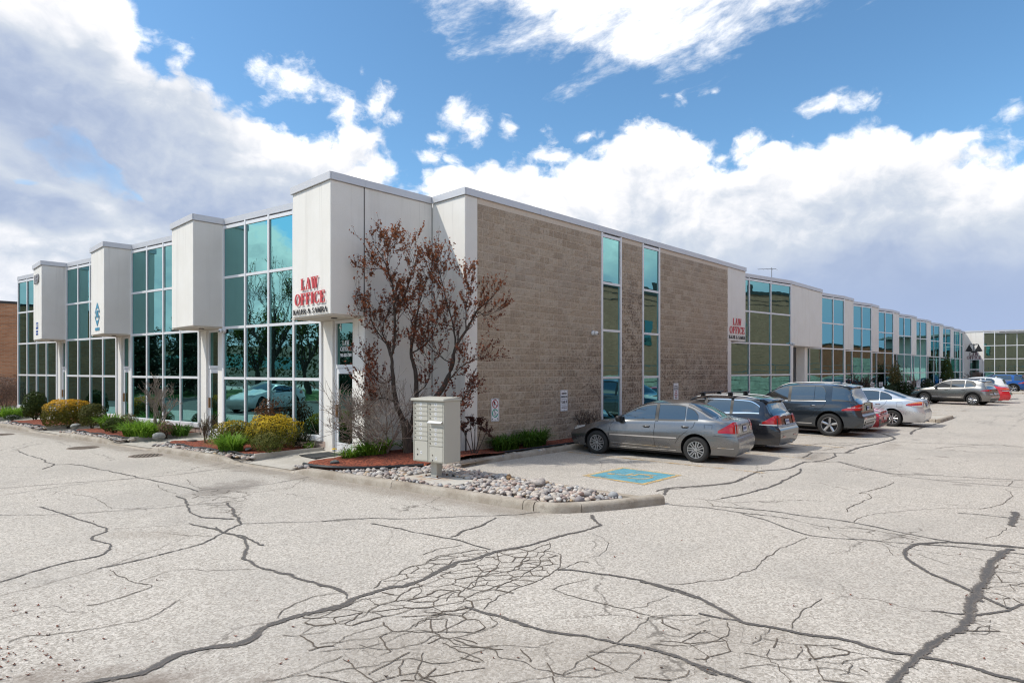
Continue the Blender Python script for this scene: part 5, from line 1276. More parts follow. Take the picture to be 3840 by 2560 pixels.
# local: front faces -y, x to the right as seen from the front, width .80
Wd, Dp, Z0, Z1_ = .80, .46, .30, 1.50
m = MB(); m.bbox(-Wd / 2, Wd / 2, 0, Dp, Z0, Z1_ - .035, .006); m.build('cabinet', MBX, mb)
m = MB(); m.bbox(-Wd / 2 - .03, Wd / 2 + .02, -.055, Dp + .02, Z1_ - .034, Z1_ + .01, .008); m.add([(-Wd / 2 - .02, -.045, Z1_ + .0102), (Wd / 2 + .01, -.045, Z1_ + .0102), (Wd / 2 + .01, Dp + .01, Z1_ + .03), (-Wd / 2 - .02, Dp + .01, Z1_ + .03)], [(0, 1, 2, 3)]); m.build('cabinet_roof', MBX, mb)
m = MB(); m.box(-.075, .075, .14, .29, .012, Z0); m.build('pedestal', MBX, mb)
m = MB(); m.bbox(-.19, .19, .03, .41, 0, .014, .003); bp = m.build('base_plate', simple('galvanised', (.42, .42, .43), .45, .6), mb)
for a in (-.14, .14):
    for b in (.08, .36):
        m = MB(); m.lathe([(0, .035), (.012, .034), (.018, .02), (.018, .0)], 8); m.v = [(x + a, y + b, z + .013) for x, y, z in m.v]; m.build('anchor_bolt', simple('rusty_bolt', (.14, .07, .04), .7, .4), bp)
def mdoor(xc, z0, z1, num, small=True):
    m = MB(); m.bbox(xc - .168, xc + .168, -.014, .002, z0 + .004, z1 - .004, .003); d = m.build('mailbox_door', MBD, mb)
    m = MB(); m.box(xc - .172, xc + .172, -.020, -.001, z0 - .006, z0 + .003); m.build('door_lip', MBX, d)
    m = MB()
    lx, lz = (xc - .140, (z0 + z1) / 2) if small else (xc - .085, z1 - .17)
    m.lathe([(0, -.012), (.012, -.010), (.013, 0)], 10); m.xf(Matrix.Rotation(-pi / 2, 4, 'X')); m.v = [(a + lx, -abs(b) - .014, c + lz) for a, b, c in m.v]; m.build('lock', LOCK, d)
    nx, nz = (xc - .005, (z0 + z1) / 2) if small else (xc + .005, z1 - .23)
    m = MB(); m.box(nx - .024, nx + .024, -.0165, -.0142, nz - .026, nz + .026); m.build('number_tag', WHITE, d)
    link(text_mesh(num, .044 if small else .036, DGREY, .001, .85, .0003), 'number', d, (nx, -.0172, nz))
    if not small:
        m = MB(); m.lathe([(0, -.003), (.017, -.002), (.017, 0)], 12); m.xf(Matrix.Rotation(-pi / 2, 4, 'X')); m.v = [(a + lx, -abs(b) - .0145, c + lz - .105) for a, b, c in m.v]; m.build('key_hole', PLASTIC, d)
hR = .087; top = Z1_ - .055
zl = top
for i in range(8):
    if i == 4: zl -= .035
    mdoor(-.19, zl - hR, zl, str(i + 1)); zl -= hR
mdoor(-.19, Z0 + .03, zl - .006, '1P', False)
zr = top
for i in range(8):
    if i == 4: zr -= .125
    mdoor(.19, zr - hR, zr, str(i + 9)); zr -= hR
mdoor(.19, Z0 + .03, zr - .006, '2P', False)
m = MB(); zz = top - 4 * hR
m.add([(.02, -.075, zz - .035), (.36, -.075, zz - .035), (.36, -.002, zz + .004), (.02, -.002, zz + .004), (.02, -.072, zz - .045), (.36, -.072, zz - .045)], [(0, 1, 2, 3), (0, 4, 5, 1), (4, 3, 2, 5)]); m.build('slot_hood', WHITE, mb)
m = MB(); m.bbox(.022, .358, -.010, .002, zz - .118, zz - .05, .003); m.build('mail_slot', MBD, mb)
m = MB(); m.box(-.008, .008, -.012, -.001, Z0 + .02, top + .01); m.box(-Wd / 2 + .012, -Wd / 2 + .028, -.012, -.001, Z0 + .02, top + .01); m.box(Wd / 2 - .028, Wd / 2 - .012, -.012, -.001, Z0 + .02, top + .01); m.build('door_frame', MBX, mb)
# conduit stub by the corner
m = MB(); m.tube([(-.02, -.05, .1), (-.02, -.05, .62)], .018, 8); m.tube([(-.02, -.05, .60), (-.02, -.05, .70)], .026, 8); tag(m.build('conduit_stub', PLASTIC), 'short black pipe standing against the foot of the white corner', 'pipe')
# parking post signs along the right-hand facade
def post_sign(px, pyt, x_y, rot=0.0, label='', hh=1.25):
    x, y = x_y
    t = thing('parking_sign', label, 'sign', (x, y, .1), rot, 'white parking signs on posts along the right facade')
    m = MB(); m.box(-.022, .022, .012, .05, 0, hh); m.build('post', FRAMEGREY, t)
    m = MB(); m.bbox(-.17, .17, -.004, .010, hh - .62, hh, .002); pl = m.build('sign_plate', SIGNW, t)
    for k, tx in enumerate(('RESERVED', 'PARKING', 'FOR', 'UNIT')): link(text_mesh(tx, .085, DGREY, .004, .75, .0004), 'lettering', pl, (0, -.0065, hh - .09 - .115 * k))
PSL = ['leftmost white post sign, half behind the blue-grey SUV', 'second white post sign from the left, before brown glass', 'narrow white post sign right of the second one', 'white post sign rising over the dark clipped hedge', 'white post sign at the right edge of the leafy bush', 'white post sign above the roofline of the grey crossover bonnet', 'white post sign beside the small bare shrub', 'wide white post sign next to the dark pane before the round shrub', 'white post sign left of the conical evergreen', 'small white post sign touching the conical evergreen', 'white post sign just right of the conical evergreen', 'far white post sign near the glass corner']
for i, (xx, yy) in enumerate(((30.6, -.45), (35.2, -.55), (37.6, -.5), (42.3, -.8), (46.0, -.5), (49.4, -.5), (51.8, -.5), (53.9, -.55), (59.2, -.5), (63.4, -.5), (69.5, -.6), (73.2, -.6))):
    post_sign(0, 0, (xx, yy), .0 - .5, PSL[i])
# ------------------------------------------------------------------ planting
def leafquad(m, c, n, size, asp=.5, rnd=random):
    n = n.normalized(); a = n.orthogonal().normalized(); a.rotate(Matrix.Rotation(rnd.uniform(0, 6.28), 3, n)); b = n.cross(a)
    l, w_ = size, size * asp
    m.add([c - a * l * .5, c + b * w_ * .5 + a * l * .05, c + a * l * .5, c - b * w_ * .5 + a * l * .05], [(0, 1, 2, 3)])
def rvec(r):
    while True:
        v = Vector((r.uniform(-1, 1), r.uniform(-1, 1), r.uniform(-1, 1)))
        if .05 < v.length < 1: return v
BARKD = m_bark('dark_bark', (.035, .024, .018), (.10, .075, .06)); BARKG = m_bark('grey_twig', (.16, .125, .10), (.34, .285, .24)); BARKR = m_bark('brown_twig', (.085, .052, .040), (.19, .13, .105))
YEW = m_leaf('yew_leaf', (.020, .034, .008), (.085, .12, .022)); YEWY = m_leaf('yew_gold_leaf', (.040, .046, .008), (.17, .155, .018), (.82, .46, .03), (.58, 1.0, .34)); 
JUN = m_leaf('juniper_leaf', (.055, .066, .012), (.22, .22, .035), (.74, .52, .035), (.38, .82, .42)); JUNG = m_leaf('juniper_green_leaf', (.045, .062, .016), (.19, .22, .05), (.30, .24, .06), (.30, .8, .5))
ROUND = m_leaf('round_yew_leaf', (.030, .040, .010), (.16, .155, .035)); BOX = m_leaf('box_leaf', (.010, .020, .007), (.042, .065, .018))
LILY = m_leaf('daylily_leaf', (.075, .17, .016), (.26, .44, .05), trans=.35); LILYD = m_leaf('daylily_dark_leaf', (.035, .085, .012), (.11, .22, .03), trans=.3)
PURP = m_leaf('purple_leaf', (.075, .024, .016), (.28, .092, .052), (.40, .15, .065), (2.0, 6.0, 2.6)); PURPD = m_leaf('purple_dark_leaf', (.035, .014, .012), (.115, .042, .032))
RHO = m_leaf('rhododendron_leaf', (.055, .035, .014), (.20, .085, .040)); BROWN = m_leaf('dry_leaf', (.14, .075, .05), (.34, .21, .15)); OLIVE = m_leaf('olive_leaf', (.07, .065, .02), (.20, .18, .06)); BUD = m_leaf('bud_leaf', (.10, .06, .035), (.24, .15, .09))
def bush(name, label, x, y, z, rx, ry, h, mat, n, leaf=.05, shape='ellipsoid', seed=1, stems=5, asp=.45, cat='shrub', group=None, lump=.16, fill=.35):
    r = random.Random(seed); t = thing(name, label, cat, (x, y, z), r.random() * 6.3 if shape != 'box' else 0, group)
    m = MB(); o = r.random() * 40; rx *= .93; ry *= .93
    for i in range(n):
        d = rvec(r).normalized()
        if d.z < -.75: continue
        if shape == 'box':
            e = 3.2; k = (abs(d.x) ** e + abs(d.y) ** e + abs(d.z) ** e) ** (-1 / e); d = d * k
        elif shape == 'column':
            e = 2.6; k = (sqrt(d.x ** 2 + d.y ** 2) ** e + abs(d.z) ** e) ** (-1 / e); d = d * k
        nz = mnoise.noise(d * 2.2 + Vector((o, 0, 0))) * lump + mnoise.noise(d * 5.5 + Vector((o, 5, 0))) * lump * .6
        f = (1 + nz) * (1 if r.random() > fill else r.uniform(.35, 1))
        p = Vector((d.x * rx, d.y * ry, h * .5 + d.z * h * .5)) * 1.0
        c = Vector((0, 0, h * .5)); p = c + (p - c) * f
        if p.z < .02: p.z = .02 + r.random() * .05
        nn = (d + rvec(r) * .9)
        leafquad(m, p, nn, leaf * r.uniform(.6, 1.3), asp, r)
    m.build('crown', mat, t)
    s = MB()
    for i in range(stems):
        a = r.random() * 6.3; s.tube([(0.03 * cos(a), .03 * sin(a), -.06), (rx * .35 * cos(a), ry * .35 * sin(a), h * .35), (rx * .62 * cos(a), ry * .62 * sin(a), h * .72)], [.02, .014, .005], 5)
    s.build('stem', BARKD, t); return t
def blades(name, label, x, y, z, rx, ry, L, mat, n, seed, cat='plant', group=None, wid=.022):
    r = random.Random(seed); t = thing(name, label, cat, (x, y, z), 0, group); m = MB(); rx *= .85; ry *= .85
    for i in range(n):
        a = r.random() * 6.28; q = sqrt(r.random()); bx, by = rx * q * cos(a), ry * q * sin(a); a2 = a + r.gauss(0, .9); l = L * r.uniform(.65, 1.25); lean = r.uniform(.45, 1.35)
        d = Vector((cos(a2), sin(a2), 0)); s = Vector((-d.y, d.x, 0)) * wid * r.uniform(.6, 1.2)
        P = []
        for k in range(5):
            u_ = k / 4; c = Vector((bx, by, 0)) + d * l * lean * u_ ** 1.5 * .8 + Vector((0, 0, l * (u_ - .50 * lean * u_ ** 2.6)))
            w_ = s * (1 - u_) ** .6 * (.7 + .6 * u_); P.append((c - w_, c + w_))
        m.grid([list(p) for p in P])
    m.build('leaves', mat, t); stuff(t.children[0]) if False else None; return t
def twigs(m, r, p, d, L, rad, depth, spread=.6, up=.15, tips=None, seg=3, nb=(2, 3), minr=.002):
    pts = [p.copy()]; q = p.copy(); dd = d.copy(); rs = [rad]
    for i in range(seg):
        dd = (dd + rvec(r) * .22 + Vector((0, 0, up * .4))).normalized(); q = q + dd * L / seg; pts.append(q.copy()); rs.append(max(minr, rad * (1 - .45 * (i + 1) / seg)))
    m.tube(pts, rs, 5 if rad > .012 else (4 if rad > .006 else 3), cap=False)
    if depth == 0:
        if tips is not None: tips.append((pts, dd))
        return
    for k in range(r.randint(*nb)):
        f = r.uniform(.35, 1.0); j = min(seg - 1, int(f * seg)); b = pts[j].lerp(pts[j + 1], f * seg - j if f < 1 else 1)
        nd = (dd + rvec(r) * spread + Vector((0, 0, up))).normalized()
        twigs(m, r, b, nd, L * r.uniform(.55, .85), max(minr, rs[j + 1] * .68), depth - 1, spread, up, tips, seg, nb, minr)
    if tips is not None: tips.append((pts[1:], dd))
def twig_shrub(name, label, x, y, z, h, rx, mat, stems, depth, seed, leafmat=None, leaves=0, leaf=.03, cat='shrub', spread=.6, rad=.012, minr=.0022, top=None, group=None, lean=(0, 0)):
    r = random.Random(seed); t = thing(name, label, cat, (x, y, z), 0, group); m = MB(); tips = []
    for i in range(stems):
        a = 6.28 * i / stems + r.random(); d = Vector((cos(a) * rx / h * .8 + lean[0], sin(a) * rx / h * .8 + lean[1], 1)).normalized()
        twigs(m, r, Vector((.04 * cos(a), .04 * sin(a), -.05)), d, h * .42, rad * r.uniform(.7, 1.1), depth, spread, .12, tips, 3, (2, 4), minr)
    if top:
        m.v = [(a, b, min(c, top + .02 * sin(a * 40))) for a, b, c in m.v]
    m.build('stem', mat, t)
    if leafmat and tips:
        lm = MB()
        for i in range(leaves):
            pts, dd = r.choice(tips); k = r.randrange(len(pts)); c = pts[k] + rvec(r) * leaf * 1.4
            leafquad(lm, c, rvec(r), leaf * r.uniform(.6, 1.3), .5, r)
        lm.build('leaves', leafmat, t)
    return t
# left planting, far to near
r_ = random.Random(4)
HEDGE = m_leaf('hedge_twig', (.075, .045, .034), (.22, .15, .12), trans=.05)
bush('bare_hedge', 'dense bare brown hedge against the orange brick wall at the left edge', -5.45, 28.6, .1, 1.1, 1.1, 1.75, HEDGE, 11000, .11, 'box', 31, asp=.16, cat='hedge', lump=.25, fill=.5)
blades('daylily_clump', 'light green daylily clump at the far left end of the beds', -6.1, 22.9, .15, .95, 1.2, .62, LILY, 420, 1, wid=.03)
bush('clipped_yew', 'tall narrow dark yew clipped flat at the far left', -5.55, 20.1, .14, .44, .44, 1.12, YEW, 5200, .075, 'column', 2)
bush('low_shrub', 'low dark spreading shrub beside the pale slab of rock', -6.15, 21.0, .14, .42, .3, .22, BOX, 900, .05, 'ellipsoid', 3)
bush('golden_yew', 'large clipped yew with an orange-gold top, second bed from the left end', -5.25, 15.75, .12, .78, .66, .98, YEWY, 11500, .062, 'box', 4, lump=.10)
bush('round_yew', 'rounded olive yew just right of the gold-topped one', -4.72, 14.6, .14, .43, .43, .84, ROUND, 5200, .055, 'column', 5)
blades('daylily_clump', 'bright daylilies between the round yew and the glass', -4.35, 13.75, .16, .35, .6, .62, LILY, 260, 2, wid=.026)
bush('low_yew', 'small low dark yew at the left edge of the big daylily clump', -4.72, 11.75, .14, .34, .34, .50, YEW, 3000, .052, 'ellipsoid', 6)
bush('low_yew', 'small brownish shrub hard against the pier behind the low yew', -4.05, 12.75, .14, .32, .3, .55, OLIVE, 1500, .05, 'ellipsoid', 7)
blades('daylily_clump', 'broad bright daylily clump in the middle of the second bed', -4.35, 10.15, .16, .55, .95, .58, LILY, 760, 3, wid=.026)
bush('brown_shrub', 'small dry brown rounded shrub right of the broad daylilies', -3.98, 9.25, .16, .25, .25, .46, BROWN, 1300, .045, 'ellipsoid', 8, lump=.3, fill=.6)
blades('daylily_clump', 'dark narrow daylilies behind the dry brown shrub', -3.55, 9.3, .16, .25, .45, .5, LILYD, 180, 4, wid=.022)
twig_shrub('bare_tree', 'small bare pale-twigged tree in front of the second glass bay', -3.95, 10.0, .15, 1.75, .50, BARKG, 3, 5, 41, None, 0, .02, 'tree', .8, .045, .005)
twig_shrub('olive_shrub', 'thin many-stemmed shrub with few olive leaves by the black edging tip', -3.75, 6.5, .14, .88, .30, BARKR, 9, 3, 42, OLIVE, 700, .030, 'shrub', .45, .012, .003)
bush('golden_juniper', 'spreading golden juniper left of the largest one, against the glass', -3.20, 6.05, .16, .60, .55, .62, JUN, 6500, .05, 'ellipsoid', 9, lump=.3, fill=.3)
bush('golden_juniper', 'largest golden spreading juniper in the nearest bed', -3.05, 3.95, .16, .64, .74, .86, JUN, 11500, .046, 'ellipsoid', 10, lump=.32, fill=.3)
bush('green_juniper', 'small grey-green juniper in front of the largest golden one', -3.42, 2.98 + .45, .15, .39, .41, .52, JUNG, 5200, .036, 'ellipsoid', 11, lump=.28, fill=.3)
blades('daylily_clump', 'bright daylily clump between the two golden junipers', -3.85, 4.62, .15, .30, .48, .56, LILY, 420, 5, wid=.017)
blades('daylily_clump', 'few short daylily leaves below the block base of the nearest glass', -2.35, 3.45, .16, .10, .22, .26, LILY, 60, 6, wid=.012)
bush('rhododendron', 'reddish-leaved rhododendron against the nearest glass behind the junipers', -2.80, 4.75, .16, .40, .46, 1.28, RHO, 2100, .075, 'ellipsoid', 43, lump=.45, fill=.75)
bush('box_shrub', 'low dark boxwood against the glass left of the rhododendron', -2.75, 5.45, .16, .32, .32, .62, BOX, 2200, .04, 'ellipsoid', 12)
bush('box_shrub', 'dark boxwood at the right end of the nearest glass bay', -2.38, 3.75, .16, .26, .26, .58, BOX, 1800, .04, 'ellipsoid', 13)
# corner bed
blades('daylily_clump', 'grassy green lilies by the doormat with one yellow flower', -2.62, .98, .17, .22, .18, .34, LILY, 240, 7, wid=.014)
fl = MB(); fr_ = random.Random(2)
for i in range(7): leafquad(fl, Vector((.045 * cos(i), .045 * sin(i), 0)), Vector((cos(i), sin(i), 1.2)), .075, .5, fr_)
fl.v = [(a - 2.95, b + 1.12, c + .42) for a, b, c in fl.v]; sm = MB(); sm.tube([(-2.93, 1.12, .15), (-2.95, 1.12, .42)], .005, 4)
f_ = tag(fl.build('yellow_flower', m_leaf('yellow_petal', (.75, .42, .01), (.9, .62, .03))), 'single yellow flower beside the doormat', 'flower'); sm.build('stem', LILYD, f_)
blades('daylily_clump', 'broader green leaves under the bare thicket by the corner door', -1.95, 1.02, .18, .45, .22, .50, LILY, 300, 8, wid=.028)
blades('daylily_clump', 'low leaf tuft at the foot of the purple tree', -1.0, .85, .18, .25, .16, .42, LILYD, 110, 9, wid=.026)
# big bare thicket left of the tree
def thicket():
    r = random.Random(77); t = thing('bare_shrub', 'large bare tangled grey-brown thicket in front of the corner door', 'shrub', (-1.72, .90, .15)); m = MB(); tips = []
    Rv = Vector((.692, -.722, 0)); Tv = Vector((.722, .692, 0))
    for i, (dx, dz, dd) in enumerate(((-.55, .9, -.3), (-.85, 1.0, -.35), (-.3, 1.2, -.4), (.1, 1.2, -.3), (-.7, .5, -.5), (.35, 1.0, -.25), (-.1, .8, -.6), (-1.0, .75, -.2), (.2, .7, -.5))):
        d = (Rv * dx + Tv * dd * .7 + Vector((0, 0, dz))).normalized()
        twigs(m, r, Vector((.05 * dx, .02, -.05)), d, .92, .024, 4, .90, .05, tips, 4, (3, 4), .0038)
    keep = [(min(x, 4), y if y < .36 else .72 - y, z) for x, y, z in m.v]; m.v = keep
    m.build('stem', BARKG2, t)
    lm = MB()
    for i in range(900):
        pts, dd = r.choice(tips); c = pts[r.randrange(len(pts))]
        c = Vector((c.x, c.y if c.y < .36 else .72 - c.y, c.z)); leafquad(lm, c + rvec(r) * .02, rvec(r), r.uniform(.014, .03), .6, r)
    lm.build('buds', BUD, t)
BARKG2 = m_bark('thicket_twig', (.15, .115, .09), (.38, .31, .26)); thicket()
# the purple-leaved ornamental tree
def purple_tree():
    r = random.Random(12); bx, by, bz = -1.28, .58, .15
    t = thing('purple_tree', 'ornamental tree with dark red-purple leaves at the white corner', 'tree', (bx, by, bz)); m = MB(); lm = MB()
    Rv = Vector((.692, -.722, 0)); Tv = Vector((.722, .692, 0)); MPP = 13.9 / 1411.8
    def P(px, py, dep=0.0):        # a point of the crown measured against the trunk foot, dep metres away from the viewer
        return Rv * ((px - 927) * MPP * (1 + dep / 14.4)) + Tv * dep + Vector((0, 0, (1037 - py) * MPP))
    limbs = [
     ([(927, 1040, 0), (922, 985, 0), (915, 950, -.02)], [.135, .112, .09]),
     ([(915, 955, -.02), (897, 905, -.15), (893, 850, -.25), (889, 800, -.3), (878, 768, -.3), (865, 735, -.28)], [.070, .060, .046, .034, .023, .013]),
     ([(889, 800, -.3), (900, 745, -.35), (899, 690, -.4), (896, 640, -.4), (885, 600, -.4), (868, 560, -.42), (850, 535, -.42)], [.03, .028, .025, .021, .016, .010, .006]),
     ([(925, 985, 0), (945, 945, -.05), (985, 905, -.15), (1016, 868, -.2), (1036, 815, -.25), (1046, 775, -.3), (1072, 735, -.35), (1100, 690, -.4), (1140, 655, -.4)], [.095, .085, .072, .062, .05, .040, .028, .016, .007]),
     ([(1046, 775, -.3), (1040, 725, -.3), (1022, 660, -.3), (1010, 610, -.3), (996, 580, -.3)], [.026, .02, .014, .009, .005]),
     ([(1072, 735, -.35), (1074, 690, -.5), (1082, 645, -.5), (1072, 615, -.5)], [.018, .013, .008, .005]),
     ([(940, 950, -.05), (944, 890, .05), (940, 830, .1), (930, 790, .1), (938, 740, .1), (946, 690, .1), (958, 640, .1), (972, 600, .1)], [.080, .060, .048, .038, .028, .020, .011, .006]),
     ([(893, 850, -.25), (865, 860, -.4), (842, 830, -.5), (818, 800, -.5)], [.022, .017, .011, .005]),
     ([(897, 905, -.15), (868, 895, -.35), (845, 900, -.4), (830, 860, -.4)], [.026, .019, .012, .006]),
     ([(985, 905, -.15), (1030, 905, -.3), (1070, 895, -.35), (1080, 880, -.35)], [.022, .016, .010, .006]),
     ([(1016, 868, -.2), (1045, 840, -.5), (1075, 815, -.6), (1110, 800, -.6)], [.02, .015, .010, .006]),
     ([(878, 768, -.3), (850, 730, -.35), (836, 700, -.35), (822, 690, -.35)], [.018, .013, .009, .005]),
     ([(1030, 905, -.3), (1042, 930, -.35), (1036, 950, -.35)], [.012, .008, .004]),
     ([(899, 690, -.4), (925, 650, -.35), (938, 600, -.3), (945, 560, -.3)], [.018, .013, .008, .004]),
     ([(930, 790, .1), (965, 770, -.1), (990, 740, -.2), (1000, 690, -.2), (985, 640, -.2)], [.02, .016, .012, .008, .004]),
     ([(885, 600, -.4), (860, 590, -.4), (840, 600, -.4)], [.010, .007, .004]),
     ([(868, 560, -.42), (880, 545, -.42), (890, 540, -.42)], [.008, .006, .003]),
     ([(865, 735, -.28), (880, 700, -.3), (905, 680, -.3), (930, 670, -.25)], [.012, .010, .007, .004]),
     ([(1036, 815, -.25), (1000, 790, -.4), (975, 760, -.45)], [.016, .011, .006]),
     ([(944, 890, .05), (975, 860, -.2), (985, 820, -.3), (970, 790, -.3)], [.018, .013, .009, .005]),
     ([(1040, 725, -.3), (1010, 720, -.4), (985, 710, -.45)], [.010, .007, .004]),
     ([(1010, 610, -.3), (1004, 590, -.3), (996, 578, -.3)], [.006, .005, .003]),
     ([(1100, 690, -.4), (1120, 700, -.45), (1150, 690, -.45)], [.010, .007, .004])]
    tips = []
    def fix(v):        # nothing grows into the walls
        x, y = v.x + bx, v.y + by
        if x < .05 and y > 1.16: y = 2.32 - y
        if x > -.05 and y > -.12: y = -.24 - y if y < .3 else y
        return Vector((x - bx, min(y, 1.16) - by if x < 0 else y - by, v.z))
    for pts, rs in limbs:
        Q = [P(*p) for p in pts]; C = arc3(Q, 4); RR = []
        for i in range(len(C)):
            f = i / (len(C) - 1) * (len(rs) - 1); k = min(len(rs) - 2, int(f)); RR.append(rs[k] + (rs[k + 1] - rs[k]) * (f - k))
        C = [c + rvec(r) * .012 * (0 if i in (0, len(C) - 1) else 1) for i, c in enumerate(C)]
        m.tube(C, RR, 8 if rs[0] > .04 else 5)
        for i in range(2, len(C)):
            if RR[i] < .040:
                for q in range(2 if RR[i] < .022 else 1 + (r.random() < .5)):
                    d = ((C[i] - C[i - 1]).normalized() * .7 + rvec(r) * 1.0 + Rv * .1 + Vector((0, 0, .30))).normalized()
                    twigs(m, r, C[i], d, r.uniform(.24, .46), max(.004, RR[i] * .35), 2, .7, .18, tips, 3, (1, 3), .0026)
    m.v = [tuple(fix(Vector(v))) for v in m.v]
    m.build('trunk', BARKD, t, smooth=True)
    for i in range(19000):
        pts, dd = tips[int(r.random() * len(tips))]; k = r.randrange(len(pts)); c0 = pts[k] + (pts[k] - pts[k - 1]) * r.random() * .5 if k else pts[k]
        if r.random() > .72 + .45 * mnoise.noise(c0 * 1.6 + Vector((3, 0, 0))): continue
        c = fix(c0 + rvec(r) * .022)
        leafquad(lm, c, rvec(r) + Vector((0, 0, .4)), r.uniform(.042, .082), .55, r)
    lm.build('leaves', PURP, t)
    b = MB()
    for i in range(140):
        pts, dd = r.choice(tips); c = fix(pts[-1] + rvec(r) * .03) - Vector((0, 0, .03)); b.tube([c, c - Vector((0, 0, .016))], [.009, .008], 5)
    stuff(b.build('berries', simple('dry_berry', (.03, .012, .012), .5), t))
def arc3(P, n=5):
    out = []
    for i in range(len(P) - 1):
        p0 = P[max(0, i - 1)]; p1 = P[i]; p2 = P[i + 1]; p3 = P[min(len(P) - 1, i + 2)]
        for j in range(n):
            u_ = j / n; out.append(.5 * ((2 * p1) + (p2 - p0) * u_ + (2 * p0 - 5 * p1 + 4 * p2 - p3) * u_ ** 2 + (3 * p1 - p0 - 3 * p2 + p3) * u_ ** 3))
    out.append(P[-1].copy()); return out
purple_tree()
# pruned purple shrub, lilies and bare shrub by the block wall
def pruned():
    r = random.Random(21); t = thing('purple_shrub', 'pruned purple-leaved shrub with clear stems at the foot of the white corner strip', 'shrub', (-.20, -.55, .12)); m = MB(); lm = MB(); tips = []
    Rv = Vector((.692, -.722, 0))
    for dx, h in ((-.26, .62), (.02, .78), (.16, .72), (-.10, .80), (.30, .62)):
        top = Rv * dx + Vector((0, 0, h)); m.tube(arc3([Vector((0, 0, -.05)), Rv * dx * .55 + Vector((0, 0, h * .5)), top], 4), [.016 * (1 - .06 * i) for i in range(9)], 5)
        for k in range(6):
            twigs(m, r, top + rvec(r) * .03, (rvec(r) + Vector((0, 0, .3))).normalized(), .16, .006, 1, .9, .1, tips, 3, (2, 4), .0024)
    m.build('stem', BARKD, t)
    for i in range(2300):
        pts, dd = r.choice(tips); c = pts[r.randrange(len(pts))] + rvec(r) * .03; c.z = min(c.z, .93 + .02 * r.random()); c.y = min(c.y, .42)
        leafquad(lm, c, rvec(r), r.uniform(.028, .05), .5, r)
    lm.build('leaves', PURPD, t)
pruned()
blades('daylily_clump', 'long dark green daylily row at the foot of the block wall', 1.15, -.33, .14, .50, .16, .52, LILYD, 420, 10, wid=.018)
blades('daylily_clump', 'right half of the daylilies at the foot of the block wall', 2.2, -.33, .14, .52, .16, .62, LILYD, 460, 11, wid=.018)
twig_shrub('bare_shrub', 'bare dark twiggy shrub below the Unit 4 notice before the grey sedan', 4.45, -.42, .12, .98, .40, BARKD, 6, 4, 44, RHO, 90, .03, 'shrub', .7, .014, .0030, None, None, (-.05, -.05))
# right-hand facade planting
twig_shrub('bare_shrub', 'bare shrub in front of the brown-reflecting glass behind the silver sedan', 32.5, -.5, .1, 1.9, .8, BARKD, 6, 4, 45, BUD, 400, .06, 'shrub', .7, .02, .008)
bush('dark_hedge', 'dark clipped hedge behind the silver sedan', 38.6, -.75, .1, 1.9, .5, 1.0, BOX, 5200, .11, 'box', 14)
bush('leafy_bush', 'loose green bush rising behind the dark clipped hedge', 42.4, -.35, .1, 1.0, .35, 2.55, OLIVE, 3800, .11, 'ellipsoid', 15, lump=.35, fill=.7)
bush('round_shrub', 'dark round shrub at the nose of the grey crossover', 41.6, -1.05, .1, .75, .55, 1.25, BOX, 2600, .11, 'ellipsoid', 16)
bush('round_shrub', 'small dark round shrub before the dark pane', 52.0, -.7, .1, .9, .5, 1.35, BOX, 2200, .12, 'ellipsoid', 17)
bush('conical_evergreen', 'tall narrow conical evergreen by the far glass bays', 60.9, -.75, .1, .85, .6, 3.5, YEW, 300, .13, 'ellipsoid', 18)
def conic():
    r = random.Random(9); o = [q for q in D.objects if q.get('label', '').startswith('tall narrow conical')][0]; lm = MB()
    for i in range(4200):
        z = 3.6 * (1 - sqrt(r.random())) ; rad = .92 * (1 - z / 3.75) ** .8 * r.uniform(.75, 1.05); a = r.random() * 6.3
        leafquad(lm, Vector((rad * cos(a), rad * sin(a) * .7, z)), Vector((cos(a), sin(a), .2)) + rvec(r) * .5, .14 * r.uniform(.6, 1.2), .5, r)
    for c in o.children:
        if c.name.startswith('crown'): c.data = lm.mesh('crown', YEW)
conic()
twig_shrub('bare_shrub', 'thin bare shrub by the glass left of the grey crossover roof', 47.5, -.5, .1, 1.9, .5, BARKG, 5, 3, 46, BUD, 200, .06, 'shrub', .5, .02, .008)
twig_shrub('bare_shrub', 'pale bare shrub in front of the glass beside door 13', 76.3, -1.1, .1, 2.2, .5, BARKG, 6, 4, 47, BUD, 300, .08, 'shrub', .6, .02, .01)
# ------------------------------------------------------------------ vehicles
CG = m_carglass(); TYRE = simple('tyre_rubber', (.022, .022, .022), .8, 0, .3, 20); RIM = simple('alloy', (.50, .50, .51), .30, .85, .05); DISC = simple('brake_dark', (.035, .034, .033), .6)
TRIM = simple('car_black_trim', (.012, .012, .013), .4); TAIL = m_emit_off('tail_lens_red', (.42, .010, .012)); CLEAR = m_emit_off('clear_lens', (.52, .52, .52)); AMBER = m_emit_off('amber_lens', (.75, .22, .05))
PLATE = simple('plate_white', (.60, .65, .74), .4); PLATEB = simple('plate_blue', (.05, .09, .30), .4); UNDER = simple('underbody', (.014, .014, .014), .85)
RAILM = simple('rail_metal', (.42, .42, .43), .45, .6)
def lerp_tab(tab, x):
    if x <= tab[0][0]: return tab[0][1]
    for (a, b), (c, d) in zip(tab, tab[1:]):
        if x <= c: return b + (d - b) * (x - a) / (c - a)
    return tab[-1][1]
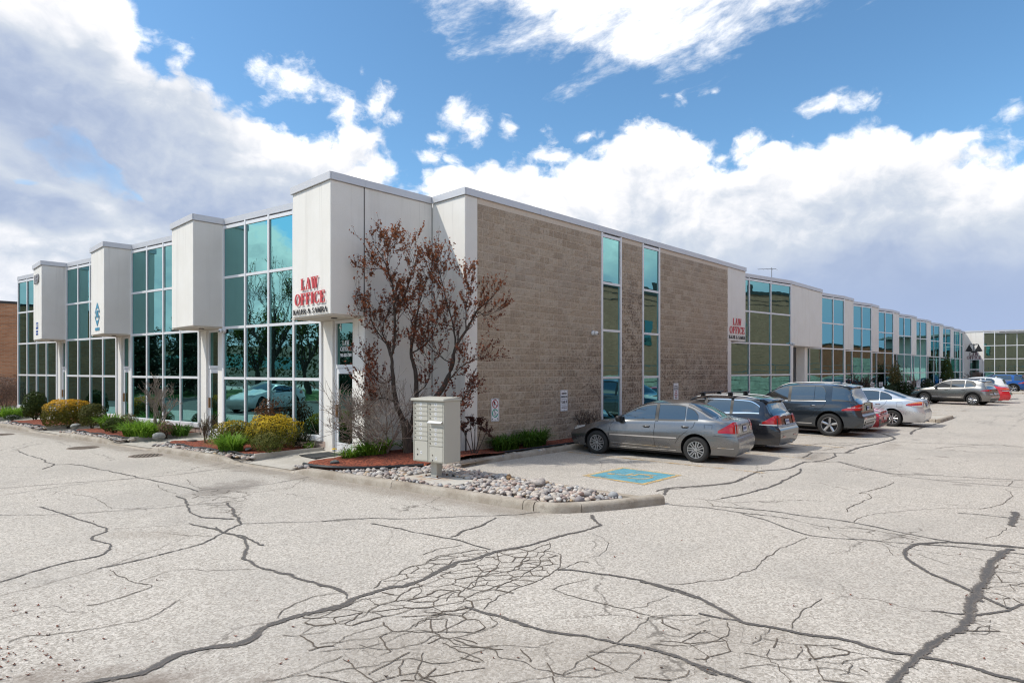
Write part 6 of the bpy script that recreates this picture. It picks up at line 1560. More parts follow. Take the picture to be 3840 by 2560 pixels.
def smooth_tab(tab, x):
    # catmull-rom through the table, for curved outlines
    n = len(tab)
    if x <= tab[0][0]: return tab[0][1]
    if x >= tab[-1][0]: return tab[-1][1]
    for i in range(n - 1):
        if x <= tab[i + 1][0]:
            x1, y1 = tab[i]; x2, y2 = tab[i + 1]; h = x2 - x1
            def sl(k):
                if k <= 0 or k >= n - 1: return None
                return (tab[k + 1][1] - tab[k - 1][1]) / (tab[k + 1][0] - tab[k - 1][0])
            m1 = sl(i); m2 = sl(i + 1); s = (y2 - y1) / h
            if m1 is None: m1 = s
            if m2 is None: m2 = s
            if s == 0: m1 = m2 = 0
            else:
                for_ = 3 * abs(s)
                m1 = max(-for_, min(for_, m1)); m2 = max(-for_, min(for_, m2))
                if m1 * s < 0: m1 = 0
                if m2 * s < 0: m2 = 0
            t = (x - x1) / h; t2, t3 = t * t, t * t * t
            return y1 * (2 * t3 - 3 * t2 + 1) + h * m1 * (t3 - 2 * t2 + t) + y2 * (-2 * t3 + 3 * t2) + h * m2 * (t3 - t2)
class Car:
    """X runs from the nose (0) to the tail (L); the finished car faces +y with its origin midway between the axles"""
    def __init__(s, **c):
        s.__dict__.update(c); s.hw = s.W / 2
        s.xo = s.fa + s.wb / 2
    def ztop(s, X): return smooth_tab(s.top, X)
    def zbelt(s, X): return smooth_tab(s.belt, X)
    def plan(s, X):           # half width at the widest height
        f = max(0.0, (s.pf - X) / s.pf); r = max(0.0, (X - (s.L - s.pr)) / s.pr)
        return s.hw * (1 - s.tf * f ** 2.4) * (1 - s.tr * r ** 2.6)
    def Y(s, X, z):
        w_ = s.plan(X); zb = min(s.zbelt(X), s.ztop(X)); zm = s.zb + (zb - s.zb) * .52
        if z <= zb:
            if z < zm: q = (zm - z) / (zm - s.zb); y = w_ - .085 * q ** 2.0
            else: q = (z - zm) / max(.01, zb - zm); y = w_ - .075 * q ** 2.0
            # feature line: a shallow shelf
            if s.crease: y -= .012 * max(0.0, 1 - abs(z - (s.crease + .03 * (X / s.L - .5)) - .03) / .05)
            return y
        y0 = w_ - .075; d = z - zb
        return y0 - .012 * min(1, d / .02) - s.tum * d - .16 * d * d
    def xend(s, X, z):
        k0 = 1 - smooth(0.0, s.ef, X); k1 = smooth(s.L - s.er, s.L, X)
        return X + k0 * lerp_tab(s.nose, z) - k1 * lerp_tab(s.tail, z)
    def zedge(s, X):
        zt = s.ztop(X); return max(s.zb + .12, zt - s.crown(X))
    def crown(s, X):
        return .075 if s.ztop(X) > s.zbelt(X) + .10 else .05
    def loc(s, X, y, z): return (-y, -(X - s.xo), z)    # y positive = car's left side
    def side(s, X, z, off=0.0): return s.loc(s.xend(X, z), s.Y(X, z) + off, z)
    def topz(s, X, f):        # height on the upper skin, f = -1..1 across
        ze = s.zedge(X); zt = s.ztop(X); return ze + (zt - ze) * (1 - abs(f) ** 2.6)
    def toppt(s, X, f, off=0.0):
        ze = s.zedge(X); z = s.topz(X, f); return s.loc(s.xend(X, z), s.Y(X, ze) * f, z + off)
    def stations(s):
        xs = set([0, .015, .04, .08, .14, .22, s.L, s.L - .015, s.L - .04, s.L - .08, s.L - .14, s.L - .22]); n = 46
        for i in range(n + 1): xs.add(round(s.L * i / n, 3))
        xs = sorted(xs); out = [xs[0]]
        for x in xs[1:]:
            if x - out[-1] > .012: out.append(x)
        return out
    def ring(s, X):
        zb = s.zb; zt = s.zedge(X); zbelt = min(s.zbelt(X), zt - .0); pts = []
        n1, n2, n3 = 9, 7, 8
        hs = [zb + (zbelt - zb) * i / n1 for i in range(n1 + 1)] + [zbelt + (zt - zbelt) * i / n2 for i in range(1, n2 + 1)]
        L_ = [(s.Y(X, h), h) for h in hs]
        ye = L_[-1][0]
        topp = [(ye * (1 - i / n3), s.topz(X, 1 - i / n3)) for i in range(1, n3 + 1)]
        half = [(L_[0][0] * .5, zb - .02)] + L_ + topp
        return half
    def body(s, parent, paint):
        m = MB(); rows = []; xs = s.stations()
        for X in xs:
            h = s.ring(X); full = [s.loc(s.xend(X, z), y, z) for y, z in h] + [s.loc(s.xend(X, z), -y, z) for y, z in reversed(h[:-1])]
            rows.append(full)
        n = len(rows[0]); V = [p for r in rows for p in r]; Fc = []
        for i in range(len(rows) - 1):
            for j in range(n): k = (j + 1) % n; Fc.append((i * n + j, (i + 1) * n + j, (i + 1) * n + k, i * n + k))
        for base, fl in ((0, False), ((len(rows) - 1) * n, True)):
            hN = (n + 1) // 2
            for j in range(hN - 1):
                a, b, c, d = base + j, base + j + 1, base + n - 2 - j, base + n - 1 - j
                f = (a, b, c, d) if b != c else (a, b, d)
                Fc.append(f if not fl else f[::-1])
        m.add(V, Fc); me = m.mesh('body', [paint, UNDER], True)
        bm = bmesh.new(); bm.from_mesh(me); bmesh.ops.recalc_face_normals(bm, faces=bm.faces); bm.to_mesh(me); bm.free()
        o = link(me, 'body', parent)
        # wheel openings are cut from the shell
        cut = MB()
        for X in (s.fa, s.fa + s.wb):
            for sg in (1, -1):
                k = 28; R_ = s.wr + s.gap; ring0 = []; ring1 = []
                for i in range(k):
                    a = 2 * pi * i / k; yy = -(X - s.xo) + R_ * cos(a); zz = s.wr + .015 + R_ * sin(a) * 1.0
                    ring0.append((sg * (s.hw + .2), yy, zz)); ring1.append((sg * (s.hw - .34), yy, zz))
                nb = len(cut.v); cut.add(ring0 + ring1, [tuple(range(k)) if sg > 0 else tuple(range(k))[::-1], tuple(range(k, 2 * k))[::-1] if sg > 0 else tuple(range(k, 2 * k))] + [((i, i + k, (i + 1) % k + k, (i + 1) % k) if sg > 0 else (i, (i + 1) % k, (i + 1) % k + k, i + k)) for i in range(k)])
        cme = cut.mesh('cutter', [UNDER]); bm = bmesh.new(); bm.from_mesh(cme); bmesh.ops.recalc_face_normals(bm, faces=bm.faces); bm.to_mesh(cme); bm.free()
        co = link(cme, 'cutter')
        md = o.modifiers.new('arch', 'BOOLEAN'); md.operation = 'DIFFERENCE'; md.object = co; md.solver = 'EXACT'
        try: md.material_mode = 'TRANSFER'
        except Exception: pass
        bpy.context.view_layer.update()
        co.matrix_world = o.matrix_world.copy()
        bpy.context.view_layer.update()
        dg = bpy.context.evaluated_depsgraph_get(); new = D.meshes.new_from_object(o.evaluated_get(dg)); o.modifiers.clear(); o.data = new; new.name = 'body'
        D.objects.remove(co)
        new.polygons.foreach_set('use_smooth', [True] * len(new.polygons))
        try: new.set_sharp_from_angle(angle=radians(32))
        except Exception: pass
        return o
    def patch_side(s, cols, off, name, mat, par, sides=(1, -1), rows=5):
        """cols: (X, zlo, zhi) columns of a panel lying on the flank"""
        out = []
        for sg in sides:
            m = MB(); R_ = []
            for X, a, b in cols:
                c = []
                for i in range(rows + 1):
                    z = a + (b - a) * i / rows; p = s.side(X, z, off); c.append((p[0] * sg, p[1], p[2]))
                R_.append(c)
            m.grid(R_, flip=(sg < 0)); out.append(m.build(name, mat, par, smooth=True))
        return out
    def patch_top(s, X0, X1, f, off, name, mat, par, n=12, fend=None):
        m = MB(); R_ = []
        for i in range(n + 1):
            X = X0 + (X1 - X0) * i / n; ff = f if fend is None else f + (fend - f) * i / n
            R_.append([s.toppt(X, ff * (2 * j / 14 - 1), off) for j in range(15)])
        m.grid(R_); return m.build(name, mat, par, smooth=True)
    def line_side(s, pts, wd, name, mat, par, off=.0025, sides=(1, -1), n=6):
        for sg in sides:
            m = MB(); P = []
            for (a, b) in zip(pts, pts[1:]):
                for i in range(n): P.append((a[0] + (b[0] - a[0]) * i / n, a[1] + (b[1] - a[1]) * i / n))
            P.append(pts[-1]); R_ = []
            for i, p in enumerate(P):
                a = Vector(P[max(0, i - 1)]); b = Vector(P[min(len(P) - 1, i + 1)]); d = (b - a).normalized(); nn = Vector((-d.y, d.x)) * wd / 2
                q0 = s.side(p[0] + nn.x, p[1] + nn.y, off); q1 = s.side(p[0] - nn.x, p[1] - nn.y, off)
                R_.append([(q0[0] * sg, q0[1], q0[2]), (q1[0] * sg, q1[1], q1[2])])
            m.grid(R_, flip=(sg > 0)); m.build(name, mat, par, smooth=True)
    def rear(s, y, z, off=0.0):
        X = s.L; return s.loc(s.xend(X, z) + off, y, z)
    def patch_rear(s, y0, y1, z0, z1, off, name, mat, par, n=4, slant=0.0, front=False):
        m = MB(); R_ = []
        for i in range(n + 1):
            z = z0 + (z1 - z0) * i / n
            X = 0 if front else s.L
            R_.append([s.loc(s.xend(X, z) + (-off if front else off), (y0 + (y1 - y0) * j / n) + slant * i / n, z) for j in range(n + 1)])
        m.grid(R_); return m.build(name, mat, par, smooth=True)
def wheel_meshes(R_, wd, rim, spokes, style):
    k = ('w', R_, wd, rim, spokes, style)
    if k in WH: return WH[k]
    t = MB(); t.lathe([(rim * .98, -wd * .42), (rim + .006, -wd * .48), (R_ * .90, -wd * .50), (R_ * .975, -wd * .40), (R_, -wd * .30), (R_, wd * .30), (R_ * .975, wd * .40), (R_ * .90, wd * .50), (rim + .006, wd * .48), (rim * .98, wd * .42)], 40, 'x')
    tm = t.mesh('tyre', TYRE, True, 50)
    r = MB(); r.lathe([(rim * .985, -wd * .46), (rim * .93, -wd * .455), (rim * .90, -wd * .36), (rim * .88, wd * .1)], 40, 'x')     # lip and barrel
    for i in range(spokes):
        a = 2 * pi * i / spokes + .3
        def sp(rad, tang, x): return (x, rad * cos(a) - tang * sin(a), rad * sin(a) + tang * cos(a))
        if style == 'twin':
            for o in (-1, 1):
                w0, w1 = rim * .055, rim * .062; c0, c1 = o * rim * .085, o * rim * .155
                V = []
                for (rad, c, w_, x) in ((rim * .17, c0, w0, -wd * .40), (rim * .93, c1, w1, -wd * .44)):
                    V += [sp(rad, c - w_, x), sp(rad, c + w_, x), sp(rad, c + w_ * 1.1, x + .025), sp(rad, c - w_ * 1.1, x + .025)]
                r.add(V, [(0, 4, 5, 1), (1, 5, 6, 2), (0, 3, 7, 4), (2, 6, 7, 3)])
        else:
            w0, w1 = (rim * .14, rim * .13) if spokes <= 5 else (rim * .10, rim * .075)
            V = []
            for (rad, w_, x) in ((rim * .12, w0 * .8, -wd * .36), (rim * .5, w0, -wd * .40), (rim * .94, w1, -wd * .45)):
                V += [sp(rad, -w_, x + .012), sp(rad, 0, x), sp(rad, w_, x + .012), sp(rad, w_ * 1.15, x + .04), sp(rad, -w_ * 1.15, x + .04)]
            for b in (0, 5): r.add(V[b:b + 10], [(0, 5, 6, 1), (1, 6, 7, 2), (2, 7, 8, 3), (0, 4, 9, 5)])
    r.lathe([(rim * .23, -wd * .32), (rim * .21, -wd * .405), (rim * .1, -wd * .42), (0, -wd * .42)], 20, 'x')
    rm = r.mesh('rim', RIM, True, 35)
    d = MB(); d.lathe([(rim * .89, .0), (rim * .3, -.005), (0, -.005)], 28, 'x'); dm_ = d.mesh('brake_disc', DISC, False)
    hb = MB()
    for i in range(5): a = 2 * pi * i / 5 + .9; hb.box(-wd * .425, -wd * .38, rim * .27 * cos(a) - .011, rim * .27 * cos(a) + .011, rim * .27 * sin(a) - .011, rim * .27 * sin(a) + .011)
    hm_ = hb.mesh('wheel_nuts', DISC)
    WH[k] = (tm, rm, dm_, hm_); return WH[k]
WH = {}
def build_car(name, label, cat, cfg, paint, x, y, rot, plate=None, detail=True):
    c = Car(**cfg); t = thing(name, label, cat, (x, y, 0), rot)
    bo = c.body(t, paint)
    # wheels
    tm, rm, dm_, hm_ = wheel_meshes(c.wr, c.ww, c.rim, c.spokes, c.style)
    for X in (c.fa, c.fa + c.wb):
        for sg in (-1, 1):
            w_ = link(tm, 'wheel', t, (sg * (c.hw - c.ww / 2 - .025), -(X - c.xo), c.wr - .006), (random.uniform(0, 6) if sg < 0 else random.uniform(0, 6), 0, 0 if sg < 0 else pi))
            link(rm, 'rim', w_); link(dm_, 'brake_disc', w_); link(hm_, 'wheel_nuts', w_)
            # dark liner inside the opening
            m = MB(); k = 20; R_ = c.wr + c.gap - .004; rows = []
            for i in range(k + 1):
                a = pi * (-.06 + 1.12 * i / k); rows.append([(sg * (c.hw - .035 - .31 * j), -(X - c.xo) + R_ * cos(a), c.wr + .015 + R_ * sin(a)) for j in (0, 1)])
            m.grid(rows); m.build('arch_liner', UNDER, t)
    m = MB(); m.box(-c.hw * .80, c.hw * .80, -(c.L - .5 - c.xo), c.xo - .4, c.zb - .06, c.zb + .05); m.build('underbody', UNDER, t)
    # glazing
    for (X0, X1, kind) in c.windows:
        cols = []; n = 14
        for i in range(n + 1):
            X = X0 + (X1 - X0) * i / n; lo = c.zbelt(X) + .025; hi = c.zedge(X) - c.frame
            if kind == 'q': hi = min(hi, lo + (hi - lo) * (1 - max(0, (X - X0) / (X1 - X0) - .55) ** 2 * 2.2))
            if kind == 'f': hi = min(hi, lo + (hi - lo) * 1)
            cols.append((X, lo, max(lo + .004, hi)))
        c.patch_side([(X, lo - .022, hi + .022) for X, lo, hi in cols] if kind != 'dlo' else cols, .004, 'window_frame', TRIM if not c.chrome_frame else CHROME, t)
        c.patch_side(cols, .009, 'window', CG, t)
    for (X0, X1, f0, f1) in c.screens: c.patch_top(X0, X1, f0, .006, 'windscreen' if X1 < c.L / 2 else 'rear_window', CG, t, 14, f1)
    for X0, X1 in c.pillars:
        c.patch_side([(X0 + (X1 - X0) * i / 3, c.zbelt(X0) - .0, c.zedge(X0 + (X1 - X0) * i / 3) - c.frame + .03) for i in range(4)], .0095, 'pillar', TRIM, t)
    # shut lines, mouldings and handles
    for pts in c.seams: c.line_side(pts, .008, 'door_seam', TRIM, t)
    for pts, wd, mt in c.mouldings: c.line_side(pts, wd, 'moulding', {'paint': paint, 'trim': TRIM, 'chrome': CHROME}[mt], t, .010)
    for X, z in c.handles:
        for sg in (1, -1):
            m = MB(); p = c.side(X, z, .0); m.bbox(-.014, .026, -.09, .09, -.013, .015, .008)
            m.v = [(p[0] * sg + (-a if sg > 0 else a), p[1] + b, p[2] + q) for a, b, q in m.v]; m.build('door_handle', c.handle_mat or paint, t, smooth=True, angle=40)
            m = MB(); m.box(-.004, .006, -.07, .07, -.036, -.014); m.v = [(p[0] * sg + (-a if sg > 0 else a), p[1] + b, p[2] + q) for a, b, q in m.v]; m.build('handle_recess', TRIM, t)
    for X, z in c.fuel: c.line_side([(X - .09, z - .09), (X - .09, z + .09), (X + .09, z + .09), (X + .09, z - .09), (X - .09, z - .09)], .006, 'fuel_flap', TRIM, t, .002, (1,))
    # door mirrors
    for sg in (1, -1):
        X, z = c.mirror; p = c.side(X, z, .0); m = MB(); m.bbox(-.20, .02, -.07, .06, -.01, .135, .03)
        m.v = [(p[0] * sg + (a if sg > 0 else -a), p[1] + b, p[2] + q) for a, b, q in m.v]; mm = m.build('door_mirror', paint if c.mirror_paint else TRIM, t, smooth=True, angle=50)
    # lamps wrap from the flank round to the tail or nose
    for (X0, X1, z0a, z1a, z0b, z1b, y_in, mt) in c.lamps:
        mt = {'red': TAIL, 'clear': CLEAR, 'amber': AMBER}[mt]
        isf = X0 < c.L / 2
        for sg in (1, -1):
            m = MB(); R_ = []; n = 8
            for i in range(n + 1):
                f = i / n; X = X0 + (X1 - X0) * f; a = z0a + (z0b - z0a) * f; b = z1a + (z1b - z1a) * f
                R_.append([(lambda p: (p[0] * sg, p[1], p[2]))(c.side(X, a + (b - a) * j / 4, .011)) for j in range(5)])
            E_ = c.L if not isf else 0.0
            for i in range(1, 6):
                f = i / 5; yy = lambda z: c.Y(E_, z) + .004 + (y_in - c.Y(E_, z)) * f
                col = []
                for j in range(5):
                    z = z0b + (z1b - z0b) * j / 4; p = c.loc(c.xend(E_, z) + (.012 if not isf else -.012), yy(z), z); col.append((p[0] * sg, p[1], p[2]))
                R_.append(col)
            m.grid(R_, flip=(sg < 0) != isf); m.build('headlight' if isf else 'taillight', mt, t, smooth=True)
    for (y0, y1, z0, z1, off, nm, mt) in c.rear_bits: c.patch_rear(y0, y1, z0, z1, off, nm, {'paint': paint, 'trim': TRIM, 'red': TAIL, 'chrome': CHROME, 'glass': CG, 'clear': CLEAR, 'galv': RIM}[mt], t)
    for (y0, y1, z0, z1, off, nm, mt) in c.front_bits: c.patch_rear(y0, y1, z0, z1, off, nm, {'paint': paint, 'trim': TRIM, 'red': TAIL, 'chrome': CHROME, 'glass': CG, 'clear': CLEAR}[mt], t, front=True)
    if plate:
        z = c.plate_z
        for z0, z1, mt, off in ((z - .08, z + .08, TRIM, .012), (z - .065, z + .065, PLATE, .017)): pl = c.patch_rear(-.165 + (.012 if mt is PLATE else 0), .165 - (.012 if mt is PLATE else 0), z0, z1, off, 'licence_plate', mt, t, 1)
        me = text_mesh(plate, .088, PLATEB, .004, .72, .0005); p = c.rear(0, z, .0205); link(me, 'plate_number', pl, p)
    # bumper shut line, exhaust
    for sg in (1,): pass
    m = MB(); m.tube([c.loc(c.L - .30, -.45 * c.hw, c.zb + .02), c.loc(c.L - .04, -.45 * c.hw, c.zb + .01)], .028, 10); m.build('exhaust_pipe', CHROME, t)
    if c.spoiler:
        X0, X1, z0, z1 = c.spoiler; m = MB(); R_ = []
        for i in range(11):
            f = i / 5 - 1; ye = c.Y(X0 - .1, c.zedge(X0 - .1)) * .96 * f; dz = -.045 * abs(f) ** 2.6; rr = .05 * f * f
            R_.append([c.loc(X0 - .05, ye, z0 + dz), c.loc(X0 + .08, ye, z0 + .012 + dz), c.loc(X1 - rr, ye, z1 + dz + .01), c.loc(X1 + .012 - rr, ye, z1 + dz - .015), c.loc(X1 - .05 - rr, ye, z1 + dz - .04), c.loc(X0 + .05, ye, z0 - .05 + dz)])
        m.grid(R_); m.add(R_[0], [tuple(range(6))]); m.add(R_[-1], [tuple(range(6))[::-1]]); m.build('roof_spoiler', paint, t, smooth=True, angle=40)
    if c.rails:
        X0, X1, mt = c.rails
        for sg in (1, -1):
            P = [];
            for i in range(11):
                X = X0 + (X1 - X0) * i / 10; f = .86; q = c.toppt(X, f * 1.0); hh = .055 * min(1, 6 * (i / 10) * (1), 6 * (1 - i / 10) + .0) + .004
                P.append((q[0] * sg, q[1], q[2] + hh))
            m = MB(); m.tube(P, .017, 8); m.build('roof_rail', RAILM if mt == 'chrome' else TRIM, t, smooth=True)
    if c.bars:
        for X in c.bars:
            q = c.toppt(X, .86); z = c.topz(X, .86) + .135
            m = MB(); m.bbox(-c.hw * .92, c.hw * .92, q[1] - .035, q[1] + .035, z - .014, z + .014, .006); br = m.build('roof_bar', TRIM, t)
            for sg in (1, -1):
                m = MB(); m.bbox(sg * abs(q[0]) - .045, sg * abs(q[0]) + .045, q[1] - .06, q[1] + .06, q[2] + .03, z - .012, .012); m.build('bar_foot', TRIM, br)
    if c.fin:
        q = c.toppt(c.fin, 0); m = MB(); m.add([(-.022, q[1] + .07, q[2] - .012), (.022, q[1] + .07, q[2] - .012), (.022, q[1] - .07, q[2] - .012), (-.022, q[1] - .07, q[2] - .012), (0, q[1] - .055, q[2] + .06), (0, q[1] - .02, q[2] + .055)], [(0, 1, 5), (1, 2, 4, 5), (2, 3, 4), (3, 0, 5, 4)]); m.build('antenna_fin', paint, t)
    if c.wiper:
        a = c.rear(.0, c.wiper, .03); b = c.rear(-.42, c.wiper + .05, .03); m = MB(); m.tube([a, b], .012, 5); m.lathe([(0, 0)], 3) if False else None; m.build('rear_wiper', TRIM, t)
    if c.cladding:
        for X in (c.fa, c.fa + c.wb):
            for sg in (1, -1):
                m = MB(); R_ = []; k = 22; r0, r1 = c.wr + c.gap - .006, c.wr + c.gap + .075
                for i in range(k + 1):
                    a = pi * (-.12 + 1.24 * i / k); row = []
                    for r in (r0, r1):
                        XX = X - r * cos(a); z = max(c.zb + .01, c.wr + .015 + r * sin(a)); p = c.side(XX, z, .008); row.append((p[0] * sg, p[1], p[2]))
                    R_.append(row)
                m.grid(R_, flip=sg > 0); m.build('arch_cladding', TRIM, t, smooth=True)
        c.patch_side([(c.fa + c.wr + .12 + (c.wb - 2 * c.wr - .24) * i / 10, c.zb, c.zb + .13) for i in range(11)], .008, 'sill_cladding', TRIM, t)
    return t, c
def base(**k):
    d = dict(crease=.70, tum=.30, pf=.95, pr=.75, tf=.22, tr=.16, ef=.7, er=.6, frame=.035, chrome_frame=False, pillars=[], seams=[], mouldings=[], handles=[], handle_mat=None, fuel=[], mirror=(1.45, .92), mirror_paint=True, lamps=[], rear_bits=[], front_bits=[], plate_z=.85, spoiler=None, rails=None, bars=None, fin=None, wiper=None, cladding=False, gap=.055,
             nose=[(.15, .10), (.3, .03), (.5, .0), (.62, .05), (.75, .18), (.9, .35)], tail=[(.18, .12), (.3, .02), (.45, .0), (.55, .0), (.62, .05), (.75, .07), (.92, .09), (1.05, .16), (1.5, .5)])
    d.update(k); return d
# --- the grey saloon nearest the camera
SEDAN = base(L=4.46, W=1.715, wb=2.62, fa=.86, wr=.308, ww=.20, rim=.205, spokes=7, style='twin', zb=.20,
    top=[(0, .60), (.10, .66), (.30, .735), (.70, .845), (1.10, .925), (1.28, .965), (1.50, 1.085), (1.80, 1.245), (2.05, 1.355), (2.30, 1.41), (2.65, 1.438), (3.0, 1.43), (3.25, 1.385), (3.5, 1.285), (3.75, 1.15), (3.92, 1.065), (4.08, 1.035), (4.30, 1.02), (4.46, 1.0)],
    belt=[(0, .60), (.5, .76), (1.0, .86), (1.3, .90), (2.0, .925), (3.0, .955), (3.6, .985), (4.46, .97)],
    windows=[(1.46, 2.44, 'f'), (2.54, 3.20, 'm'), (3.235, 3.52, 'q')], pillars=[(2.45, 2.53)], screens=[(1.34, 2.12, .90, .88), (3.22, 3.92, .86, .84)], frame=.03,
    seams=[[(1.24, .30), (1.22, .55), (1.26, .80), (1.34, .90)], [(2.47, .28), (2.44, .6), (2.46, .93)], [(2.98, .42), (3.10, .60), (3.28, .74), (3.42, .85), (3.46, .97)], [(3.90, .66), (4.44, .64)], [(1.26, .24), (2.9, .24)]],
    mouldings=[([(1.25, .545), (3.02, .555)], .030, 'chrome'), ([(1.28, .345), (2.86, .315)], .012, 'chrome'), ([(4.00, .38), (4.36, .38)], .014, 'chrome'), ([(1.30, .253), (3.0, .253)], .016, 'chrome')],
    handles=[(2.24, .80), (3.22, .835)], fuel=[(3.78, .82)], mirror=(1.52, .90), mirror_paint=False, crease=.74,
    lamps=[(4.02, 4.43, .73, .78, .72, .985, .50, 'red'), (.42, .10, .70, .745, .60, .70, .45, 'clear')],
    rear_bits=[(-.50, .50, .70, .98, .006, 'boot_lid', 'paint'), (-.30, .30, .90, .925, .012, 'boot_trim', 'paint'), (.40, .50, .73, .83, .014, 'reverse_lamp', 'clear'), (-.50, -.40, .73, .83, .014, 'reverse_lamp', 'clear'), (-.55, .55, .665, .675, .008, 'bumper_seam', 'trim')],
    front_bits=[(-.3, .3, .55, .63, .01, 'grille', 'trim'), (-.5, .5, .28, .40, .008, 'grille', 'trim')], plate_z=.80)
P_GREY = m_paint('grey_paint', (.215, .215, .218), .80, .24, .12)
build_car('parked_car', 'dusty silver-grey four-door saloon nearest the camera, parked nose to the block wall', 'car', SEDAN, P_GREY, 0, 0, 0, 'BZNJ 436')
CIV = [o for o in D.objects if o.name == 'parked_car'][0]
def place(o, xr, yr, ang, cfg):     # put the outer face of the rear left wheel at the given ground point
    a = radians(ang); R_ = Matrix.Rotation(a, 2); p = R_ @ Vector((-(cfg['W'] / 2 - .03), -cfg['wb'] / 2)); o.location = (xr - p.x, yr - p.y, 0); o.rotation_euler = (0, 0, a)
place(CIV, 3.36, -4.42, 8.5, SEDAN)
# --- dark navy estate with roof bars
WAGON = base(L=4.56, W=1.78, wb=2.578, fa=.90, wr=.318, ww=.205, rim=.21, spokes=5, style='plain', zb=.20,
    top=[(0, .62), (.10, .70), (.3, .77), (.8, .90), (1.15, .965), (1.32, 1.01), (1.7, 1.24), (2.0, 1.385), (2.3, 1.455), (2.8, 1.48), (3.4, 1.47), (3.85, 1.44), (4.10, 1.40), (4.25, 1.25), (4.40, 1.06), (4.5, .98), (4.56, .96)],
    belt=[(0, .62), (.6, .82), (1.2, .91), (2, .95), (3, .98), (4, 1.02), (4.56, .96)], tum=.28,
    windows=[(1.52, 2.46, 'f'), (2.54, 3.22, 'm'), (3.30, 4.02, 'q')], pillars=[(2.46, 2.54), (3.22, 3.30)], screens=[(1.38, 2.05, .9, .88), (4.13, 4.44, .84, .90)], frame=.035, chrome_frame=True,
    seams=[[(2.47, .28), (2.46, .95)], [(3.0, .45), (3.22, .72), (3.3, .96)]], handles=[(2.25, .83), (3.15, .86)], fuel=[], mirror=(1.6, .95), crease=.72,
    tail=[(.18, .10), (.3, .02), (.45, .0), (.62, .0), (.66, .05), (.75, .07), (.95, .11), (1.05, .14), (1.3, .18), (1.5, .25)], er=.5, pr=.55, tr=.15,
    lamps=[(4.12, 4.53, .76, .80, .76, .99, .46, 'red'), (4.05, 4.53, .735, .75, .72, .755, .48, 'clear'), (.5, .1, .72, .77, .62, .74, .45, 'clear')],
    rear_bits=[(-.28, .28, .82, .84, .01, 'plate_lip', 'trim'), (.34, .56, .40, .435, .008, 'reflector', 'red'), (-.56, -.34, .40, .435, .008, 'reflector', 'red'), (-.6, .6, .665, .675, .008, 'bumper_seam', 'trim'), (-.03, .03, .93, 1.0, .012, 'badge', 'chrome')],
    plate_z=.80, spoiler=(4.02, 4.26, 1.435, 1.385), rails=(1.95, 4.0, 'chrome'), bars=(2.35, 3.15), wiper=1.06)
P_NAVY = m_paint('navy_paint', (.020, .022, .030), .5, .18, .2, .9)
o, _ = build_car('parked_car', 'dark navy estate car with black roof bars between the grey saloon and the big SUV', 'car', WAGON, P_NAVY, 0, 0, 0, 'BTJW 210'); place(o, 6.20, -4.22, 2.5, WAGON)
# --- large blue-grey SUV
SUV = base(L=4.80, W=1.93, wb=2.915, fa=.88, wr=.380, ww=.255, rim=.262, spokes=5, style='plain', zb=.30, gap=.062,
    top=[(0, .82), (.10, .92), (.35, 1.00), (.9, 1.09), (1.25, 1.15), (1.42, 1.21), (1.8, 1.46), (2.1, 1.635), (2.4, 1.715), (2.9, 1.755), (3.5, 1.75), (4.0, 1.72), (4.32, 1.66), (4.45, 1.50), (4.6, 1.27), (4.70, 1.16), (4.80, 1.12)],
    belt=[(0, .82), (.6, 1.0), (1.3, 1.09), (2, 1.11), (3, 1.135), (4, 1.17), (4.80, 1.12)], tum=.27,
    windows=[(1.62, 2.46, 'f'), (2.56, 3.30, 'm'), (3.32, 3.66, 'q'), (3.86, 4.48, 'm')], pillars=[(2.46, 2.56)], screens=[(1.5, 2.15, .9, .88), (4.36, 4.63, .90, .93)], frame=.045,
    seams=[[(1.4, .42), (1.42, .8), (1.5, 1.08)], [(2.5, .40), (2.48, .8), (2.5, 1.12)], [(3.22, .62), (3.40, .82), (3.64, 1.0), (3.70, 1.16)]], mouldings=[([(1.55, 1.122), (3.68, 1.158)], .022, 'chrome'), ([(1.4, .40), (3.25, .40)], .03, 'chrome')],
    handles=[(2.25, .99), (3.30, 1.0)], handle_mat=CHROME, mirror=(1.72, 1.10), crease=.95,
    nose=[(.2, .12), (.45, .02), (.6, .0), (.8, .02), (.95, .12), (1.1, .3)], tail=[(.25, .10), (.4, .02), (.55, .0), (.68, .0), (.74, .06), (.9, .08), (1.1, .10), (1.3, .14), (1.7, .26)], er=.45, pr=.6, tr=.16,
    lamps=[(4.18, 4.77, .86, .90, .88, 1.08, .52, 'red'), (4.35, 4.77, .955, .975, .965, 1.005, .58, 'clear'), (.5, .1, .9, .95, .78, .92, .5, 'clear')],
    rear_bits=[(-.36, .36, 1.055, 1.085, .014, 'chrome_strip', 'chrome'), (.42, .72, .60, .64, .008, 'reflector', 'red'), (-.72, -.42, .60, .64, .008, 'reflector', 'red'), (-.62, .62, .37, .52, .014, 'skid_plate', 'galv'), (-.52, .52, .41, .48, .018, 'skid_slot', 'trim'), (-.7, .7, .735, .748, .008, 'bumper_seam', 'trim')],
    plate_z=.94, spoiler=(4.20, 4.48, 1.70, 1.66), rails=(2.0, 4.15, 'chrome'), wiper=1.16, fin=3.9)
P_SUV = m_paint('blue_grey_paint', (.040, .052, .066), .6, .16, .2, 1.0)
o, _ = build_car('parked_car', 'large dark blue-grey SUV with chrome rails and five-spoke wheels', 'SUV', SUV, P_SUV, 0, 0, 0, 'CEBA 718'); place(o, 11.80, -4.86, 1.0, SUV)
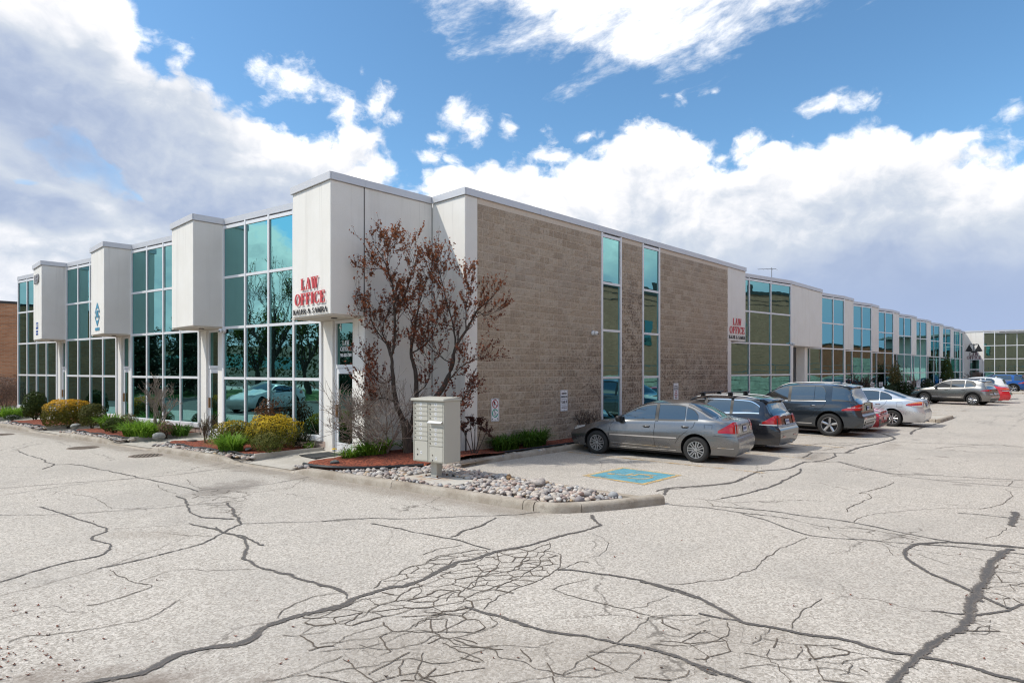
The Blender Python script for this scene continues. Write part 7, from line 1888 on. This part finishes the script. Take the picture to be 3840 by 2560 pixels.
# --- red saloon parked nose out
REDS = base(L=4.66, W=1.78, wb=2.65, fa=.90, wr=.318, ww=.205, rim=.22, spokes=10, style='plain', zb=.18,
    top=[(0, .62), (.06, .74), (.2, .81), (.6, .90), (1.1, .97), (1.32, 1.02), (1.7, 1.2), (2.05, 1.37), (2.4, 1.44), (2.8, 1.455), (3.2, 1.42), (3.6, 1.29), (3.95, 1.13), (4.15, 1.08), (4.5, 1.06), (4.66, 1.02)],
    belt=[(0, .62), (.6, .80), (1.2, .91), (2, .95), (3, .99), (4, 1.03), (4.66, .98)], windows=[(1.52, 2.46, 'f'), (2.54, 3.25, 'm'), (3.28, 3.62, 'q')], pillars=[(2.46, 2.54)], screens=[(1.38, 2.12, .9, .88), (3.35, 4.05, .86, .84)],
    seams=[[(2.47, .28), (2.46, .95)]], handles=[(2.25, .83), (3.15, .86)], mirror=(1.6, .95),
    nose=[(.12, .10), (.25, .02), (.45, .0), (.62, .01), (.74, .05), (.85, .2)], tf=.16,
    lamps=[(.55, .08, .70, .765, .66, .745, .42, 'clear'), (4.25, 4.62, .78, .85, .78, .98, .5, 'red')],
    front_bits=[(-.42, .42, .625, .645, .012, 'grille_bar', 'chrome'), (-.42, .42, .60, .745, .006, 'grille', 'trim'), (-.42, .42, .665, .68, .012, 'grille_bar', 'chrome'), (-.42, .42, .70, .715, .012, 'grille_bar', 'chrome'), (-.45, .45, .735, .75, .012, 'grille_bar', 'chrome'), (-.05, .05, .635, .735, .016, 'badge', 'chrome'), (-.72, .72, .22, .32, .010, 'lower_grille', 'trim'), (.5, .78, .33, .47, .010, 'fog_recess', 'trim'), (-.78, -.5, .33, .47, .010, 'fog_recess', 'trim'), (-.15, .15, .42, .53, .02, 'plate_blank', 'clear')], fuel=[], plate_z=.9)
P_RED = m_paint('red_paint', (.60, .014, .028), .25, .22, .12, 1.0)
o, _ = build_car('parked_car', 'bright red saloon reversed into its bay, only its nose showing between SUV and silver car', 'car', REDS, P_RED, 14.85, -3.55, pi + .02)
# --- silver saloon
SILV = base(L=4.82, W=1.80, wb=2.776, fa=.95, wr=.322, ww=.215, rim=.218, spokes=9, style='plain', zb=.19,
    top=[(0, .62), (.1, .72), (.35, .80), (.9, .92), (1.2, .98), (1.40, 1.03), (1.8, 1.24), (2.15, 1.40), (2.5, 1.465), (2.9, 1.475), (3.3, 1.44), (3.65, 1.34), (4.0, 1.20), (4.2, 1.13), (4.4, 1.10), (4.65, 1.08), (4.82, 1.04)],
    belt=[(0, .62), (.6, .80), (1.3, .92), (2, .95), (3, .985), (4, 1.04), (4.82, 1.0)], windows=[(1.6, 2.52, 'f'), (2.6, 3.28, 'm'), (3.31, 3.72, 'q')], pillars=[(2.52, 2.6)], screens=[(1.46, 2.2, .9, .88), (3.40, 4.14, .86, .84)],
    seams=[[(1.35, .3), (1.33, .6), (1.4, .88)], [(2.54, .28), (2.52, .95)], [(3.08, .45), (3.3, .70), (3.5, .88), (3.55, 1.0)]], handles=[(2.3, .83), (3.25, .86)], handle_mat=CHROME, fuel=[(3.98, .86)], mirror=(1.68, .96),
    lamps=[(4.20, 4.78, .83, .87, .78, .99, .52, 'red'), (4.26, 4.78, .885, .905, .92, .985, .56, 'amber'), (4.42, 4.79, .79, .82, .775, .86, .54, 'clear'), (.5, .1, .74, .79, .62, .76, .45, 'clear')],
    rear_bits=[(-.30, .30, .93, .955, .012, 'boot_trim', 'chrome'), (-.6, .6, .665, .675, .008, 'bumper_seam', 'trim')], plate_z=.84, fin=3.25, er=.7)
P_SILV = m_paint('silver_paint', (.60, .60, .61), .65, .26, .06)
o, _ = build_car('parked_car', 'pale silver saloon with orange and clear tail lamps left of the kerb island', 'car', SILV, P_SILV, 0, 0, 0, 'BCXA 552'); place(o, 17.25, -5.50, 2.0, SILV)
# --- grey crossover
CROSS = base(L=4.48, W=1.85, wb=2.67, fa=.90, wr=.352, ww=.225, rim=.235, spokes=10, style='plain', zb=.27, cladding=True,
    top=[(0, .78), (.08, .88), (.3, .96), (.8, 1.04), (1.1, 1.08), (1.28, 1.13), (1.65, 1.36), (1.95, 1.53), (2.25, 1.60), (2.8, 1.635), (3.4, 1.61), (3.85, 1.56), (4.08, 1.48), (4.22, 1.30), (4.34, 1.12), (4.42, 1.05), (4.48, 1.02)],
    belt=[(0, .78), (.6, .94), (1.2, 1.02), (2, 1.04), (3, 1.07), (3.6, 1.12), (4.48, 1.02)], windows=[(1.48, 2.35, 'f'), (2.43, 3.12, 'm'), (3.17, 3.72, 'q')], pillars=[(2.35, 2.43)], screens=[(1.36, 2.0, .9, .88), (4.10, 4.36, .86, .9)],
    seams=[[(1.3, .4), (1.28, .7), (1.35, 1.0)], [(2.38, .4), (2.37, 1.04)], [(3.05, .6), (3.2, .85), (3.3, 1.06)]], mouldings=[([(1.35, .50), (3.0, .47)], .05, 'chrome')], handles=[(2.15, .93), (3.08, .96)], mirror=(1.55, 1.05),
    tail=[(.22, .10), (.4, .02), (.55, .0), (.66, .01), (.74, .06), (.95, .08), (1.1, .12), (1.5, .25)], er=.42, pr=.6, tr=.18,
    lamps=[(4.0, 4.46, .90, .93, .88, .99, .40, 'red'), (.62, .08, .84, .86, .72, .86, .5, 'clear'), (.58, .42, .865, .885, .85, .885, .8, 'amber')], rear_bits=[(-.6, .6, .5, .56, .008, 'reflector', 'red'), (-.68, .68, .29, .45, .008, 'rear_skirt', 'trim')],
    front_bits=[(-.5, .5, .5, .78, .01, 'grille', 'trim')], plate_z=.72, spoiler=(3.9, 4.16, 1.54, 1.50), rails=(1.9, 3.8, 'trim'), fin=3.7)
P_CROSS = m_paint('crossover_paint', (.235, .228, .222), .75, .26, .1)
o, _ = build_car('parked_car', 'mid-grey crossover with black wheel arches seen side-on in the far row', 'SUV', CROSS, P_CROSS, 0, 0, 0, 'CJKP 094'); place(o, 37.1, -5.60, -11, CROSS)
# --- the three beyond it, and the two at the right edge
P_WHITE = m_paint('white_paint', (.74, .74, .73), .0, .25, .02); P_BLUE = m_paint('blue_paint', (.012, .085, .30), .4, .25, .1); P_DARK = m_paint('dark_teal_paint', (.012, .020, .024), .4, .2, .1)
o, _ = build_car('parked_car', 'red saloon half hidden behind the mid-grey crossover', 'car', SILV, P_RED, 0, 0, 0, 'AXRT 377'); place(o, 41.4, -6.0, 1, SILV)
C2 = dict(CROSS); C2.update(cladding=True, L=4.56, rails=None, top=[(a * 1.018, b * 1.01) for a, b in CROSS['top']], belt=[(a * 1.018, b * 1.02) for a, b in CROSS['belt']])
o, _ = build_car('parked_car', 'white crossover behind the red saloon in the far row', 'SUV', C2, P_WHITE, 0, 0, 0, 'CMWD 851'); place(o, 48.0, -5.45, 0, C2)
o, _ = build_car('parked_car', 'bright blue SUV with black lower trim at the far end of the row', 'SUV', dict(SUV, cladding=True, rails=(2.0, 4.15, 'trim')), P_BLUE, 0, 0, 0, 'CHTN 240'); place(o, 66.5, -5.2, -2, SUV)
o, _ = build_car('parked_car', 'red hatchback cut off by the right edge beyond the blue SUV', 'car', CROSS, P_RED, 0, 0, 0); place(o, 72.6, -5.6, -2, CROSS)
o, _ = build_car('parked_car', 'dark teal saloon hidden but for its roof beyond the white crossover', 'car', SILV, P_DARK, 0, 0, 0); place(o, 60.4, -3.6, 0, SILV)
# ------------------------------------------------------------------ neighbours: seen directly at the left edge and in the mirror glass
OLBR = m_brick('buff_brick', (.36, .165, .105), (.45, .215, .14), (.36, .20, .13), .42, .14); BRBR = m_brick('brown_brick', (.30, .075, .035), (.40, .11, .055), (.28, .13, .08), .26, .085); ORBR = m_brick('orange_brick', (.42, .185, .090), (.58, .28, .145), (.45, .32, .22), .26, .085)
PALE = m_concrete('pale_block', (.24, .25, .20), (.40, .41, .34), .4); CAPM = simple('dark_parapet', (.035, .035, .035), .6)
t = thing('brick_building', 'orange-brown brick building with a dark roof edge at the far left edge of the photo', 'building', (-10, 37, 0))
m = MB(); m.box(-8, 16, 0, 12, 0, 6.25); m.build('wall', ORBR, t); m = MB(); m.box(-8.1, 16.1, -.06, 12, 6.25, 6.40); m.build('roof_edge', CAPM, t)
m = MB(); m.box(-8, 16, -.03, -.001, 5.0, 5.02); m.box(-8, 16, -.03, -.001, 5.5, 5.52); m.build('soldier_course', ORBR, t)
# buff brick warehouse across the lot, mirrored in the side windows
t = thing('buff_warehouse', 'long buff brick warehouse across the lot, seen mirrored in the side windows', 'building', (0, -18, 0))
m = MB(); m.box(-6, 53, -14, 0, 0, 9.0); m.build('wall', OLBR, t); m = MB(); m.box(-6.1, 53.1, -14, .08, 9.0, 9.3); m.build('roof_edge', CAPM, t)
m = MB()
for i in range(2): m.box(-6, 53, .0, .03, 8.1 + i * .4, 8.13 + i * .4)
m.build('brick_band', CAPM, t)
for x in (16.0, 37.6): m = MB(); m.box(x, x + 1.2, .0, .06, 4.6, 6.6); m.build('window', DOORGLASS, t)
m = MB(); m.box(37, 37.6, -1.5, -.9, 9.3, 10.4); m.box(40.2, 40.6, -1.2, -.9, 9.3, 10.1); m.build('chimney', CAPM, t)
t = thing('brown_warehouse', 'dark brown brick warehouse mirrored in the far glass bays', 'building', (59, -20, 0))
m = MB(); m.box(-4, 60, -14, 0, 0, 4.8); m.build('wall', BRBR, t); m = MB(); m.box(-4.1, 60.1, -14, .06, 4.8, 5.0); m.build('roof_edge', CAPM, t)
m = MB(); m.box(6, 9.6, .0, .05, 0, 3.6); m.build('loading_door', PALE, t); m = MB(); m.box(22, 25.6, .0, .05, 0, 3.6); m.build('loading_door', PALE, t)
t = thing('retaining_wall', 'low pale block retaining wall with a rail, mirrored along the foot of the side windows', 'wall', (0, -16, 0))
for r in range(4):
    m = MB()
    for i in range(45):
        x = -8 + i * 2.0 + (r % 2); m.bbox(x + .01, x + 1.99, -.5 + .02 * r, .02 * (r % 2) , r * .4 + .01, r * .4 + .395, .02)
    m.build('block_row', PALE, t)
m = MB(); m.tube([(-8, -.2, 2.6), (80, -.2, 2.6)], .03, 5); m.tube([(-8, -.2, 2.1), (80, -.2, 2.1)], .03, 5)
for i in range(30): m.tube([(-8 + i * 3, -.2, 1.5), (-8 + i * 3, -.2, 2.6)], .03, 5)
m.build('rail', AL, t)
m = MB(); m.add([(-20.95, -30, .004), (-11.6, -30, .004), (-12.4, 70, .004), (-20.95, 70, .004)], [(0, 1, 2, 3)]); struct(m.build('lane_paving', m_concrete('dark_asphalt', (.07, .068, .066), (.12, .115, .11), .3)))
# lawn, kerb, trees and a parked car on the far side of the left lane (mirrored in the left glass)
GRASS = m_leaf('lawn', (.03, .075, .012), (.07, .15, .02))
def m_lawn():
    m, t = new_mat('lawn_turf'); p = t.pos; n = t.noise(p, 3, 5, .7); g = t.noise(p, 60, 3, .7)
    setb(t, t.mix(t.math('MULTIPLY_ADD', g, .6, t.math('MULTIPLY', n, .4)), (.025, .07, .010), (.09, .18, .025)), .95); return m
m = MB(); m.grid([[(-21 - 9 * j / 6 - .0, -30 + 100 * i / 30, .10 + .35 * smooth(0, 4, j) ) for j in range(7)] for i in range(31)]); struct(m.build('lawn', m_lawn()))
m = MB(); m.bbox(-21.1, -20.9, -30, 70, -.05, .14, .02); m.build('kerb_section', KERB, kerb)
SPRG = m_leaf('spring_leaf', (.055, .085, .012), (.17, .21, .03)); SPRUCE = m_leaf('spruce_needle', (.008, .018, .008), (.03, .052, .02))
def decid(x, y, h, seed, label, leaves, mat):
    r = random.Random(seed); t = thing('lawn_tree', label, 'tree', (x, y, .3), 0, 'trees on the lawn across the lane'); m = MB(); tips = []
    m.tube([(0, 0, -.2), (.05, 0, h * .16), (0, .05, h * .3)], [.24, .19, .16], 8)
    for i in range(7):
        a = 6.28 * i / 7 + r.random(); twigs(m, r, Vector((0, .02, h * (.2 + .015 * i))), Vector((cos(a) * .55, sin(a) * .55, 1)).normalized(), h * .30, .085, 4, .55, .16, tips, 4, (2, 3), .010)
    m.build('trunk', BARKD, t)
    if leaves:
        lm = MB()
        for i in range(leaves):
            pts, dd = r.choice(tips); leafquad(lm, pts[r.randrange(len(pts))] + rvec(r) * .25, rvec(r), r.uniform(.10, .2), .6, r)
        lm.build('crown', mat, t)
def spruce(x, y, h, seed, label):
    r = random.Random(seed); t = thing('lawn_spruce', label, 'tree', (x, y, .3), 0, 'trees on the lawn across the lane'); m = MB(); m.tube([(0, 0, -.2), (0, 0, h)], [.2, .02], 7); m.build('trunk', BARKD, t); lm = MB()
    for i in range(3600):
        z = h * (1 - sqrt(r.random())) * .97 + .5; rad = h * .24 * (1 - z / h) * (.35 + .65 * r.random() ** .5) * (1 + .25 * sin(z * 5)) + .05; a = r.random() * 6.3
        leafquad(lm, Vector((rad * cos(a), rad * sin(a), z - rad * .2)), Vector((cos(a), sin(a), .8)) + rvec(r) * .6, r.uniform(.25, .5), .45, r)
    lm.build('crown', SPRUCE, t)
SPL = ['dark spruce mirrored in the %s left glass bay' % q for q in ('last', 'fourth', 'third', 'middle', 'second')]; BTL = ['bare tree mirrored %s' % q for q in ('in the far left glass', 'beyond the second white box', 'high in the nearest glass bay', 'beside the first white box')]; LTL = ['young leafing tree mirrored %s' % q for q in ('beside the bare one', 'behind the rhododendron', 'low behind the white car', 'by the door glass', 'over the white car', 'left of the white car')]
for i, (x, y, h, kind) in enumerate(((-24.5, 8.5, 9.5, 'b'), (-23.5, 14.5, 10.5, 'l'), (-25, 20.5, 11, 'b'), (-24.0, 18.0, 8.5, 'l'), (-25, 27.5, 11.5, 'b'), (-24, 34, 9, 's'), (-25.5, 38.0, 10, 's'), (-24.5, 42.5, 9.5, 's'), (-25, 52, 10, 'b'), (-25, 59, 9, 's'), (-26, 68, 9, 's'), (-23, 2.0, 8, 'l'), (-25.5, 24.5, 8.0, 'l'), (-27, 31, 7.5, 'l'), (-26.5, 16.5, 7, 'l'))):
    if kind == 's': spruce(x, y, h, 60 + i, SPL.pop())
    else: decid(x, y, h, 60 + i, (BTL if kind == 'b' else LTL).pop(), 500 if kind == 'b' else 4200, SPRG)
HEDG = m_leaf('tall_hedge_leaf', (.018, .028, .008), (.075, .095, .022))
t = thing('lawn_hedge', 'dark clipped hedge beyond the lawn, mirrored low in the left glass', 'hedge', (-29, 20, 0))
lm = MB(); r = random.Random(8)
for i in range(24000): leafquad(lm, Vector((r.uniform(-.6, .9), r.uniform(-45, 50), .2 + 5.6 * sqrt(r.random()) + .5 * sin(i))), rvec(r) + Vector((.7, 0, .3)), r.uniform(.2, .4), .5, r)
lm.build('crown', HEDG, t)
t = thing('grey_office', 'flat grey office block beyond the lawn, mirrored in the left glass', 'building', (-52, 20, 0))
m = MB(); m.box(-10, 0, 25, 70, 0, 5.2); m.build('wall', simple('far_stucco', (.42, .36, .28), .9), t); m = MB()
m.box(.0, .05, 28, 65, 2.6, 4.2); m.build('window', DOORGLASS, t)
o, _ = build_car('parked_car', 'white four-door car across the lane, seen only mirrored in the nearest left glass', 'car', SILV, P_WHITE, -15.6, 18.7, -pi / 2 - .1, None)
